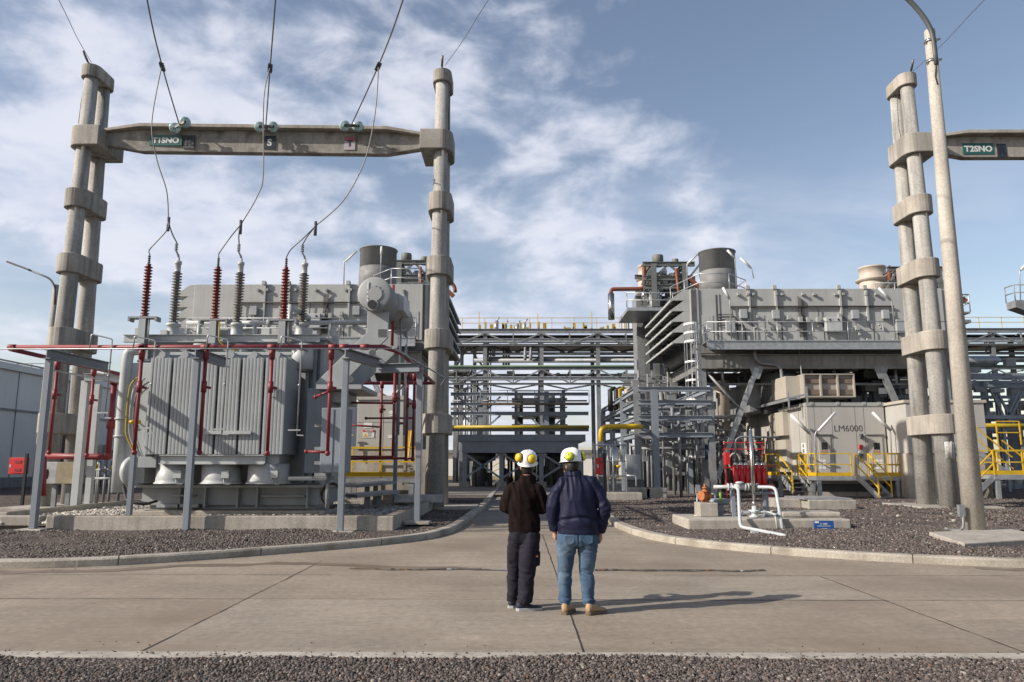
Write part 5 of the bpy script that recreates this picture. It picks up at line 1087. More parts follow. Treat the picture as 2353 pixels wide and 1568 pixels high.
# left electrical house with a danger plate
Yd = 30.2; dx0, dx1 = XA(818, Yd, 2), XA(926, Yd, 2); dz0, dz1 = ZA(1033, Yd), ZA(913, Yd)
eh = thing('electrical_house', 'beige electrical cabinet house behind the pit with a danger plate', 'enclosure', ((dx0 + dx1) / 2, Yd, G))
b = B(); b.box((dx0, Yd, dz0), (dx1, Yd + 4.5, dz1)); b.done('wall', BEIGE, eh, bev=.02)
b = B(); b.box((dx0 - .04, Yd - .05, dz1 - .10), (dx1 + .04, Yd + 4.5, dz1 + .06)); b.prism([at(x, y, Yd + .4) for x, y in ((852, 912), (858, 904), (880, 904), (880, 912))], (0, 2, 0)); b.done('roof', BEIGE, eh)
b = B(); b.box((dx0, Yd - .004, ZA(971, Yd)), (dx1, Yd - .001, ZA(970, Yd))); b.box((dx0 + (dx1 - dx0) * .56, Yd - .004, dz0), (dx0 + (dx1 - dx0) * .568, Yd - .001, dz1)); b.done('panel_seam', DGREY, eh)
a, c = at(834.5, 988, Yd), at(860, 1006, Yd); b = B(); b.box((a.x, Yd - .02, c.z), (c.x, Yd - .003, a.z)); sg = b.done('danger_plate', WHITE, eh)
b = B(); b.box((a.x, Yd - .026, a.z - (a.z - c.z) * .30), (c.x, Yd - .02, a.z)); o = b.done('red_band', RED2, sg); text('lettering', 'PELIGRO', .085, ((a.x + c.x) / 2 + .02, Yd - .03, a.z - (a.z - c.z) * .15), LETW, sg, .003)
b = B(); m = a.x + (c.x - a.x) * .22; z = c.z + (a.z - c.z) * .12; b.prism([(m - .09, Yd - .024, z), (m + .09, Yd - .024, z), (m, Yd - .024, z + .15)], (0, .004, 0)); b.done('warning_triangle', YEL, sg)
b = B()
for k in range(4): z = c.z + (a.z - c.z) * (.58 - .14 * k); b.box((a.x + (c.x - a.x) * .42, Yd - .024, z), (a.x + (c.x - a.x) * (.82 - .1 * (k % 2)), Yd - .02, z + .016))
b.split('notice_line', LETK, sg)
b = B()
for px0, py0, w_, h_ in ((846, 975, .17, .12), (846, 983, .17, .04), (899, 948, .09, .13), (899, 955, .07, .06), (897, 1004, .09, .12)): p = at(px0, py0, Yd); b.box((p.x - w_, Yd - .015, p.z - h_ / 2), (p.x + w_, Yd - .003, p.z + h_ / 2))
b.split('small_notice', WHITE, eh)
b = B(); b.box((dx0 - 1.2, Yd + .05, G - .05), (dx1 + .9, Yd + 5, dz0)); b.done('plinth', CONC2, eh)
zl = ZA(1097, 28.6); xa_, xb_ = XA(792, 28.6, zl), XA(954, 28.6, zl)
p5 = platform('long yellow railed walkway in front of the left electrical house', xa_, xb_, 28.6, 29.8, zl, [[(xa_, 28.6, zl), (xb_, 28.6, zl), (xb_, 29.8, zl)], [(xa_, 29.8, zl), (xb_ - 1.5, 29.8, zl)]])
b = B()
for px0, y0, y1_ in ((933, 990, 1110), (938, 990, 1110), (943, 990, 1060)): b.bar(at(px0 + 2, y0, 29.2), at(px0 - 6, y1_, 28.9), .05)
b.bar(at(800, 1000, 30.0), at(800, 1040, 30.0), .05); b.bar(at(794, 1000, 30.0), at(812, 1000, 30.0), .05); b.split('ladder_rail', YEL, p5)
b = B()
for k in range(7): p = at(938, 1068 + 7 * k, 28.9); b.bar(p - V((.1, 0, 0)), p + V((.5, 0, 0)), .04)
b.bar(at(932, 1060, 28.9), at(926, 1115, 28.8), .05); b.bar(at(952, 1060, 28.9), at(950, 1115, 28.8), .05); b.split('rung', GALV, p5)
for i, (x0, y0, x1, y1, Y0, lab) in enumerate(((805, 1128, 880, 1140, 24.6, 'long grey trench cover slab beside the pit, nearest the transformer'), (806, 1110, 872, 1117, 26.0, 'grey sloping trench cover slab behind its longer neighbour'))):
    a, c = at(x0, y1, Y0), at(x1, y0, Y0 + 1.4); b = B(); b.bar((a.x, Y0, a.z), (c.x + .4, Y0 + 1.0, a.z + .1), .9, .1); b.bar((a.x + .5, Y0 + .3, G), (a.x + .5, Y0 + .3, a.z), .15); b.bar((c.x, Y0 + .7, G), (c.x, Y0 + .7, a.z), .15); b.done('trench_cover', GALVD, label=lab, cat='cover')
b = B(); a = at(905, 1147, 26.2); b.box((a.x, 26.2, G + .3), (a.x + 1.6, 26.9, G + .55)); b.done('cable_duct_cover', GALV, label='ribbed pale duct cover inside the pit right corner', cat='cover')
# ------------------------------------------------------------ pipe racks between the two houses
YP = 66.0
def zP(py, Y=YP): return ZA(py, Y)
rk_ = thing('pipe_rack', 'long grey steel pipe rack in the background between the filter houses', 'pipe rack', (10, YP, 0))
xs = [XA(1114 + 131 * i, YP, 7) for i in range(-1, 12)]
zt_ = zP(757)
for yy in (YP, YP + 5):
    for x in xs: b = B(); b.ibeam((x, yy, 0), (x, yy, zt_), .34, .36, .05, (0, 1, 0)); b.done('column', GALVD, rk_)
lv = [(757, 767, .3), (779, 788, .3), (792, 796, .22), (845, 851, .25), (867, 875, .3), (881, 885, .16)]
x0, x1 = xs[0] - 1, xs[-1] + 5
for y0, y1, d_ in lv:
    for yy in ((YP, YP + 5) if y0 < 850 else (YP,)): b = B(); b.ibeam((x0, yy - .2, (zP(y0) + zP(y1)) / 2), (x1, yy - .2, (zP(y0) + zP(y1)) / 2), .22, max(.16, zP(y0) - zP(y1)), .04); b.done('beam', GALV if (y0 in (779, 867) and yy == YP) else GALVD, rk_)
b = B()
for i in range(len(xs) - 1):
    a, c = xs[i], xs[i + 1]; m = (a + c) / 2
    for (u, l) in ((767, 793), (850, 882)):
        b.bar((a, YP - .25, zP(u)), (m, YP - .25, zP(l)), .09, .12); b.bar((c, YP - .25, zP(u)), (m, YP - .25, zP(l)), .09, .12); b.bar((m, YP - .25, zP(u)), (m, YP - .25, zP(l)), .1)
        b.bar((a, YP + 5, zP(u)), (m, YP + 2, zP(u) - .2), .12); b.bar((c, YP + .1, zP(l)), (m, YP + 5, zP(l)), .12); b.bar((a, YP + .1, zP(l)), (m, YP + 5, zP(l)), .12); b.bar((m, YP, zP(u) - .1), (m, YP + 5, zP(u) - .1), .12)
b.split('bracing', GALVD, rk_)
b = B(); b.box((x0, YP + .4, zP(770)), (x1, YP + 4.6, zP(770) + .06)); b.box((x0, YP + .6, zP(791)), (x1, YP + 4.6, zP(791) + .05)); b.done('deck_grating', DGREY, rk_)
random.seed(9); b = B()
for k in range(60): x = random.uniform(x0, x1); y = random.choice((774, 790, 853)); b.box((x, YP + random.uniform(0, 3), zP(y)), (x + random.uniform(.2, 1.6), YP + 3.5, zP(y) + random.uniform(.1, .45)))
b.split('cable_duct', GALV, rk_)
b = B(); yrail(b, [(x0, YP - .1, zt_ + .05), (x1, YP - .1, zt_ + .05)], .95, 2.0, False, .045); b.done('railing', YEL, rk_)
b = B(); 
for k in range(30): x = random.uniform(XA(1050, YP, 12), XA(1420, YP, 12)); b.box((x, YP + 1, zt_), (x + random.uniform(.05, .3), YP + 1.2, zt_ + random.uniform(.3, .9)))
for px, h_ in ((1100, 2.2), (1236, 2.0), (1361, 2.2)): x = XA(px, YP + 3, 12); b.tube([(x, YP + 3, zt_), (x, YP + 3, zt_ + h_)], .04, 5)
for k in range(10): x = random.uniform(XA(1430, YP, 12), XA(1480, YP, 12)); b.box((x, YP + .5, zt_), (x + .08, YP + .7, zt_ + random.uniform(.6, 1.1)))
b.split('deck_equipment', MUST, rk_)
vents = ((1140, 738, .22), (1205, 742, .16), (1188, 746, .2), (1160, 746, .2))
for px, py, r_ in vents: x = XA(px, YP + 2, 12); b = B(); b.tube([(x, YP + 2, zt_), (x, YP + 2, zP(py, YP + 2))], r_, 10); b.tube([(x, YP + 2, zP(py, YP + 2)), (x + .3, YP + 2, zP(py, YP + 2) + .35)], .07, 6); b.done('safety_valve', GALV, rk_)
def longpipe(label, py, r, mat, x0, x1, Y, name='pipe'):
    z = ZA(py, Y); b = B(); b.tube([(x0, Y, z), (x1, Y, z)], r, 12); return b.done(name, mat, label=label, cat='pipe')
longpipe('green pipe lying along the pipe rack', 842, .09, GREEN, x0, x1, YP - .3)
longpipe('thinner silver pipe upper of the pair in the rack gap', 814, .11, GALVD, xs[1], x1, YP + .4)
longpipe('thick silver pipe lower of the pair in the rack gap', 829, .20, GALVD, xs[1] - 1, x1, YP + .4)
longpipe('dull grey pipe between the two silver pipes', 822, .10, GALVD, xs[1], x1, YP + 3)
b = B()
for px, y0, y1_ in ((1134, 792, 815), (1355, 0, 0)):
    if y0: x = XA(px, YP + 1, 9); b.tube([(x, YP + 1, zP(y0)), (x, YP + 1, zP(y1_))], .16, 8)
for px in (1157, 1163, 1169): x = XA(px, YP + 2, 8); b.tube([(x, YP + 2, zP(792)), (x, YP + 2, zP(843))], .1, 6)
for px in (1207, 1220): x = XA(px, YP - .2, 8); b.lathe([(.10, 0), (.15, .15), (.15, .6), (.11, .7), (.11, 1.15)], (x, YP - .2, zP(829)), n=12)
for px in (1122, 1127): x = XA(px, YP + 1, 6); b.tube([(x, YP + 1, 0), (x, YP + 1, zP(790))], .06, 6)
b.split('drop_pipe', GALVD, rk_)
# lower blue grey rack in front of it
YQ = 60.0; zQ = lambda py: ZA(py, YQ)
rq = thing('pipe_rack', 'lower blue grey steel pipe rack with a rusty walkway, above and behind the cooler', 'pipe rack', (3, YQ, 0)); qx0, qx1 = XA(1036, YQ, 5), XA(1352, YQ, 5)
for px in (1104, 1256):
    for yy in (YQ, YQ + 4): x = XA(px, YQ, 5); b = B(); b.ibeam((x, yy, 0), (x, yy, zQ(901)), .36, .4, .05, (0, 1, 0)); b.done('column', BLUEG, rq)
for y0, y1_ in ((903, 910), (926, 932), (947, 955), (985, 992)):
    for yy in (YQ,): b = B(); b.ibeam((qx0, yy - .2, (zQ(y0) + zQ(y1_)) / 2), (qx1, yy - .2, (zQ(y0) + zQ(y1_)) / 2), .2, max(.16, zQ(y0) - zQ(y1_)), .04); b.done('beam', BLUEG, rq)
b = B(); b.box((XA(1105, YQ, 6), YQ - .9, zQ(932)), (qx1, YQ - .2, zQ(929))); b.done('walkway', pm('rusty_grating', (0.20, 0.135, 0.095), .8, var=.3, s=4), rq)
b = B(); rail(b, [(XA(1105, YQ, 6), YQ - .9, zQ(929)), (qx1, YQ - .9, zQ(929))], 1.0, 2.1, .03, ()); 
for a0, a1, a2, a3 in ((1110, 990, 1150, 955), (1100, 990, 1065, 955), (1250, 990, 1215, 955), (1104, 955, 1150, 912), (1050, 910, 1100, 955), (1262, 990, 1300, 955)): b.bar(at(a0, a1, YQ - .1), at(a2, a3, YQ - .1), .14)
b.split('bracing', BLUEG, rq)
b = B()
for k in range(1): z = zQ(919 + 21 * k); b.tube([(qx0, YQ + 1 + .6 * k, z), (qx1, YQ + 1 + .6 * k, z)], .07, 7)
b.split('rack_pipe', GALVD, rq)
longpipe('long mustard yellow pipe lying on the lower rack', 981.5, .13, MUST, qx0, qx1, YQ - .5)
# braced bay and vertical pipes left of the rack, denser steel between the racks and behind the process rack
by = thing('braced_bay', 'braced steel bay with vertical pipes right of the middle twin poles', 'frame', (XA(1075, 68, 6), 68, 0)); b = B()
for px in (1046, 1060, 1090): x = XA(px, 68, 6); b.ibeam((x, 68, 0), (x, 68, ZA(800, 68)), .3, .3, .04, (0, 1, 0))
for p0, y0, p1_, y1_ in ((1072, 792, 1112, 846), (1078, 792, 1050, 840), (1060, 850, 1112, 905), (1050, 905, 1088, 850), (1046, 950, 1090, 900), (1050, 905, 1100, 960), (1060, 900, 1110, 880), (1048, 990, 1085, 930)): b.bar(at(p0, y0, 68), at(p1_, y1_, 68), .17)
for py in (846, 874, 905, 940, 962): b.bar(at(1036, py, 68), at(1116, py, 68), .22)
b.split('steel', GALVD, by); b = B(); random.seed(17)
for k in range(9): px = 1052 + k * 7.5; x = XA(px, 69, 6); b.tube([(x, 69 + (k % 3) * .5, 0), (x, 69 + (k % 3) * .5, ZA(random.uniform(845, 905), 69))], random.uniform(.06, .16), 7)
b.split('riser', GALV, by)
mc = thing('pipe_cluster', 'dense cluster of pipes and steel behind the process rack, left of the legs', 'pipework', (XA(1490, 52, 6), 52, 0)); b = B(); random.seed(23)
for k in range(26): px = random.uniform(1440, 1590); Y = random.uniform(49, 54); x = XA(px, Y, 6); b.tube([(x, Y, 0), (x, Y, ZA(random.uniform(820, 960), Y))], random.uniform(.04, .16), 7)
for k in range(14): py = random.uniform(850, 1000); Y = random.uniform(49, 54); b.bar(at(1430, py, Y), at(1600, py, Y), random.uniform(.08, .25))
for k in range(30): p = at(random.uniform(1440, 1590), random.uniform(860, 1010), random.uniform(49, 53)); q = random.uniform(.1, .5); b.box(p, p + V((q, q, q * random.uniform(.5, 2))))
b.split('pipe_run', GALVD, mc)
# dark process tower far behind
pt_ = thing('process_structure', 'dark open process structure rising behind the lower pipe rack', 'structure', (3, 74, 0)); b = B(); random.seed(21)
for px in (1186, 1240, 1296): x = XA(px, 74, 5); b.box((x - .15, 74, 0), (x + .15, 74.3, ZA(896, 74))); b.box((x - .15, 78, 0), (x + .15, 78.3, ZA(896, 74)))
for py in (897, 915, 935, 955, 975): z = ZA(py, 74); b.box((XA(1176, 74, 5), 73.9, z - .14), (XA(1304, 74, 5), 74, z)); b.box((XA(1176, 74, 5), 74, z - .15), (XA(1304, 74, 5), 78, z - .11)) if py in (915, 955) else None
b.done('frame', BLUEG, pt_)
for px0, px1_ in ((1182, 1202), (1230, 1246), (1258, 1276)):
    b = B(); x = XA((px0 + px1_) / 2, 75.5, 5); b.tube([(x, 75.5, 0), (x, 75.5, ZA(908, 75.5))], (XA(px1_, 75.5, 5) - XA(px0, 75.5, 5)) / 2, 14); b.done('vessel', DGREY, pt_)
# air cooler on legs
Ya = 53; a, c = at(1062, 999, Ya), at(1346, 1041, Ya); ac = thing('air_cooler', 'long blue grey air cooler box standing on braced legs, behind the men', 'cooler', ((a.x + c.x) / 2, Ya, G)); zm = a.z - (a.z - c.z) * .38
b = B(); b.box((a.x, Ya, c.z), (c.x - .5, Ya + 6, zm)); b.box((a.x - .3, Ya - .06, zm), (c.x, Ya + 6, a.z)); b.done('casing', BLUEG, ac, bev=.02)
for px in (1067, 1152, 1244, 1336):
    for yy in (Ya + .1, Ya + 5.5): b = B(); x = XA(px, Ya, 1.5); b.box((x - .15, yy, G), (x + .15, yy + .3, c.z)); o = b.done('leg', BLUEG, ac); b = B(); b.box((x - .35, yy - .1, G - .02), (x + .35, yy + .5, G + .38)); b.done('foot', CONC, o)
b = B()
for p0, p1_ in ((1067, 1152), (1152, 1244), (1244, 1336)):
    b.bar(at(p0, 1042, Ya + .15), at(p1_, 1100, Ya + .15), .14); b.bar(at(p1_, 1042, Ya + .15), at(p0, 1100, Ya + .15), .14)
b.split('brace', BLUEG, ac)
for px in (1105, 1198, 1290): b = B(); x = XA(px, Ya + 3, 2); b.lathe([(1.1, c.z - .02), (1.1, c.z - .5), (.9, c.z - .55)], (x, Ya + 2.5, 0), n=20); b.tube([(x, Ya + 2.5, G), (x, Ya + 2.5, c.z - .5)], .5, 10); b.done('fan_drive', DGREY, ac)
random.seed(31); b = B()
um = thing('pump_skid', 'row of dark pumps and pipes in the shade under the air cooler', 'machinery', (3, 56, G))
for k in range(46): x = random.uniform(XA(1060, 56, 1), XA(1340, 56, 1)); y = random.uniform(55, 58.5); h_ = random.uniform(.3, 1.6); q = random.uniform(.08, .45); b.box((x, y, G), (x + q, y + q, h_))
for k in range(12): x = random.uniform(XA(1060, 56, 1), XA(1340, 56, 1)); b.tube([(x, 57, G), (x, 57, 2.4)], random.uniform(.04, .12), 7)
b.split('pump', DGREY, um)
b = B(); 
for p0, p1_, y0, y1_ in ((1128, 1168, 1075, 1052), (1126, 1170, 1088, 1066)): b.bar(at(p0, y0, 66), at(p1_, y1_, 66), .07)
for px in (1128, 1150, 1168): b.bar(at(px, 1060, 66), at(px, 1105, 66), .06)
b.done('yellow_handrail', YEL, label='yellow handrail glimpsed between the air cooler legs', cat='handrail')
fw = thing('far_building', 'low pale building seen under the air cooler', 'building', (0, 105, 0)); b = B(); b.box((-60, 105, 0), (90, 118, 3.2)); b.done('wall', HALL, fw); b = B(); b.box((-61, 104.5, 3.2), (91, 119, 3.6)); b.done('roof', GALVD, fw)
sheet('dry_field', [(-200, 78, 0), (250, 78, 0), (250, 140, 0), (-200, 140, 0)], pm('dry_grass', (0.27, 0.21, 0.09), .9, var=.3, s=.8), .112)
# modular process frame right of the road
pr = thing('process_rack', 'blue grey steel process frame beside the road, with beams running back', 'rack', (8, 38, G)); fx = XA(1462, 38, 3)
Yc_ = [37.5, 42.5, 47.5, 52.5]; fz = ZA(892, 37.5)
for y in Yc_:
    for x in (fx, fx + 3.6): b = B(); b.ibeam((x, y, G), (x, y, fz), .3, .3, .035, (0, 1, 0)); b.done('column', BLUEG if y > 38 else GALVD, pr)
b = B()
for py in (896, 926, 962, 1000): z = ZA(py, 37.5); b.ibeam((fx, 37.3, z), (fx + 3.6, 37.3, z), .2, .24, .03); b.ibeam((fx, 37.5, z), (fx, 52.5, z), .2, .26, .03); b.ibeam((fx + 3.6, 37.5, z), (fx + 3.6, 52.5, z), .2, .26, .03)
for z in (ZA(926, 37.5), ZA(962, 37.5)):
    for y in Yc_[1:]: b.ibeam((fx, y, z), (fx + 3.6, y, z), .2, .24, .03)
b.split('beam', BLUEG, pr)
b = B(); random.seed(41)
for k in range(46): x = random.uniform(fx, fx + 3.6); y = random.uniform(38, 44); z = random.choice((ZA(926, 37.5), ZA(962, 37.5), ZA(1000, 37.5), ZA(1060, 37.5))); q = random.uniform(.06, .3); b.box((x, y, z), (x + q, y + q, z + random.uniform(.1, .7)))
for k in range(12): x = random.uniform(fx, fx + 3.4); y = random.uniform(37.6, 42); b.tube([(x, y, G), (x, y, random.uniform(2.5, fz))], random.uniform(.03, .09), 7)
for k in range(8): z = random.uniform(2.2, fz - .2); b.tube([(fx, 38.5 + k * .4, z), (fx + 3.6, 38.5 + k * .4, z)], random.uniform(.04, .1), 7)
b.split('piping', GALVD, pr)
for px, mat in ((1403, RUBB), (1417, RUBB), (1424, MUST), (1441, CREAM)):
    b = B(); x = XA(px, 46, 5); b.tube([(x, 46, ZA(945, 46)), (x, 46, ZA(897, 46)), (x + .3, 46.2, ZA(893, 46))], .16, 8); b.done('cable_loop', mat, pr)
b = B(); p = [at(1380, 1030, 36.2), at(1380, 981, 36.2), at(1466, 980, 36.2), at(1474, 981, 37.2)]; b.pipe(p, .12, .35, 12); b.done('pipe', YEL, label='bright yellow pipe bending over beside the red hose cabinet', cat='pipe')
sk = thing('gas_skid', 'galvanised gas skid with a silver filter vessel behind the hose cabinet', 'machinery', (XA(1410, 35, 1), 35, G)); b = B(); x0s, x1s = XA(1367, 35, 1), XA(1440, 35, 1)
for x in (x0s, x0s + .6, x1s - .6, x1s): b.tube([(x, 35, G + .2), (x, 35, ZA(1020, 35))], .035, 6)
for py in (1023, 1060, 1094): b.tube([(x0s, 35, ZA(py, 35)), (x1s, 35, ZA(py, 35))], .035, 6)
for k in range(18): p = at(random.uniform(1370, 1440), random.uniform(1022, 1098), 35.6); q = random.uniform(.05, .16); b.box(p, p + V((q, q, q * 2)))
b.pipe([at(1440, 1093, 34.8), at(1462, 1094, 34.8), at(1462, 1118, 34.8)], .04, .1, 7); b.done('frame', GALV, sk)
b = B(); p = at(1411, 1100, 35.3); q = at(1411, 1028, 35.3); b.lathe([(.10, 0), (.22, .06), (.22, q.z - p.z - .1), (.12, q.z - p.z)], p, n=18); b.done('filter_vessel', STEELB, sk)
b = B(); p = at(1421, 1072, 34.9); b.lathe([(.0, -.12), (.10, .0), (.10, .06)], p, n=10); b.done('yellow_funnel', YEL, sk)
b = B(); b.box((x0s - .3, 34.4, G - .05), (x1s + .6, 37, G + .32)); b.done('plinth', CONC2, sk, bev=.02)
cb = thing('control_cabinet', 'grey upright control cabinet under the process frame', 'cabinet', (XA(1457, 36.5, 1), 36.5, G)); a, c = at(1440, 1045, 36.5), at(1474, 1103, 36.5); b = B(); b.box((a.x, 36.5, c.z), (c.x, 37.2, a.z)); b.done('body', TGREY, cb, bev=.02); b = B(); b.box((a.x + .25, 36.47, c.z + .05), (c.x - .05, 36.498, a.z - .05)); o = b.done('door', TGREY, cb); p = at(1461, 1073, 36.5); b = B(); b.box((p.x - .1, 36.46, p.z - .12), (p.x + .1, 36.468, p.z + .12)); b.done('label_plate', TPALE, o); b = B(); b.box((a.x, 36.6, G), (c.x, 37.1, c.z)); b.done('base', DGREY, cb)
b = B(); p = at(1503, 896, 36.8); q = at(1505, 1120, 36.8); b.ibeam((p.x, 36.8, G), (p.x, 36.8, p.z), .3, .3, .04, (0, 1, 0)); b.done('steel_column', POSTG, label='free standing galvanised column right of the process frame', cat='column')
for i, (px, lab) in enumerate(((1470, 'left of two rough concrete footings beneath the process frame'), (1508, 'right of two rough concrete footings beneath the process frame'))): b = B(); x = XA(px, 36, .4); b.box((x - .5, 35.9, G - .05), (x + .5, 37.2, G + .5)); b.done('footing', CONC2, label=lab, cat='footing', bev=.05)
# machinery filling the shade between frame and enclosure
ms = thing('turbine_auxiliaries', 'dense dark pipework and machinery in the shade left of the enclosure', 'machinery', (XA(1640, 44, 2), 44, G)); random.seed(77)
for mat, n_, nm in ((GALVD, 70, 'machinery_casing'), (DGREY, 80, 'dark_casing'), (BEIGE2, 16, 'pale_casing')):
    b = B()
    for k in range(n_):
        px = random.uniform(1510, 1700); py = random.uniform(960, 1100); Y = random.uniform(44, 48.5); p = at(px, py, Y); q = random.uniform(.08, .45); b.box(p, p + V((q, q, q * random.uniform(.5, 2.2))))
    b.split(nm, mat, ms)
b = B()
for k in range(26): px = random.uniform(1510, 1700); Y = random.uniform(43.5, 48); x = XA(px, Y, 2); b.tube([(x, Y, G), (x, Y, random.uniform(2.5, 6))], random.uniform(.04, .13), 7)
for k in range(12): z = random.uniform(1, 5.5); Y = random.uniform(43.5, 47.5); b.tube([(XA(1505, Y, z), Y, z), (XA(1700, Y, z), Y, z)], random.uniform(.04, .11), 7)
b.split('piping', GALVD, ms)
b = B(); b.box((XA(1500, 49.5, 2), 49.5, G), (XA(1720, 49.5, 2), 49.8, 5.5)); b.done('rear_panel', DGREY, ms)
b = B(); b.tube([at(1620, 1035, 41.5), at(1637, 1032, 41.5)], .28, 14); b.tube([at(1628, 1035, 41.6), at(1628, 1056, 41.6)], .2, 12); b.done('blue_motor', BLUEM, label='blue electric motor right of the caged ladder', cat='motor')
b = B(); b.tube([at(1688 + 13 * math.cos(t), 1062 + 20 * math.sin(t), 37.5) for t in [i / 16 * 6.283 for i in range(17)]], .04, 6); b.done('pale_hose', CREAM, label='pale coiled hose hanging left of the red gas cylinders', cat='hose')
gd = thing('dark_backing', 'added dark backing and ducts deepening the shade under the right filter house', 'machinery', (XA(1880, 51, 4), 51, G)); b = B(); random.seed(51)
b.box((XA(1700, 51, 5), 51, G), (XA(1985, 51, 5), 51.6, ZA(862, 51))); b.done('casing', DGREY, gd, bev=.05); b = B()  # dark slab added to close bright gaps and deepen the shade
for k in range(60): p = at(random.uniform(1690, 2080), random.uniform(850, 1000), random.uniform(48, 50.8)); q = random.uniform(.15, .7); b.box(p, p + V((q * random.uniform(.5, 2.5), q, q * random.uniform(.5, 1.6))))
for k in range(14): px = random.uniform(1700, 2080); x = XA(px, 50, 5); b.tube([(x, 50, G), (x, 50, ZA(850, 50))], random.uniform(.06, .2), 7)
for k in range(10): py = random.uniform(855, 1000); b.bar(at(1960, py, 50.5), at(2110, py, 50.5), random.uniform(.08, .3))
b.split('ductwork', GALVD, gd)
# red gas cylinders in their rack
cr = thing('cylinder_rack', 'red steel rack holding the bank of red gas cylinders', 'rack', (XA(1725, 37, 1), 37, G)); z0 = ZA(1113, 36.6); z1 = ZA(1062, 36.6); x0c, x1c = XA(1680, 36.6, 1.3), XA(1768, 36.6, 1.3); b = B()
for x in (x0c, (x0c + x1c) / 2 + .3, x1c): b.box((x - .022, 37.5, G), (x + .022, 37.54, ZA(1018, 37)))
for py in (1018, 1033, 1076): b.box((x0c - .1, 37.45, ZA(py, 37)), (x1c + .1, 37.5, ZA(py, 37) + .045))
b.box((x0c - .1, 36.2, z0 - .08), (x1c + .1, 37.5, z0 - .005)); b.box((x0c - .05, 36.28, ZA(1073, 36.3)), (x1c + .05, 36.32, ZA(1073, 36.3) + .05)); b.box((x0c, 36.4, G), (x0c + .1, 36.5, z0 - .08)); b.box((x1c - .1, 36.4, G), (x1c, 36.5, z0 - .08)); b.done('frame', RED2, cr)
b = B(); b.box((x0c - .14, 36.9, ZA(1068, 36.9)), (x0c + .06, 37.3, ZA(1040, 36.9))); b.done('manifold_box', RED2, cr)
proto = None
for row in range(2):
    for k in range(6):
        x = x0c + .24 + k * (x1c - x0c - .4) / 5.4 + row * .06; y = 36.55 + row * .4
        if proto is None:
            proto = thing('gas_cylinder', 'front row red gas cylinder with a silver shoulder, standing in the red rack', 'gas cylinder', (x, y, z0), 'red gas cylinders in the front row of the rack'); hh = z1 - z0; rc = .115
            b = B(); b.lathe([(rc * .9, 0), (rc, .03), (rc, hh * .84)], (x, y, z0), n=18); b.done('body', RED2, proto)
            b = B(); b.lathe([(rc, hh * .84), (rc * .9, hh * .90), (rc * .5, hh * .97), (rc * .3, hh)], (x, y, z0), n=18); b.done('shoulder', STEELB, proto)
            b = B(); b.box((x - .03, y - rc - .012, z0 + hh * .72), (x + .03, y - rc + .01, z0 + hh * .85)); b.done('label_plate', WHITE, proto)
            b = B(); b.tube([(x, y, z0 + hh), (x, y, z0 + hh + .16)], .03, 7); b.tube([(x - .08, y, z0 + hh + .1), (x + .08, y, z0 + hh + .1)], .022, 6); b.pipe([(x, y, z0 + hh + .12), (x, y, z0 + hh + .25), (x, y + .3, z0 + hh + .3)], .012, .05, 5); b.done('valve', DGREY, proto); base0 = V((x, y, z0))
        else:
            c_ = dup(proto, V((x, y, z0)) - base0)
            if row: c_['label'] = 'rear row red gas cylinder half hidden in the red rack'; c_['group'] = 'red gas cylinders in the rear row of the rack'
b = B(); b.pipe([at(1690, 1060, 36), at(1690, 1012, 36), at(1700, 1004, 36), at(1790, 1006, 36)], .045, .2, 7); b.done('pipe', GALV, label='thin galvanised pipe looping above the gas cylinders', cat='pipe')
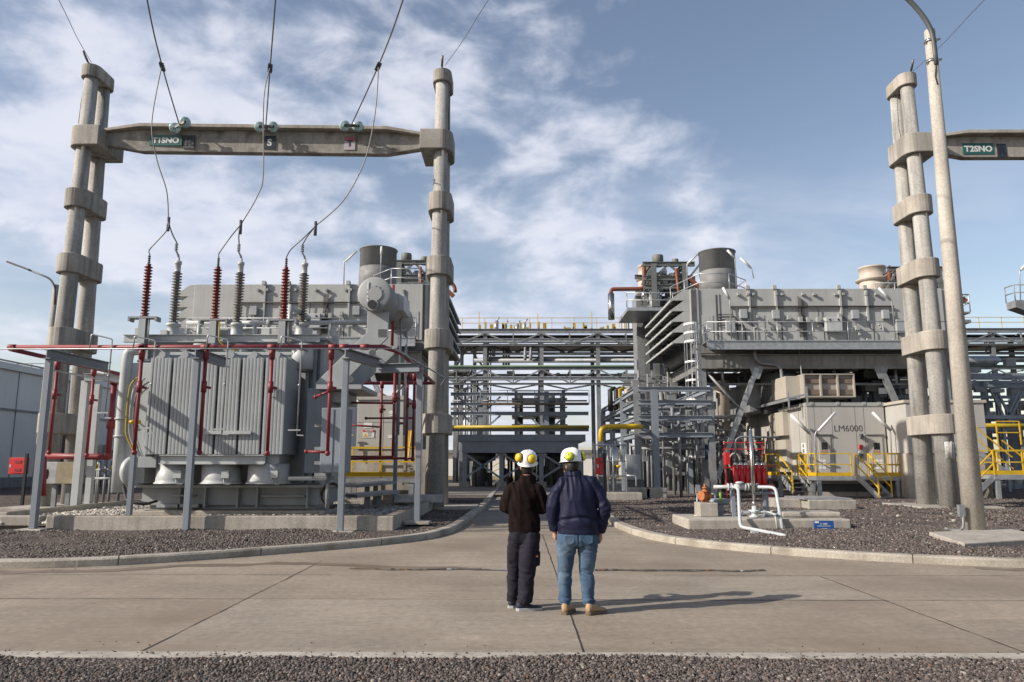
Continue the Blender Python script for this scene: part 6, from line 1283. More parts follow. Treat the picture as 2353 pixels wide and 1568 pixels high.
# ------------------------------------------------------------ boiler tops behind the houses
def tower(label, pxs, ptop, pbot, Y, drums, cream=None, flip=1):
    r = thing('process_tower', label, 'tower', (XA((pxs[0] + pxs[1]) / 2, Y, 12), Y, 0)); zt = ZA(ptop, Y); zb = ZA(pbot, Y); x0, x1 = XA(pxs[0], Y, zt), XA(pxs[1], Y, zt); b = B()
    for x in (x0, x1):
        for y in (Y, Y + 4): b.ibeam((x, y, 0), (x, y, zt), .4, .4, .05, (0, 1, 0))
    for z in (zt, zt - 1.1, (zt + zb) / 2, zb):
        b.ibeam((x0 - .8, Y, z), (x1 + .8, Y, z), .25, .34, .04); b.ibeam((x0 - .8, Y + 4, z), (x1 + .8, Y + 4, z), .25, .34, .04); b.ibeam((x0, Y, z), (x0, Y + 4, z), .25, .3, .04); b.ibeam((x1, Y, z), (x1, Y + 4, z), .25, .3, .04)
    b.bar((x0, Y, zt - 1.1), ((x0 + x1) / 2, Y, zt), .15); b.bar((x1, Y, zt - 1.1), ((x0 + x1) / 2, Y, zt), .15); b.bar((x0 - .9, Y, zt - 1.6), (x0, Y, zt), .15); b.bar((x1 + 1.2, Y, zt), (x1, Y, zt - 1.5), .15); b.done('frame', pm('tower_steel_%d' % pxs[0], (0.17, 0.185, 0.18), .6, var=.15), r)
    for (q0, q1, qt) in drums: b = B(); x = XA((q0 + q1) / 2, Y + 1, zt); b.lathe([(.6, 0)] * 0 + [((XA(q1, Y, zt) - XA(q0, Y, zt)) / 2, zt + .1), ((XA(q1, Y, zt) - XA(q0, Y, zt)) / 2, ZA(qt, Y + 1) - .1), ((XA(q1, Y, zt) - XA(q0, Y, zt)) / 2 * .92, ZA(qt, Y + 1))], (x, Y + 1, 0), n=20); b.done('drum', pm('drum_%d' % q0, (0.17, 0.185, 0.165), .6, var=.12), r)
    random.seed(pxs[0]); b = B()
    for k in range(70): x = random.uniform(x0, x1); z = random.uniform(zb, zt - .6); q = random.uniform(.08, .4); b.box((x, Y + random.uniform(.3, 3), z), (x + q, Y + 3.3, z + q * random.uniform(.4, 1.6)))
    for k in range(9): x = random.uniform(x0 - .3, x1 + .5); b.tube([(x, Y - .3 + random.random(), zb - 1), (x, Y + .2, random.uniform(zb + .6, zt - .8))], random.uniform(.08, .22), 8)
    b.split('piping', GALV, r)
    b = B(); rail(b, [(x0 - 2.2 * flip, Y - .8, zb), (x1 + .6, Y - .8, zb)], 1.1, 1.5, .04); b.box((min(x0 - 2.2 * flip, x1), Y - 1, zb - .3), (x1 + .6, Y + 4, zb - .05)); b.done('landing', GALV, r)
    b = B(); b.pipe([((x0 + x1) / 2 + .5, Y - .2, zt - .4), ((x0 + x1) / 2 + .7, Y - .3, zb)], .11, .3, 8); b.bar((x1 + .2, Y, zt - 1.0), (x1 + 1.9, Y, zt - 2.6), .3); b.split('rust_pipe', BROWNP, r)
    return r
tower('dark steel tower with two grey drums on top, left of the right stack', (1501, 1572), 608, 712, 56, [(1499, 1525, 588), (1544, 1560, 597)])
tower('dark steel tower with two grey drums, right of the left stack', (918, 985), 603, 690, 55, [(921, 946, 583), (966, 985, 591)])
tower('dark steel tower mostly hidden behind the right twin poles', (2062, 2155), 620, 690, 57, [])
def cstack(label, px0, px1, ptop, pmid, pbase, Y):
    r = thing('cream_stack', label, 'stack', (XA((px0 + px1) / 2, Y, 12), Y, 0)); zt, zm, zb = ZA(ptop, Y), ZA(pmid, Y), ZA(pbase, Y); R_ = (XA(px1, Y, zt) - XA(px0, Y, zt)) / 2; x = XA((px0 + px1) / 2, Y, zt); b = B()
    b.box((x - R_ * 1.5, Y - R_, 0), (x + R_ * 1.5, Y + R_ * 2, zb - .1)); b.done('boiler_casing', GALVD, r); b = B(); b.lathe([(R_ * 1.05, zb - .05), (R_ * 1.05, zm), (R_, zm + .02), (R_, zt - .15), (R_ * 1.03, zt - .14), (R_ * 1.03, zt), (R_ * .9, zt), (R_ * .9, zt - .8), (.01, zt - .8)], (x, Y, 0), n=32); b.done('shell', CREAM, r)
    b = B(); b.lathe([(R_ * 1.05, zm - .25), (R_ * 1.32, zm - .1), (R_ * 1.32, zm), (R_ * 1.02, zm + .08)], (x, Y, 0), n=32); b.done('ring_flange', CREAM, r)
    b = B(); b.lathe([(R_ * 1.3, zb), (R_ * 1.5, zb + .1), (R_ * 1.5, zb + .3), (R_ * 1.05, zb + .35)], (x, Y, 0), n=32); b.done('skirt', WHITE, r)
cstack('cream stack with a ring flange, left of the right filter house', 1466, 1504, 612, 642, 680, 61); cstack('cream stack with a ring flange, on the roofline near the right poles', 1975, 2032, 617, 645, 690, 60)
b = B(); b.pipe([at(1475, 608, 58), at(1480, 612, 58), at(1480, 664, 58), at(1404, 665, 58), at(1404, 678, 58)], .16, .4, 10); b.done('pipe', BROWNP, label='rust brown pipe elbowing down left of the cream stack', cat='pipe')
b = B(); b.tube([at(1404, 675, 58), at(1405, 735, 58)], .25, 12); b.tube([at(1480, 668, 58.1), at(1481, 690, 58.1)], .25, 12); b.done('pipe', STEELB, label='silver insulated riser under the rust brown pipe', cat='pipe')
b = B(); b.pipe([at(2040, 612, 58), at(2044, 618, 58), at(2046, 665, 58)], .18, .3, 10); b.done('pipe', BROWNP, label='rust brown pipe beside the cream stack near the right poles', cat='pipe')
b = B(); b.pipe([at(1030, 640, 50), at(1045, 660, 50), at(1046, 672, 50)], .13, .3, 10); b.done('pipe', BROWNP, label='rust brown pipe end showing right of the middle twin poles', cat='pipe')
# right edge: rack fittings, a high platform and a silver header
b = B(); b.pipe([at(2100, 830, 50), at(2285, 829, 50), at(2290, 834, 50)], .33, .5, 16); b.done('pipe', GALV, label='large silver header pipe behind the lamp post', cat='pipe')
hp_ = thing('high_platform', 'railed steel platform cut off by the right photo edge', 'platform', (XA(2350, 52, 12), 52, 0)); a = at(2333, 690, 52); b = B(); b.box((a.x, 52, a.z - .5), (a.x + 4, 53, a.z)); b.box((a.x + 1.5, 52.3, 0), (a.x + 1.9, 52.7, a.z - .5)); b.prism([(a.x, 52, a.z - .5), (a.x + 3, 52, a.z - .5), (a.x + 3, 52, a.z - 1.6)], (0, 1, 0)); b.done('deck', GALVD, hp_); b = B(); rail(b, [(a.x, 52, a.z), (a.x + 4, 52, a.z)], 1.1, 1.5, .04); rail(b, [(a.x, 52, a.z), (a.x, 53, a.z)], 1.1, 1.5, .04); b.done('railing', GALVD, hp_)
tl('tube light on the high platform at the right edge', (2345, 690), (2343, 622), (2345, 621), (2362, 603), 52, wd=.2)
lo = thing('landing_platform', 'small railed landing jutting right of the right filter house', 'platform', (XA(2205, 47, 9), 47, 0)); a = at(2170, 718, 47); c = at(2232, 742, 47); b = B(); b.box((a.x, 47, c.z), (c.x, 50, c.z + .2)); b.box((a.x, 47, ZA(722, 47)), (c.x, 50, ZA(718, 47))); b.box((a.x + .4, 48, 0), (a.x + .7, 48.3, c.z)); b.done('deck', GALVD, lo); b = B(); rail(b, [(a.x, 47, ZA(718, 47)), (c.x, 47, ZA(718, 47)), (c.x, 50, ZA(718, 47))], 1.1, 1.3, .04); b.done('railing', GALV, lo)
b = B(); random.seed(8); er = thing('equipment_rows', 'jumble of grey equipment and cable racks beyond the right stairs', 'machinery', (XA(2280, 46, 3), 46, 0))
for k in range(110): px = random.uniform(2060, 2420); py = random.uniform(835, 1000); Y = random.uniform(44, 52); p = at(px, py, Y); q = random.uniform(.08, .5); b.box(p, p + V((q * random.uniform(.5, 3), q, q * random.uniform(.4, 1.4))))
b.split('equipment', GALVD, er); b = B()
for k in range(14): Y = random.uniform(44, 52); z = random.uniform(3.2, 7.5); b.bar((XA(2040, Y, z), Y, z), (XA(2500, Y, z), Y, z), random.uniform(.06, .22))
for k in range(12): Y = random.uniform(44, 52); px = random.uniform(2060, 2450); x = XA(px, Y, 4); b.bar((x, Y, 0), (x, Y, random.uniform(4.5, 7.5)), random.uniform(.1, .3))
for k in range(8): px = random.uniform(2200, 2450); b.bar(at(px, 990, 47), at(px + random.choice((-45, 45)), 900, 47), .12)
b.split('rack_steel', BLUEG, er)
b = B(); b.tube([at(2196, 978, 42), at(2420, 980, 42)], .13, 9); b.done('pipe', MUST, label='mustard pipe behind the right yellow stairs', cat='pipe')
# ------------------------------------------------------------ valve manifold on its slab, right
YS = 19.2; sx0, sx1 = XA(1581, YS, .2), XA(1957, YS, .2); sz = ZA(1193, YS)
b = B(); b.box((sx0, YS, G - .05), (sx1, YS + 1.95, sz)); b.done('concrete_slab', CONC2, bev=.04, label='thick concrete slab carrying the white valve manifold', cat='slab')
b = B(); b.box((XA(1795, YS + .6, .4), YS + .55, sz + .004), (XA(1932, YS + .6, .4), YS + 1.5, ZA(1177, YS + .6))); b.done('cover_slab', CONC2, bev=.04, label='loose concrete cover lying on the right part of the manifold slab', cat='slab')
b = B(); c0 = at(1609, 1188, 20.0); c1 = at(1650, 1156, 20.0); b.box((c0.x, 20, sz), (c1.x, 20.65, c1.z)); b.done('concrete_block', CONC2, bev=.02, label='upright concrete block under the orange valve', cat='block')
x = (c0.x + c1.x) / 2 - .02; zb_ = c1.z; zt = ZA(1112, 20.3); h = zt - zb_
ov = thing('fire_valve', 'rusty orange valve standing on the concrete block', 'valve', (x, 20.3, zb_)); b = B()
b.lathe([(.10, 0), (.10, .03), (.06, .05), (.06, h * .16), (.085, h * .22), (.10, h * .36), (.085, h * .50), (.07, h * .54), (.10, h * .56), (.10, h * .62), (.055, h * .65), (.05, h * .74), (.075, h * .76), (.075, h * .80), (.035, h * .84), (.022, h * .9), (.022, h)], (x, 20.3, zb_), n=20); b.done('body', ORNG, ov)
b = B(); b.lathe([(.125, -.15), (.125, -.11), (.065, -.10), (.065, .10), (.10, .11), (.10, .14)], (x, 20.28, zb_ + h * .36), (.85, .52, 0), 18)
for k in range(8): t = k / 8 * 6.283; q = V((x, 20.28, zb_ + h * .36)) + V((.85, .52, 0)) * -.15; b.ball(q + V((-.52, .85, 0)) * .10 * math.cos(t) + V((0, 0, .10 * math.sin(t))), .016, 6, 5)
b.done('flange', ORNG, ov)
mf = thing('valve_manifold', 'white pipe manifold with flanges, two loops coming down to the gravel', 'pipework', (XA(1720, 20, 1), 20, sz)); Ym = 20.0; zm = ZA(1119, Ym); rp = .042
def PX(px, Y=Ym, z=None): z = zm if z is None else z; return V((XA(px, Y, z), Y, z))
b = B(); b.tube([PX(1640), PX(1782 - 50)], .044, 12); b.done('main_pipe', PIPEW, mf)
for px in (1673, 1681, 1712, 1719, 1726, 1741): b = B(); b.lathe([(.095, -.018), (.095, .018)], PX(px), (1, 0, 0), 18); b.done('flange', PIPEW, mf)
b = B(); b.tube([PX(1686), PX(1712)], .075, 14); b.lathe([(.08, 0), (.08, .08), (.11, .09), (.11, .12), (.04, .14)], PX(1700), n=16); b.tube([PX(1726), PX(1741)], .07, 12); b.split('check_valve', PIPEW, mf)
p0 = PX(1680, Ym - .1); b = B(); q = at(1697, 1212, 19.0); e = at(1802, 1231, 17.2); f = at(1803, 1246, 17.2); b.pipe([p0, V((XA(1695, Ym - .35, zm), Ym - .4, zm)), V((q.x, 18.85, q.z + .02)), e, V((e.x + .02, e.y - .02, G))], rp, .14, 14); b.done('front_loop', PIPEW, mf)
b = B(); q = at(1783, 1119, 19.3); e = at(1790, 1224, 18.9); b.pipe([PX(1732), V((XA(1782, 19.6, zm), 19.6, zm)), V(((q.x + e.x) / 2 + .05, 18.95, G))], rp, .14, 14); b.done('rear_loop', PIPEW, mf)
for px, w_, y0 in ((1684.5, .09, 1123), (1760, .12, 1134)):
    b = B(); t = at(px, y0, 20.1); b.box((t.x - w_ / 2, 20.1, sz), (t.x + w_ / 2, 20.24, t.z)); 
    if px > 1700: b.box((t.x - .22, 20.05, t.z - .02), (t.x + .22, 20.3, t.z + .03)); b.lathe([(.06, .03), (.06, .2)], (t.x, 20.17, t.z), n=10)
    b.done('support', POSTG, mf)
b = B(); k = at(1734, 1186, 19.9); b.lathe([(.14, 0), (.14, .03), (.075, .05), (.075, .12), (.15, .14), (.15, .18), (.06, .19), (.06, .28)], (k.x, 19.9, sz), n=20); b.done('valve_body', PIPEW, mf)
b = B(); b.tube([(k.x, 19.9, sz + .25), (k.x, 19.9, ZA(1150, 19.9))], .03, 8); b.tube([(k.x, 19.9, ZA(1150, 19.9)), (k.x, 19.9, ZA(990, 19.9))], .05, 12); b.lathe([(.05, 0), (.035, .03), (.015, .05), (.015, .1)], (k.x, 19.9, ZA(990, 19.9)), n=10); b.done('stem_tube', STEELB, mf)
b = B(); a = at(1703, 1177, 19.6); c = at(1766, 1178, 19.6); b.pipe([a, V((c.x, 19.6, a.z)), V((c.x, 19.1, a.z - .03)), V((c.x + .02, 19.05, G))], .026, .06, 8); b.ball(a, .05, 8, 6); b.bar(a + V((.05, 0, 0)), a + V((.2, 0, 0)), .08, .06); b.lathe([(.06, 0), (.06, .05)], V((c.x, 19.1, a.z - .05)), n=10); b.done('drain_line', PIPEW, mf)
b = B(); p = at(1739, 1229, 17.9); b.box((p.x - .1, 17.95, G), (p.x + .06, 18.05, G + .06)); b.done('pipe_rest', PIPEW, mf)
tk_ = thing('pressure_pot', 'small blue grey pot on a stand beside the concrete block', 'tank', (XA(1652, 20.6, .6), 20.6, sz)); p = at(1653, 1154, 20.6); b = B(); b.lathe([(.02, -.26), (.085, -.23), (.10, -.1), (.10, .1), (.085, .23), (.02, .26)], p, (1, 0, 0), 16); b.done('pot', POSTG, tk_); b = B(); b.box((p.x - .05, 20.5, sz), (p.x + .07, 20.66, p.z - .08)); b.pipe([p + V((-.1, 0, .08)), p + V((-.1, 0, .2)), p + V((-.2, 0, .22))], .025, .05, 7); b.done('stand', POSTG, tk_)
b = B(); p = at(1655, 1132, 20.4); b.tube([p, p - V((0, 0, .25))], .035, 8); b.done('green_valve', pm('lime_green_tag', (.22, .40, .05), .5), label='small lime green valve above the blue grey pot', cat='valve')
b = B(); p = at(1682, 1185, 20.4); b.tube([p - V((1, 0, 0)), p + V((.4, 0, 0))], .012, 5); b.done('conduit', GALV, label='thin conduit lying across the manifold slab', cat='conduit')
gp = thing('gauge_post', 'thin leaning gauge stake in the gravel left of the orange valve', 'post', (XA(1600, 21, .5), 21, G)); b = B(); p = at(1601, 1178, 21); q = at(1602, 1128, 21); b.tube([V((p.x, 21, G)), q], .018, 6); b.done('stake', GALV, gp); b = B(); b.box((q.x - .04, 20.97, q.z - .04), (q.x + .08, 21.02, q.z + .16)); b.done('gauge', GALV, gp)
sg = thing('information_sign', 'small blue information board on a block in front of the slab', 'sign', (XA(1893, 18.9, .3), 18.9, G)); a, c = at(1870, 1197, 18.9), at(1917, 1219, 18.9); b = B(); b.box((a.x, 18.9, c.z), (c.x, 18.93, a.z)); b.done('board', BLUES, sg)
b = B(); b.box((a.x + .02, 18.894, a.z - .055), (a.x + .12, 18.899, a.z - .012)); b.done('logo', WHITE, sg); m = (a.x + c.x) / 2
text('lettering', 'S - 2202', .05, (m, 18.894, a.z - .075), LETW, sg, .001)
b = B()
for k, w_ in ((.55, .16), (.82, .07)): z = a.z - (a.z - c.z) * k; b.box((m - w_, 18.895, z - .006), (m + w_, 18.899, z + .006))
b.split('text_line', LETW, sg); b = B(); b.box((a.x + .08, 18.94, G - .02), (c.x - .0, 19.1, c.z - .004)); b.done('block', CONC2, sg, bev=.02)
hp2 = thing('pit_cover', 'low concrete pit with a galvanised lid in the gravel before the yellow stairs', 'cover', (XA(1890, 28, .3), 28, G)); z = ZA(1149, 27.6); a0, a1 = XA(1858, 27.6, z), XA(1968, 27.6, z); b = B(); b.box((a0, 27.6, G - .05), (a1, 29.8, z)); b.box((a0 - .9, 28.3, G - .05), (a0 - .01, 29.8, z)); b.done('curb', CONC2, hp2, bev=.03); b = B(); b.box((a0 - .1, 27.7, z + .004), (a1 - .1, 29.8, z + .06)); b.done('lid', GALV, hp2)
random.seed(2)
for i in range(5):
    x, y = random.uniform(6, 15), random.uniform(19.5, 26); b = B(); b.ball((x, y, G + .04), (.07, .06, .05), 7, 5); o = b.done('pale_stone', PALEST, kind='stuff')
# ------------------------------------------------------------ concrete lamp post, right
lz = .2; L_, F_, R_ = gnd(2134, 1223, lz), gnd(2216, 1249, lz), gnd(2420, 1236, lz); K_ = L_ + R_ - F_; b = B(); b.prism([p - V((0, 0, .15)) for p in (L_, F_, R_, K_)], (0, 0, .15)); b.done('concrete_slab', CONC2, bev=.02, label='skewed concrete footing slab under the right lamp post', cat='slab')
YL_ = 18.0; pb_ = at(2240, 1228, YL_); pt_2 = at(2136, 72, YL_); lx = (pb_.x + pt_2.x) / 2; la = thing('street_lamp', 'tall tapering concrete lamp post at the right, arm curving out of frame', 'street lamp', (lx, YL_, lz))
xbp = at(2240.5, 1228, YL_); b = B(); b.tube([(xbp.x, YL_, lz - .1), (xbp.x * .5 + pt_2.x * .5, YL_, pt_2.z / 2), (pt_2.x, YL_, pt_2.z)], [.235, .182, .128], 28); b.ball((pt_2.x, YL_, pt_2.z), (.126, .126, .05), 20, 8); b.done('pole', LAMPC, la)
b = B(); b.pipe([at(2151, 150, YL_ - .12), at(2147, 107, YL_ - .12), at(2141, 72, YL_ - .12), at(2126, 44, YL_ - .12), at(2107, 20, YL_ - .12), at(2080, -8, YL_ - .12), at(2030, -45, YL_ - .12), at(1960, -70, YL_ - .12)], .06, .5, 10); b.done('arm', DGREY, la)
for py in (101, 147):
    z = ZA(py, YL_); x = XA(2138 + (py - 101) * .09, YL_, z); b = B(); b.lathe([(.152, -.035), (.152, .035)], (x, YL_, z), (.1, 0, 1), 18); b.tube([(x - .2, YL_ - .05, z - .03), (x - .12, YL_ - .05, z - .02)], .03, 6); b.tube([(x + .12, YL_ - .05, z + .03), (x + .22, YL_ - .05, z + .05)], .03, 6); b.done('band_clamp', STEELB, la)
b = B(); b.pipe([at(2213, 1185, YL_ - .2), at(2214, 1212, YL_ - .2), at(2205, 1220, YL_ - .2), at(2184, 1219, YL_ - .1), at(2172, 1214, YL_ - .1)], .03, .08, 7); p = at(2210, 1175, YL_ - .22); b.box(p + V((-.05, 0, -.12)), p + V((.08, .1, .14))); b.done('conduit', GALVD, la)
b = B(); p = at(2154, 195, YL_ - .14); b.tube([at(2151, 150, YL_ - .14), at(2149, 175, YL_ - .14), p], .014, 5); b.done('lamp_wire', RUBB, la)
# weathered white poster on the nearer right pole
b = B(); zq = ZA(1035, YG2 - .95); pts = []; rr = .352
cx_, cy_ = XR, YG2 - (0.82 - .40 * zq / 16.76)
fs = []; vsx = []
for i in range(9):
    t = math.radians(-118 + i * 7.5)
    for k, z in enumerate((zq - .32, zq + .30)): vsx.append((cx_ + rr * math.cos(t), cy_ + rr * math.sin(t), z + (.05 * noise.noise(V((i * .9, k, 3))))))
for i in range(8): fs.append((2 * i, 2 * i + 2, 2 * i + 3, 2 * i + 1))
b.add(vsx, fs, True); o = b.done('torn_poster', pm('torn_paper', (.62, .62, .60), .8, var=.15, s=4, stain=(.40, .37, .33), sstain=9, st=(.5, .6)), gan2); o.modifiers.new('thick', 'SOLIDIFY').thickness = .006
# ------------------------------------------------------------ the two men
SKIN = pm('skin', (0.42, 0.225, 0.155), 0.5, var=0.08, s=9, k=.9); HAIR = pm('dark_hair', (0.018, 0.015, 0.013), 0.55, var=.2, s=20)
FLEECE = pm('brown_fleece', (0.0165, 0.0105, 0.0105), 0.95, var=0.15, s=3, bump=.5, bs=160, spec=.08)
NAVY = pm('navy_jacket', (0.0115, 0.014, 0.043), 0.58, var=0.12, s=3, bump=.12, bs=220, spec=.2)
CARGO = pm('navy_trousers', (0.024, 0.022, 0.034), 0.85, var=0.14, s=5, bump=.25, bs=260, spec=.15)
JEANS = pm('faded_denim', (0.068, 0.120, 0.200), 0.85, var=0.22, s=5, fine=.06, fs=70, bump=.25, bs=220, stain=(0.20, 0.27, 0.36), sstain=3.2, st=(.46, .74), spec=.15)
TAN = pm('tan_suede', (0.44, 0.30, 0.175), 0.85, var=0.12, s=8); SOLE = pm('brown_sole', (0.15, 0.11, 0.08), .8); SHOEN = pm('navy_shoe', (0.018, 0.024, 0.05), .7); SOLEW = pm('grey_sole', (0.42, 0.43, 0.45), .6)
HELM = pm('white_helmet', (0.78, 0.78, 0.78), 0.28, var=.02, spec=.5, k=.9); CUPY = pm('lemon_ear_cup', (0.60, 0.62, 0.05), 0.35, var=.04, k=.9); CUPO = pm('amber_ear_cup', (0.66, 0.44, 0.025), 0.35, var=.04, k=.9)
def loft(b, secs, n=28):
    vs = []; fs = []; m = len(secs)
    for (cx, cy, z, hx, hy, yaw, *tl_) in secs:
        tilt = tl_[0] if tl_ else 0.0
        for k in range(n):
            t = 2 * math.pi * k / n; ex = 2.4; c, s = math.cos(t), math.sin(t)
            x = hx * math.copysign(abs(c) ** (2 / ex), c); y = hy * math.copysign(abs(s) ** (2 / ex), s)
            vs.append((cx + x * math.cos(yaw) - y * math.sin(yaw), cy + x * math.sin(yaw) + y * math.cos(yaw), z + y * tilt))
    for i in range(m - 1):
        for k in range(n): fs.append((i * n + k, i * n + (k + 1) % n, (i + 1) * n + (k + 1) % n, (i + 1) * n + k))
    b.add(vs, fs, True); b.add(vs[:n], [tuple(range(n - 1, -1, -1))]); b.add(vs[-n:], [tuple(range(n))])
def fuse(b, name, mat, parent, voxel, sm, folds=None):
    """union of overlapping closed shapes as one continuous skin, then cloth folds"""
    me = bpy.data.meshes.new('tmp'); me.from_pydata(b.v, [], b.f); bm = bmesh.new(); bm.from_mesh(me); bmesh.ops.remove_doubles(bm, verts=bm.verts, dist=1e-5); bmesh.ops.recalc_face_normals(bm, faces=bm.faces); bm.to_mesh(me); bm.free()
    t = bpy.data.objects.new('tmp', me); C.objects.link(t); r = t.modifiers.new('r', 'REMESH'); r.mode = 'VOXEL'; r.voxel_size = voxel
    s = t.modifiers.new('s', 'SMOOTH'); s.factor = .5; s.iterations = sm; bpy.context.view_layer.update()
    m2 = bpy.data.meshes.new_from_object(t.evaluated_get(bpy.context.evaluated_depsgraph_get())); bpy.data.objects.remove(t)
    if folds:
        nrm = [v.normal.copy() for v in m2.vertices]
        for v, nn in zip(m2.vertices, nrm): v.co += nn * folds(v.co, nn)
    o0 = WP[parent.name]; m2.transform(Matrix.Translation(-o0)); m2.polygons.foreach_set('use_smooth', [True] * len(m2.polygons)); m2.materials.clear(); m2.materials.append(mat); m2.name = name
    o = bpy.data.objects.new(name, m2); C.objects.link(o); o.parent = parent; WP[o.name] = o0; return o
def ridge(p, s): return 1 - abs(noise.noise(p * s)) * 2
def hand(b, w, d, side, back):
    """palm and five bent fingers below the wrist w, pointing along d; side = which way the thumb points, back = back of the hand"""
    w, d, s, k = V(w), V(d).normalized(), V(side).normalized(), V(back).normalized()
    b.ball(w + d * .05, (.034, .030, .050), 14, 10); b.tube([w - d * .06, w + d * .02], [.032, .028], 12)
    b.tube([w + d * .02 + s * .006, w + d * .085 + s * .012], [.024, .022], 10); b.tube([w + d * .02 - s * .006, w + d * .085 - s * .016], [.024, .019], 10)
    for i, (o, L) in enumerate(((.028, .070), (.009, .080), (-.010, .074), (-.029, .058))):
        a = w + d * .086 + s * o; c1 = a + (d * .80 - k * .35).normalized() * L * .45; c2 = c1 + (d * .25 - k * .95).normalized() * L * .33; c3 = c2 + (d * -.45 - k * .8).normalized() * L * .25
        b.tube([a - d * .02, a, c1, c2, c3], [.0095, .0098, .0088, .0080, .0065], 8)
    a = w + d * .03 + s * .026; b.tube([a, a + s * .022 + d * .028 - k * .01, a + s * .018 + d * .062 - k * .022, a + s * .006 + d * .083 - k * .03], [.013, .0115, .010, .0075], 8)
def head(b, c, yaw):
    c = V(c); R = Matrix.Rotation(yaw, 3, 'Z')
    def q(x, y, z): return c + R @ V((x, y, z))
    loft(b, [(*q(0, .045, -.135)[:2], c.z - .128, .035, .030, yaw), (*q(0, .030, -.10)[:2], c.z - .10, .052, .062, yaw), (*q(0, .012, -.05)[:2], c.z - .05, .066, .085, yaw), (*q(0, .0, 0)[:2], c.z, .074, .096, yaw), (*q(0, -.004, .05)[:2], c.z + .05, .073, .094, yaw), (*q(0, -.004, .09)[:2], c.z + .09, .056, .072, yaw), (*q(0, -.004, .115)[:2], c.z + .115, .025, .03, yaw)], 24)
    b.tube([q(0, .088, .012), q(0, .107, -.025), q(0, .094, -.040)], [.010, .014, .011], 8); b.tube([q(-.022, .078, -.068), q(.022, .078, -.068)], .012, 8); b.tube([q(-.05, .078, .028), q(.05, .078, .028)], .012, 8)
    for s in (-1, 1): b.ball(q(s * .079, -.006, -.015), (.010, .020, .032), 10, 8)
    b.tube([q(0, -.02, -.16), q(0, -.018, -.06)], [.058, .056], 16)
def helmet(par, c, yaw, pitch, roll, cup, up, arms=True):
    M = Matrix.Translation(c) @ Matrix.Rotation(yaw, 4, 'Z') @ Matrix.Rotation(roll, 4, 'Y') @ Matrix.Rotation(pitch, 4, 'X'); b = B(); n = 32; prof = [(1, -.005), (1.0, .02), (.985, .05), (.93, .085), (.80, .118), (.58, .140), (.30, .150), (.06, .152)]
    vs = []; fs = []
    for (f, z) in [(1.085, -.016), (1.10, -.012)] + prof:
        for k in range(n): t = 2 * math.pi * k / n; br = 1.0 + (.18 if f > 1.05 else 0) * max(0, math.sin(t)) ** 2; rdg = .006 * math.exp(-(math.cos(t) * 6) ** 2) if f < .95 else 0; vs.append(M @ V((.112 * f * math.cos(t), .138 * f * br * math.sin(t), z + rdg)))
    m = len(prof) + 2
    for i in range(m - 1):
        for k in range(n): fs.append((i * n + k, i * n + (k + 1) % n, (i + 1) * n + (k + 1) % n, (i + 1) * n + k))
    b.add(vs, fs, True); b.add(vs[-n:], [tuple(range(n))], True); o = b.done('helmet', HELM, par); md = o.modifiers.new('t', 'SOLIDIFY'); md.thickness = .004
    for s in (-1, 1):
        ang, zz, ry = up; t = math.pi / 2 * (1 - s) ; cx, cy = s * .128 * math.cos(ang), -.128 * math.sin(ang)
        nn = (M.to_3x3() @ V((cx, cy, .03))).normalized(); p = M @ V((cx, cy, zz)); b = B()
        b.lathe([(.01, .046), (.03, .043), (.046, .032), (.053, .014), (.053, .0)], p, nn, 20); cp = b.done('ear_cup', cup, o)
        b = B(); b.lathe([(.055, -.026), (.057, -.014), (.055, .001)], p, nn, 20); b.done('cup_cushion', BLACK, cp)
        b = B(); e = M @ V((s * .118, 0, .03)); b.tube([e, (e + p) / 2 + nn * .05, p + nn * .03 + V((0, 0, .03)), p + nn * .048], .005, 6); b.done('cup_arm', BLACK, o)
def shoe(par, heel, d, L, wdt, hgt, up, sole, name='shoe', sh=.03):
    h, d = V(heel), V(d).normalized(); s = V((d.y, -d.x, 0)); yaw = math.atan2(d.y, d.x); b = B()
    def sec(t, wd, z0, z1): c = h + d * L * t; return c, wd, z0, z1
    prof = [(0.0, .55, .85), (.06, .80, .97), (.2, .86, 1.0), (.35, .84, .92), (.5, .92, .66), (.7, 1.0, .46), (.85, .92, .38), (.95, .68, .30), (1.0, .36, .2)]
    vs = []; fs = []; n = 14
    for (t, wd, ht) in prof:
        c = h + d * L * t
        for k in range(n): a = 2 * math.pi * k / n; zz = math.sin(a); vs.append(c + s * (wdt / 2 * wd * math.cos(a)) + V((0, 0, sh * .6 + (hgt - sh * .6) * ht * (.5 + .5 * zz))))
    for i in range(len(prof) - 1):
        for k in range(n): fs.append((i * n + k, i * n + (k + 1) % n, (i + 1) * n + (k + 1) % n, (i + 1) * n + k))
    b.add(vs, fs, True); b.add(vs[:n], [tuple(range(n))], True); b.add(vs[-n:], [tuple(range(n))], True); o = b.done(name, up, par)
    b = B(); out = [h + d * L * t + s * wdt * .53 * wd * k for k in (1,) for (t, wd) in ((-.02, .5), (.05, .85), (.25, .92), (.5, .95), (.72, 1.06), (.9, .9), (1.0, .55), (1.03, .15))]
    out += [h + d * L * t - s * wdt * .53 * wd for (t, wd) in ((1.03, .15), (1.0, .55), (.9, .9), (.72, 1.06), (.5, .95), (.25, .92), (.05, .85), (-.02, .5))]
    b.prism(out, (0, 0, sh)); b.done('sole', sole, o, bev=.005); return o
GZ = .004
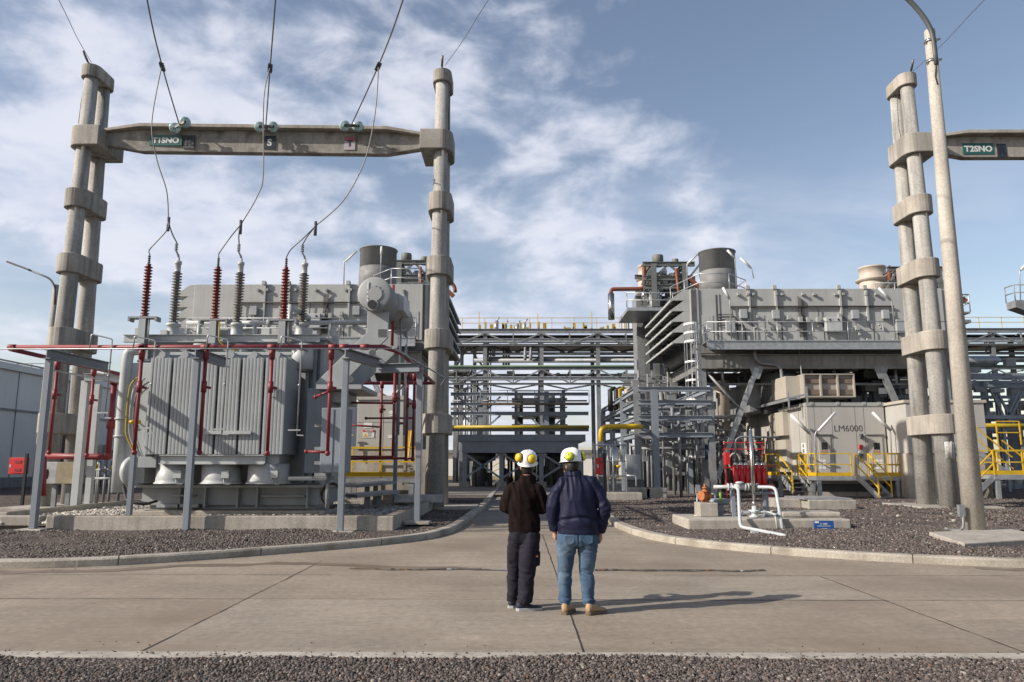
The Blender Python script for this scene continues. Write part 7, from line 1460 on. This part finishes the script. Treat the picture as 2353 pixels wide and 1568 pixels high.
def man_right():
    Y = 9.0; r = thing('person', 'man in navy jacket and jeans, white helmet with lemon ear cups, standing on the right', 'person', (XA(1327, Y, 1), Y, GZ))
    X = lambda px, z, y=Y: XA(px, y, z)
    tx = lambda px, py, y=Y: at(px, py, y)
    hc = V((X(1313, 1.68), Y + .06, 1.665)); yw = .66
    sh0, sh1 = tx(1288, 1108), tx(1366, 1106); el0, el1 = tx(1269, 1164, Y - .02), tx(1390, 1168, Y - .02); wr0, wr1 = tx(1275, 1217, Y + .05), tx(1379, 1222, Y + .05)
    cx = X(1327, 1.2); hip0, hip1 = V((X(1304, .85), Y + .01, .86)), V((X(1351, .85), Y + .01, .86)); kn0, kn1 = V((X(1298, .46), Y + .02, .46)), V((X(1348.5, .46), Y + .02, .46)); an0, an1 = V((X(1298, .1), Y - .03, .10)), V((X(1353, .1), Y - .05, .10))
    b = B(); head(b, hc, yw)
    loft(b, [(cx, Y, .85, .15, .10, 0), (cx, Y, 1.1, .16, .10, 0), (cx, Y, 1.33, .16, .09, 0), (cx - .02, Y + .01, 1.50, .10, .08, 0), (cx - .04, Y + .03, 1.58, .06, .06, 0)])
    for s_, e_, w_ in ((sh0, el0, wr0), (sh1, el1, wr1)): b.tube([s_.lerp(V((cx, Y, 1.44)), .35) - V((0, 0, .03)), s_ - V((0, 0, .03)), e_, w_], [.045, .045, .042, .030], 14)
    for h_, k_, a_ in ((hip0, kn0, an0), (hip1, kn1, an1)): b.tube([h_ + V((0, 0, .08)), k_, a_, a_ + V((.02, .10, -.06))], [.085, .06, .042, .03], 14)
    hand(b, wr0 + V((0, .01, -.02)), (.12, .05, -1), (.35, .9, 0), (-.9, .2, .0)); hand(b, wr1 + V((0, .01, -.02)), (-.1, .05, -1), (-.35, .9, 0), (.9, .2, 0))
    fuse(b, 'body', SKIN, r, .0062, 3)
    hb = B(); loft(hb, [(hc.x, hc.y - .012, hc.z - .085, .058, .070, yw), (hc.x, hc.y - .014, hc.z - .05, .076, .090, yw), (hc.x, hc.y - .014, hc.z + .02, .082, .100, yw), (hc.x, hc.y - .01, hc.z + .09, .062, .08, yw)], 24); hb.done('hair', HAIR, r)
    b = B(); R = Matrix.Rotation(yw, 3, 'Z')
    for s in (-1, 1): b.ball(hc + R @ V((s * .03, .084, .006)), .012, 8, 6)
    b.done('eye', WHITE, r)
    b = B(); loft(b, [(cx + .005, Y, .885, .232, .148, 0), (cx + .005, Y, .93, .230, .146, 0), (cx + .003, Y, 1.02, .232, .152, 0), (cx, Y, 1.13, .226, .150, 0), (cx, Y, 1.28, .220, .142, 0), (cx, Y + .005, 1.40, .212, .130, 0), (cx, Y + .01, 1.465, .190, .112, 0), (cx - .01, Y + .02, 1.525, .125, .092, 0), (cx - .03, Y + .03, 1.575, .088, .085, 0, .1), (cx - .045, Y + .04, 1.605, .086, .084, 0, .12)], 40)
    for s_, e_, w_, sg_ in ((sh0, el0, wr0, -1), (sh1, el1, wr1, 1)):
        b.tube([V((cx + sg_ * .10, Y + .01, 1.475)), s_ + V((-sg_ * .03, 0, -.010)), s_.lerp(e_, .45) + V((sg_ * .008, 0, 0)), e_, e_.lerp(w_, .55) + V((sg_ * .005, 0, 0)), w_ + V((0, 0, -.005))], [.070, .080, .077, .074, .070, .062], 20)
    b.tube([V((cx - .045 + .098 * math.cos(t), Y + .035 + .088 * math.sin(t), 1.565 + .012 * math.sin(t))) for t in [i / 20 * 6.283 for i in range(21)]], .019, 8)
    def folds(p, nn):
        a = .14 + .48 * math.tanh((p.x - cx + .04) * 7); dx, dz = p.x - cx, p.z - 1.2
        c1 = dx * math.cos(a) + dz * math.sin(a); c2 = -dx * math.sin(a) + dz * math.cos(a); hem = min(1, max(0, (p.z - .89) / .10))
        f = .017 * (ridge(V((c1 * 1.25, p.y * .5, c2 * .30)), 8) - .55) * hem
        slv = min(1, max(0, (abs(dx) - .19) / .05))
        f += .010 * slv * (ridge(V((p.x * .5 + p.z * .5, p.y * .8, p.z * 1.1 - abs(dx) * .8)), 10) - .5)
        f += .006 * (1 - slv) * (p.z < 1.10) * hem * (ridge(V((dx * .6, p.y * .5, p.z * 2.2 + dx * .3)), 9) - .5)
        f -= .014 * math.exp(-((p.z - 1.06 - .02 * math.sin(p.x * 11)) / .018) ** 2) * (abs(p.x - cx) < .23)
        return f
    fuse(b, 'jacket', NAVY, r, .0085, 5, folds)
    b = B(); loft(b, [(cx, Y + .005, .75, .17, .115, 0), (cx, Y + .0, .82, .208, .138, 0), (cx, Y, .90, .212, .138, 0), (cx, Y, .99, .20, .125, 0)], 32)
    for h_, k_, a_, sg_ in ((hip0, kn0, an0, -1), (hip1, kn1, an1, 1)): b.tube([h_ + V((0, 0, .02)), h_.lerp(k_, .25) + V((sg_ * .002, 0, 0)), h_.lerp(k_, .6), k_, k_.lerp(a_, .35) + V((0, -.015, 0)), k_.lerp(a_, .75), a_ + V((0, 0, .06)), a_ + V((0, .0, .005))], [.118, .122, .102, .080, .080, .070, .072, .066], 22)
    b.ball((cx - .095, Y - .052, .835), (.10, .088, .10)); b.ball((cx + .095, Y - .052, .835), (.10, .088, .10))
    def jf(p, nn):
        kz = math.exp(-((p.z - .43) / .10) ** 2) + 1.5 * math.exp(-((p.z - .15) / .07) ** 2) + .8 * math.exp(-((p.z - .72) / .08) ** 2)
        return .0095 * kz * (ridge(V((p.x * .8, p.y * .8, p.z * 2.6)), 9) - .5) + .009 * (ridge(V((p.x * 1.3 + p.z * .6, p.y, p.z * .8)), 7) - .5) - .010 * math.exp(-((p.x - cx) / .007) ** 2) * (p.z > .76)
    o = fuse(b, 'jeans', JEANS, r, .0085, 4, jf)
    b = B()
    for s in (-1, 1): x = cx + s * .105; b.prism([(x - .056, Y - .137, .875), (x + .056, Y - .137, .875), (x + .053, Y - .141, .80), (x, Y - .138, .775), (x - .053, Y - .141, .80)], (0, .006, 0))
    pk = b.done('back_pocket', JEANS, o, bev=.004)
    shoe(r, (an0.x - .015, an0.y - .075, GZ), (.42, .9, 0), .275, .098, .14, TAN, SOLE, 'boot', .035); shoe(r, (an1.x - .03, an1.y - .06, GZ), (.80, .60, 0), .28, .100, .14, TAN, SOLE, 'boot', .035)
    helmet(r, V((hc.x + .002, hc.y - .005, hc.z + .055)), yw + .02, -.06, .02, CUPY, (.66, .045, 0)); return r
def man_left():
    Y = 9.25; r = thing('person', 'man in dark brown fleece and navy trousers, white helmet with amber ear cups', 'person', (XA(1205, Y, 1), Y, GZ))
    X = lambda px, z, y=Y: XA(px, y, z)
    tx = lambda px, py, y=Y: at(px, py, y)
    hc = V((X(1212, 1.6), Y + .07, ZA(1072, Y + .07))); yw = -.12; z0 = hc.z
    sh0, sh1 = tx(1172, 1123), tx(1240, 1124); el0, el1 = tx(1162, 1166, Y + .0), tx(1245, 1170, Y - .01); wr0, wr1 = tx(1180, 1172, Y + .25), tx(1232, 1166, Y + .26)
    cx = X(1204, 1.2); hip0, hip1 = V((X(1189, .85), Y + .03, .86)), V((X(1220, .85), Y - .02, .86)); kn0, kn1 = V((X(1180.5, .46), Y + .10, .45)), V((X(1211.5, .46), Y - .03, .45)); an0, an1 = V((X(1178, .1), Y + .10, .10)), V((X(1206, .1), Y - .10, .10))
    b = B(); head(b, hc, yw)
    loft(b, [(cx, Y, .85, .13, .09, 0), (cx, Y, 1.1, .14, .095, 0), (cx, Y, 1.30, .145, .085, 0), (cx + .02, Y + .01, 1.44, .09, .075, 0), (cx + .035, Y + .04, z0 - .10, .058, .06, 0)])
    for s_, e_, w_ in ((sh0, el0, wr0), (sh1, el1, wr1)): b.tube([s_.lerp(V((cx, Y, 1.39)), .35) - V((0, 0, .03)), s_ - V((0, 0, .03)), e_, w_], [.044, .044, .041, .029], 14)
    for h_, k_, a_ in ((hip0, kn0, an0), (hip1, kn1, an1)): b.tube([h_ + V((0, 0, .08)), k_, a_, a_ + V((.03, .08, -.06))], [.08, .058, .042, .03], 14)
    hand(b, wr0 + V((.01, .02, 0)), (.5, .85, -.1), (.3, -.1, 1), (-.8, .5, 0)); hand(b, wr1 + V((-.01, .02, 0)), (-.5, .85, -.1), (-.3, -.1, 1), (.8, .5, 0))
    fuse(b, 'body', SKIN, r, .0062, 3)
    hb = B(); loft(hb, [(hc.x, hc.y - .016, hc.z - .105, .052, .062, yw), (hc.x, hc.y - .018, hc.z - .06, .070, .084, yw), (hc.x, hc.y - .014, hc.z + .0, .079, .096, yw), (hc.x, hc.y - .012, hc.z + .07, .068, .085, yw)], 24); hb.done('hair', HAIR, r)
    b = B(); R = Matrix.Rotation(yw, 3, 'Z')
    for s in (-1, 1): b.ball(hc + R @ V((s * .03, .084, .006)), .012, 8, 6)
    b.done('eye', WHITE, r)
    b = B(); hx = X(1205, .9); loft(b, [(hx, Y, .89, .190, .130, 0), (hx, Y, .94, .190, .132, 0), (hx - .003, Y, 1.05, .182, .128, 0), (cx - .02, Y, 1.18, .172, .124, 0), (cx - .003, Y, 1.30, .185, .122, 0), (cx + .005, Y + .005, 1.38, .190, .112, 0), (cx + .012, Y + .012, 1.435, .150, .096, 0), (cx + .025, Y + .025, 1.485, .090, .082, 0), (cx + .035, Y + .035, 1.525, .078, .078, 0, .1), (cx + .038, Y + .042, 1.555, .077, .077, 0, .12)], 36)
    for s_, e_, w_, sg_ in ((sh0, el0, wr0, -1), (sh1, el1, wr1, 1)): b.tube([V((cx + sg_ * .09, Y + .01, 1.42)), s_ + V((-sg_ * .028, 0, -.008)), s_.lerp(e_, .5) + V((sg_ * .006, 0, 0)), e_, e_.lerp(w_, .5), w_], [.068, .078, .076, .074, .066, .055], 18)
    def folds(p, nn):
        u = V(((p.x - cx) * 1.5 + .22 * (p.z - 1.2), p.y, (p.z - 1.2) * .26)); hem = min(1, max(0, (p.z - .90) / .09))
        return .016 * hem * (ridge(u, 8.5) - .5) + .004 * hem * (ridge(V((p.x, p.y, p.z * 1.0)), 11) - .5)
    o = fuse(b, 'fleece', FLEECE, r, .0085, 5, folds)
    b = B(); px_ = X(1204, .9); loft(b, [(px_, Y + .005, .76, .15, .11, 0), (px_, Y, .83, .178, .125, 0), (px_, Y, .90, .178, .125, 0), (px_, Y, .99, .165, .115, 0)], 30)
    for h_, k_, a_, rs in ((hip0, kn0, an0, (.105, .105, .094, .082, .076, .074, .078, .070)), (hip1, kn1, an1, (.110, .116, .110, .100, .094, .088, .090, .080))): b.tube([h_ + V((0, 0, .02)), h_.lerp(k_, .25), h_.lerp(k_, .6), k_, k_.lerp(a_, .35), k_.lerp(a_, .7), a_ + V((0, 0, .06)), a_ + V((0, 0, -.02))], list(rs), 20)
    b.ball((px_ - .07, Y - .045, .835), (.09, .078, .09)); b.ball((px_ + .08, Y - .05, .835), (.09, .078, .09)); b.box((hip1.x + .065, Y - .06, .50), (hip1.x + .105, Y + .06, .66)); b.box((hip0.x - .105, Y - .0, .52), (hip0.x - .075, Y + .09, .66))
    def tf(p, nn):
        kz = math.exp(-((p.z - .40) / .14) ** 2) + 1.6 * math.exp(-((p.z - .13) / .07) ** 2) + .9 * math.exp(-((p.z - .74) / .08) ** 2)
        return .012 * kz * (ridge(V((p.x * .9 + p.z * .8, p.y * .8, p.z * 1.9)), 7) - .5) + .010 * (ridge(V((p.x * 1.4 - p.z * .4, p.y, p.z * .6)), 7) - .5)
    o = fuse(b, 'trousers', CARGO, r, .0085, 4, tf)
    b = B(); q = tx(1233.5, 1277.5, Y - .06); b.box(q + V((-.013, -.05, -.010)), q + V((.013, -.035, .010))); b.done('orange_label', pm('orange_tag', (.50, .17, .04), .7), o)
    shoe(r, (an0.x - .02, an0.y - .065, GZ), (.20, .97, 0), .285, .100, .105, SHOEN, SOLEW, 'shoe', .032); shoe(r, (an1.x - .095, an1.y - .01, GZ), (.97, .20, 0), .30, .105, .105, SHOEN, SOLEW, 'shoe', .034)
    helmet(r, V((hc.x + .004, hc.y - .022, hc.z + .045)), yw - .15, .26, .10, CUPO, (.92, .080, 0)); return r
man_right(); man_left()
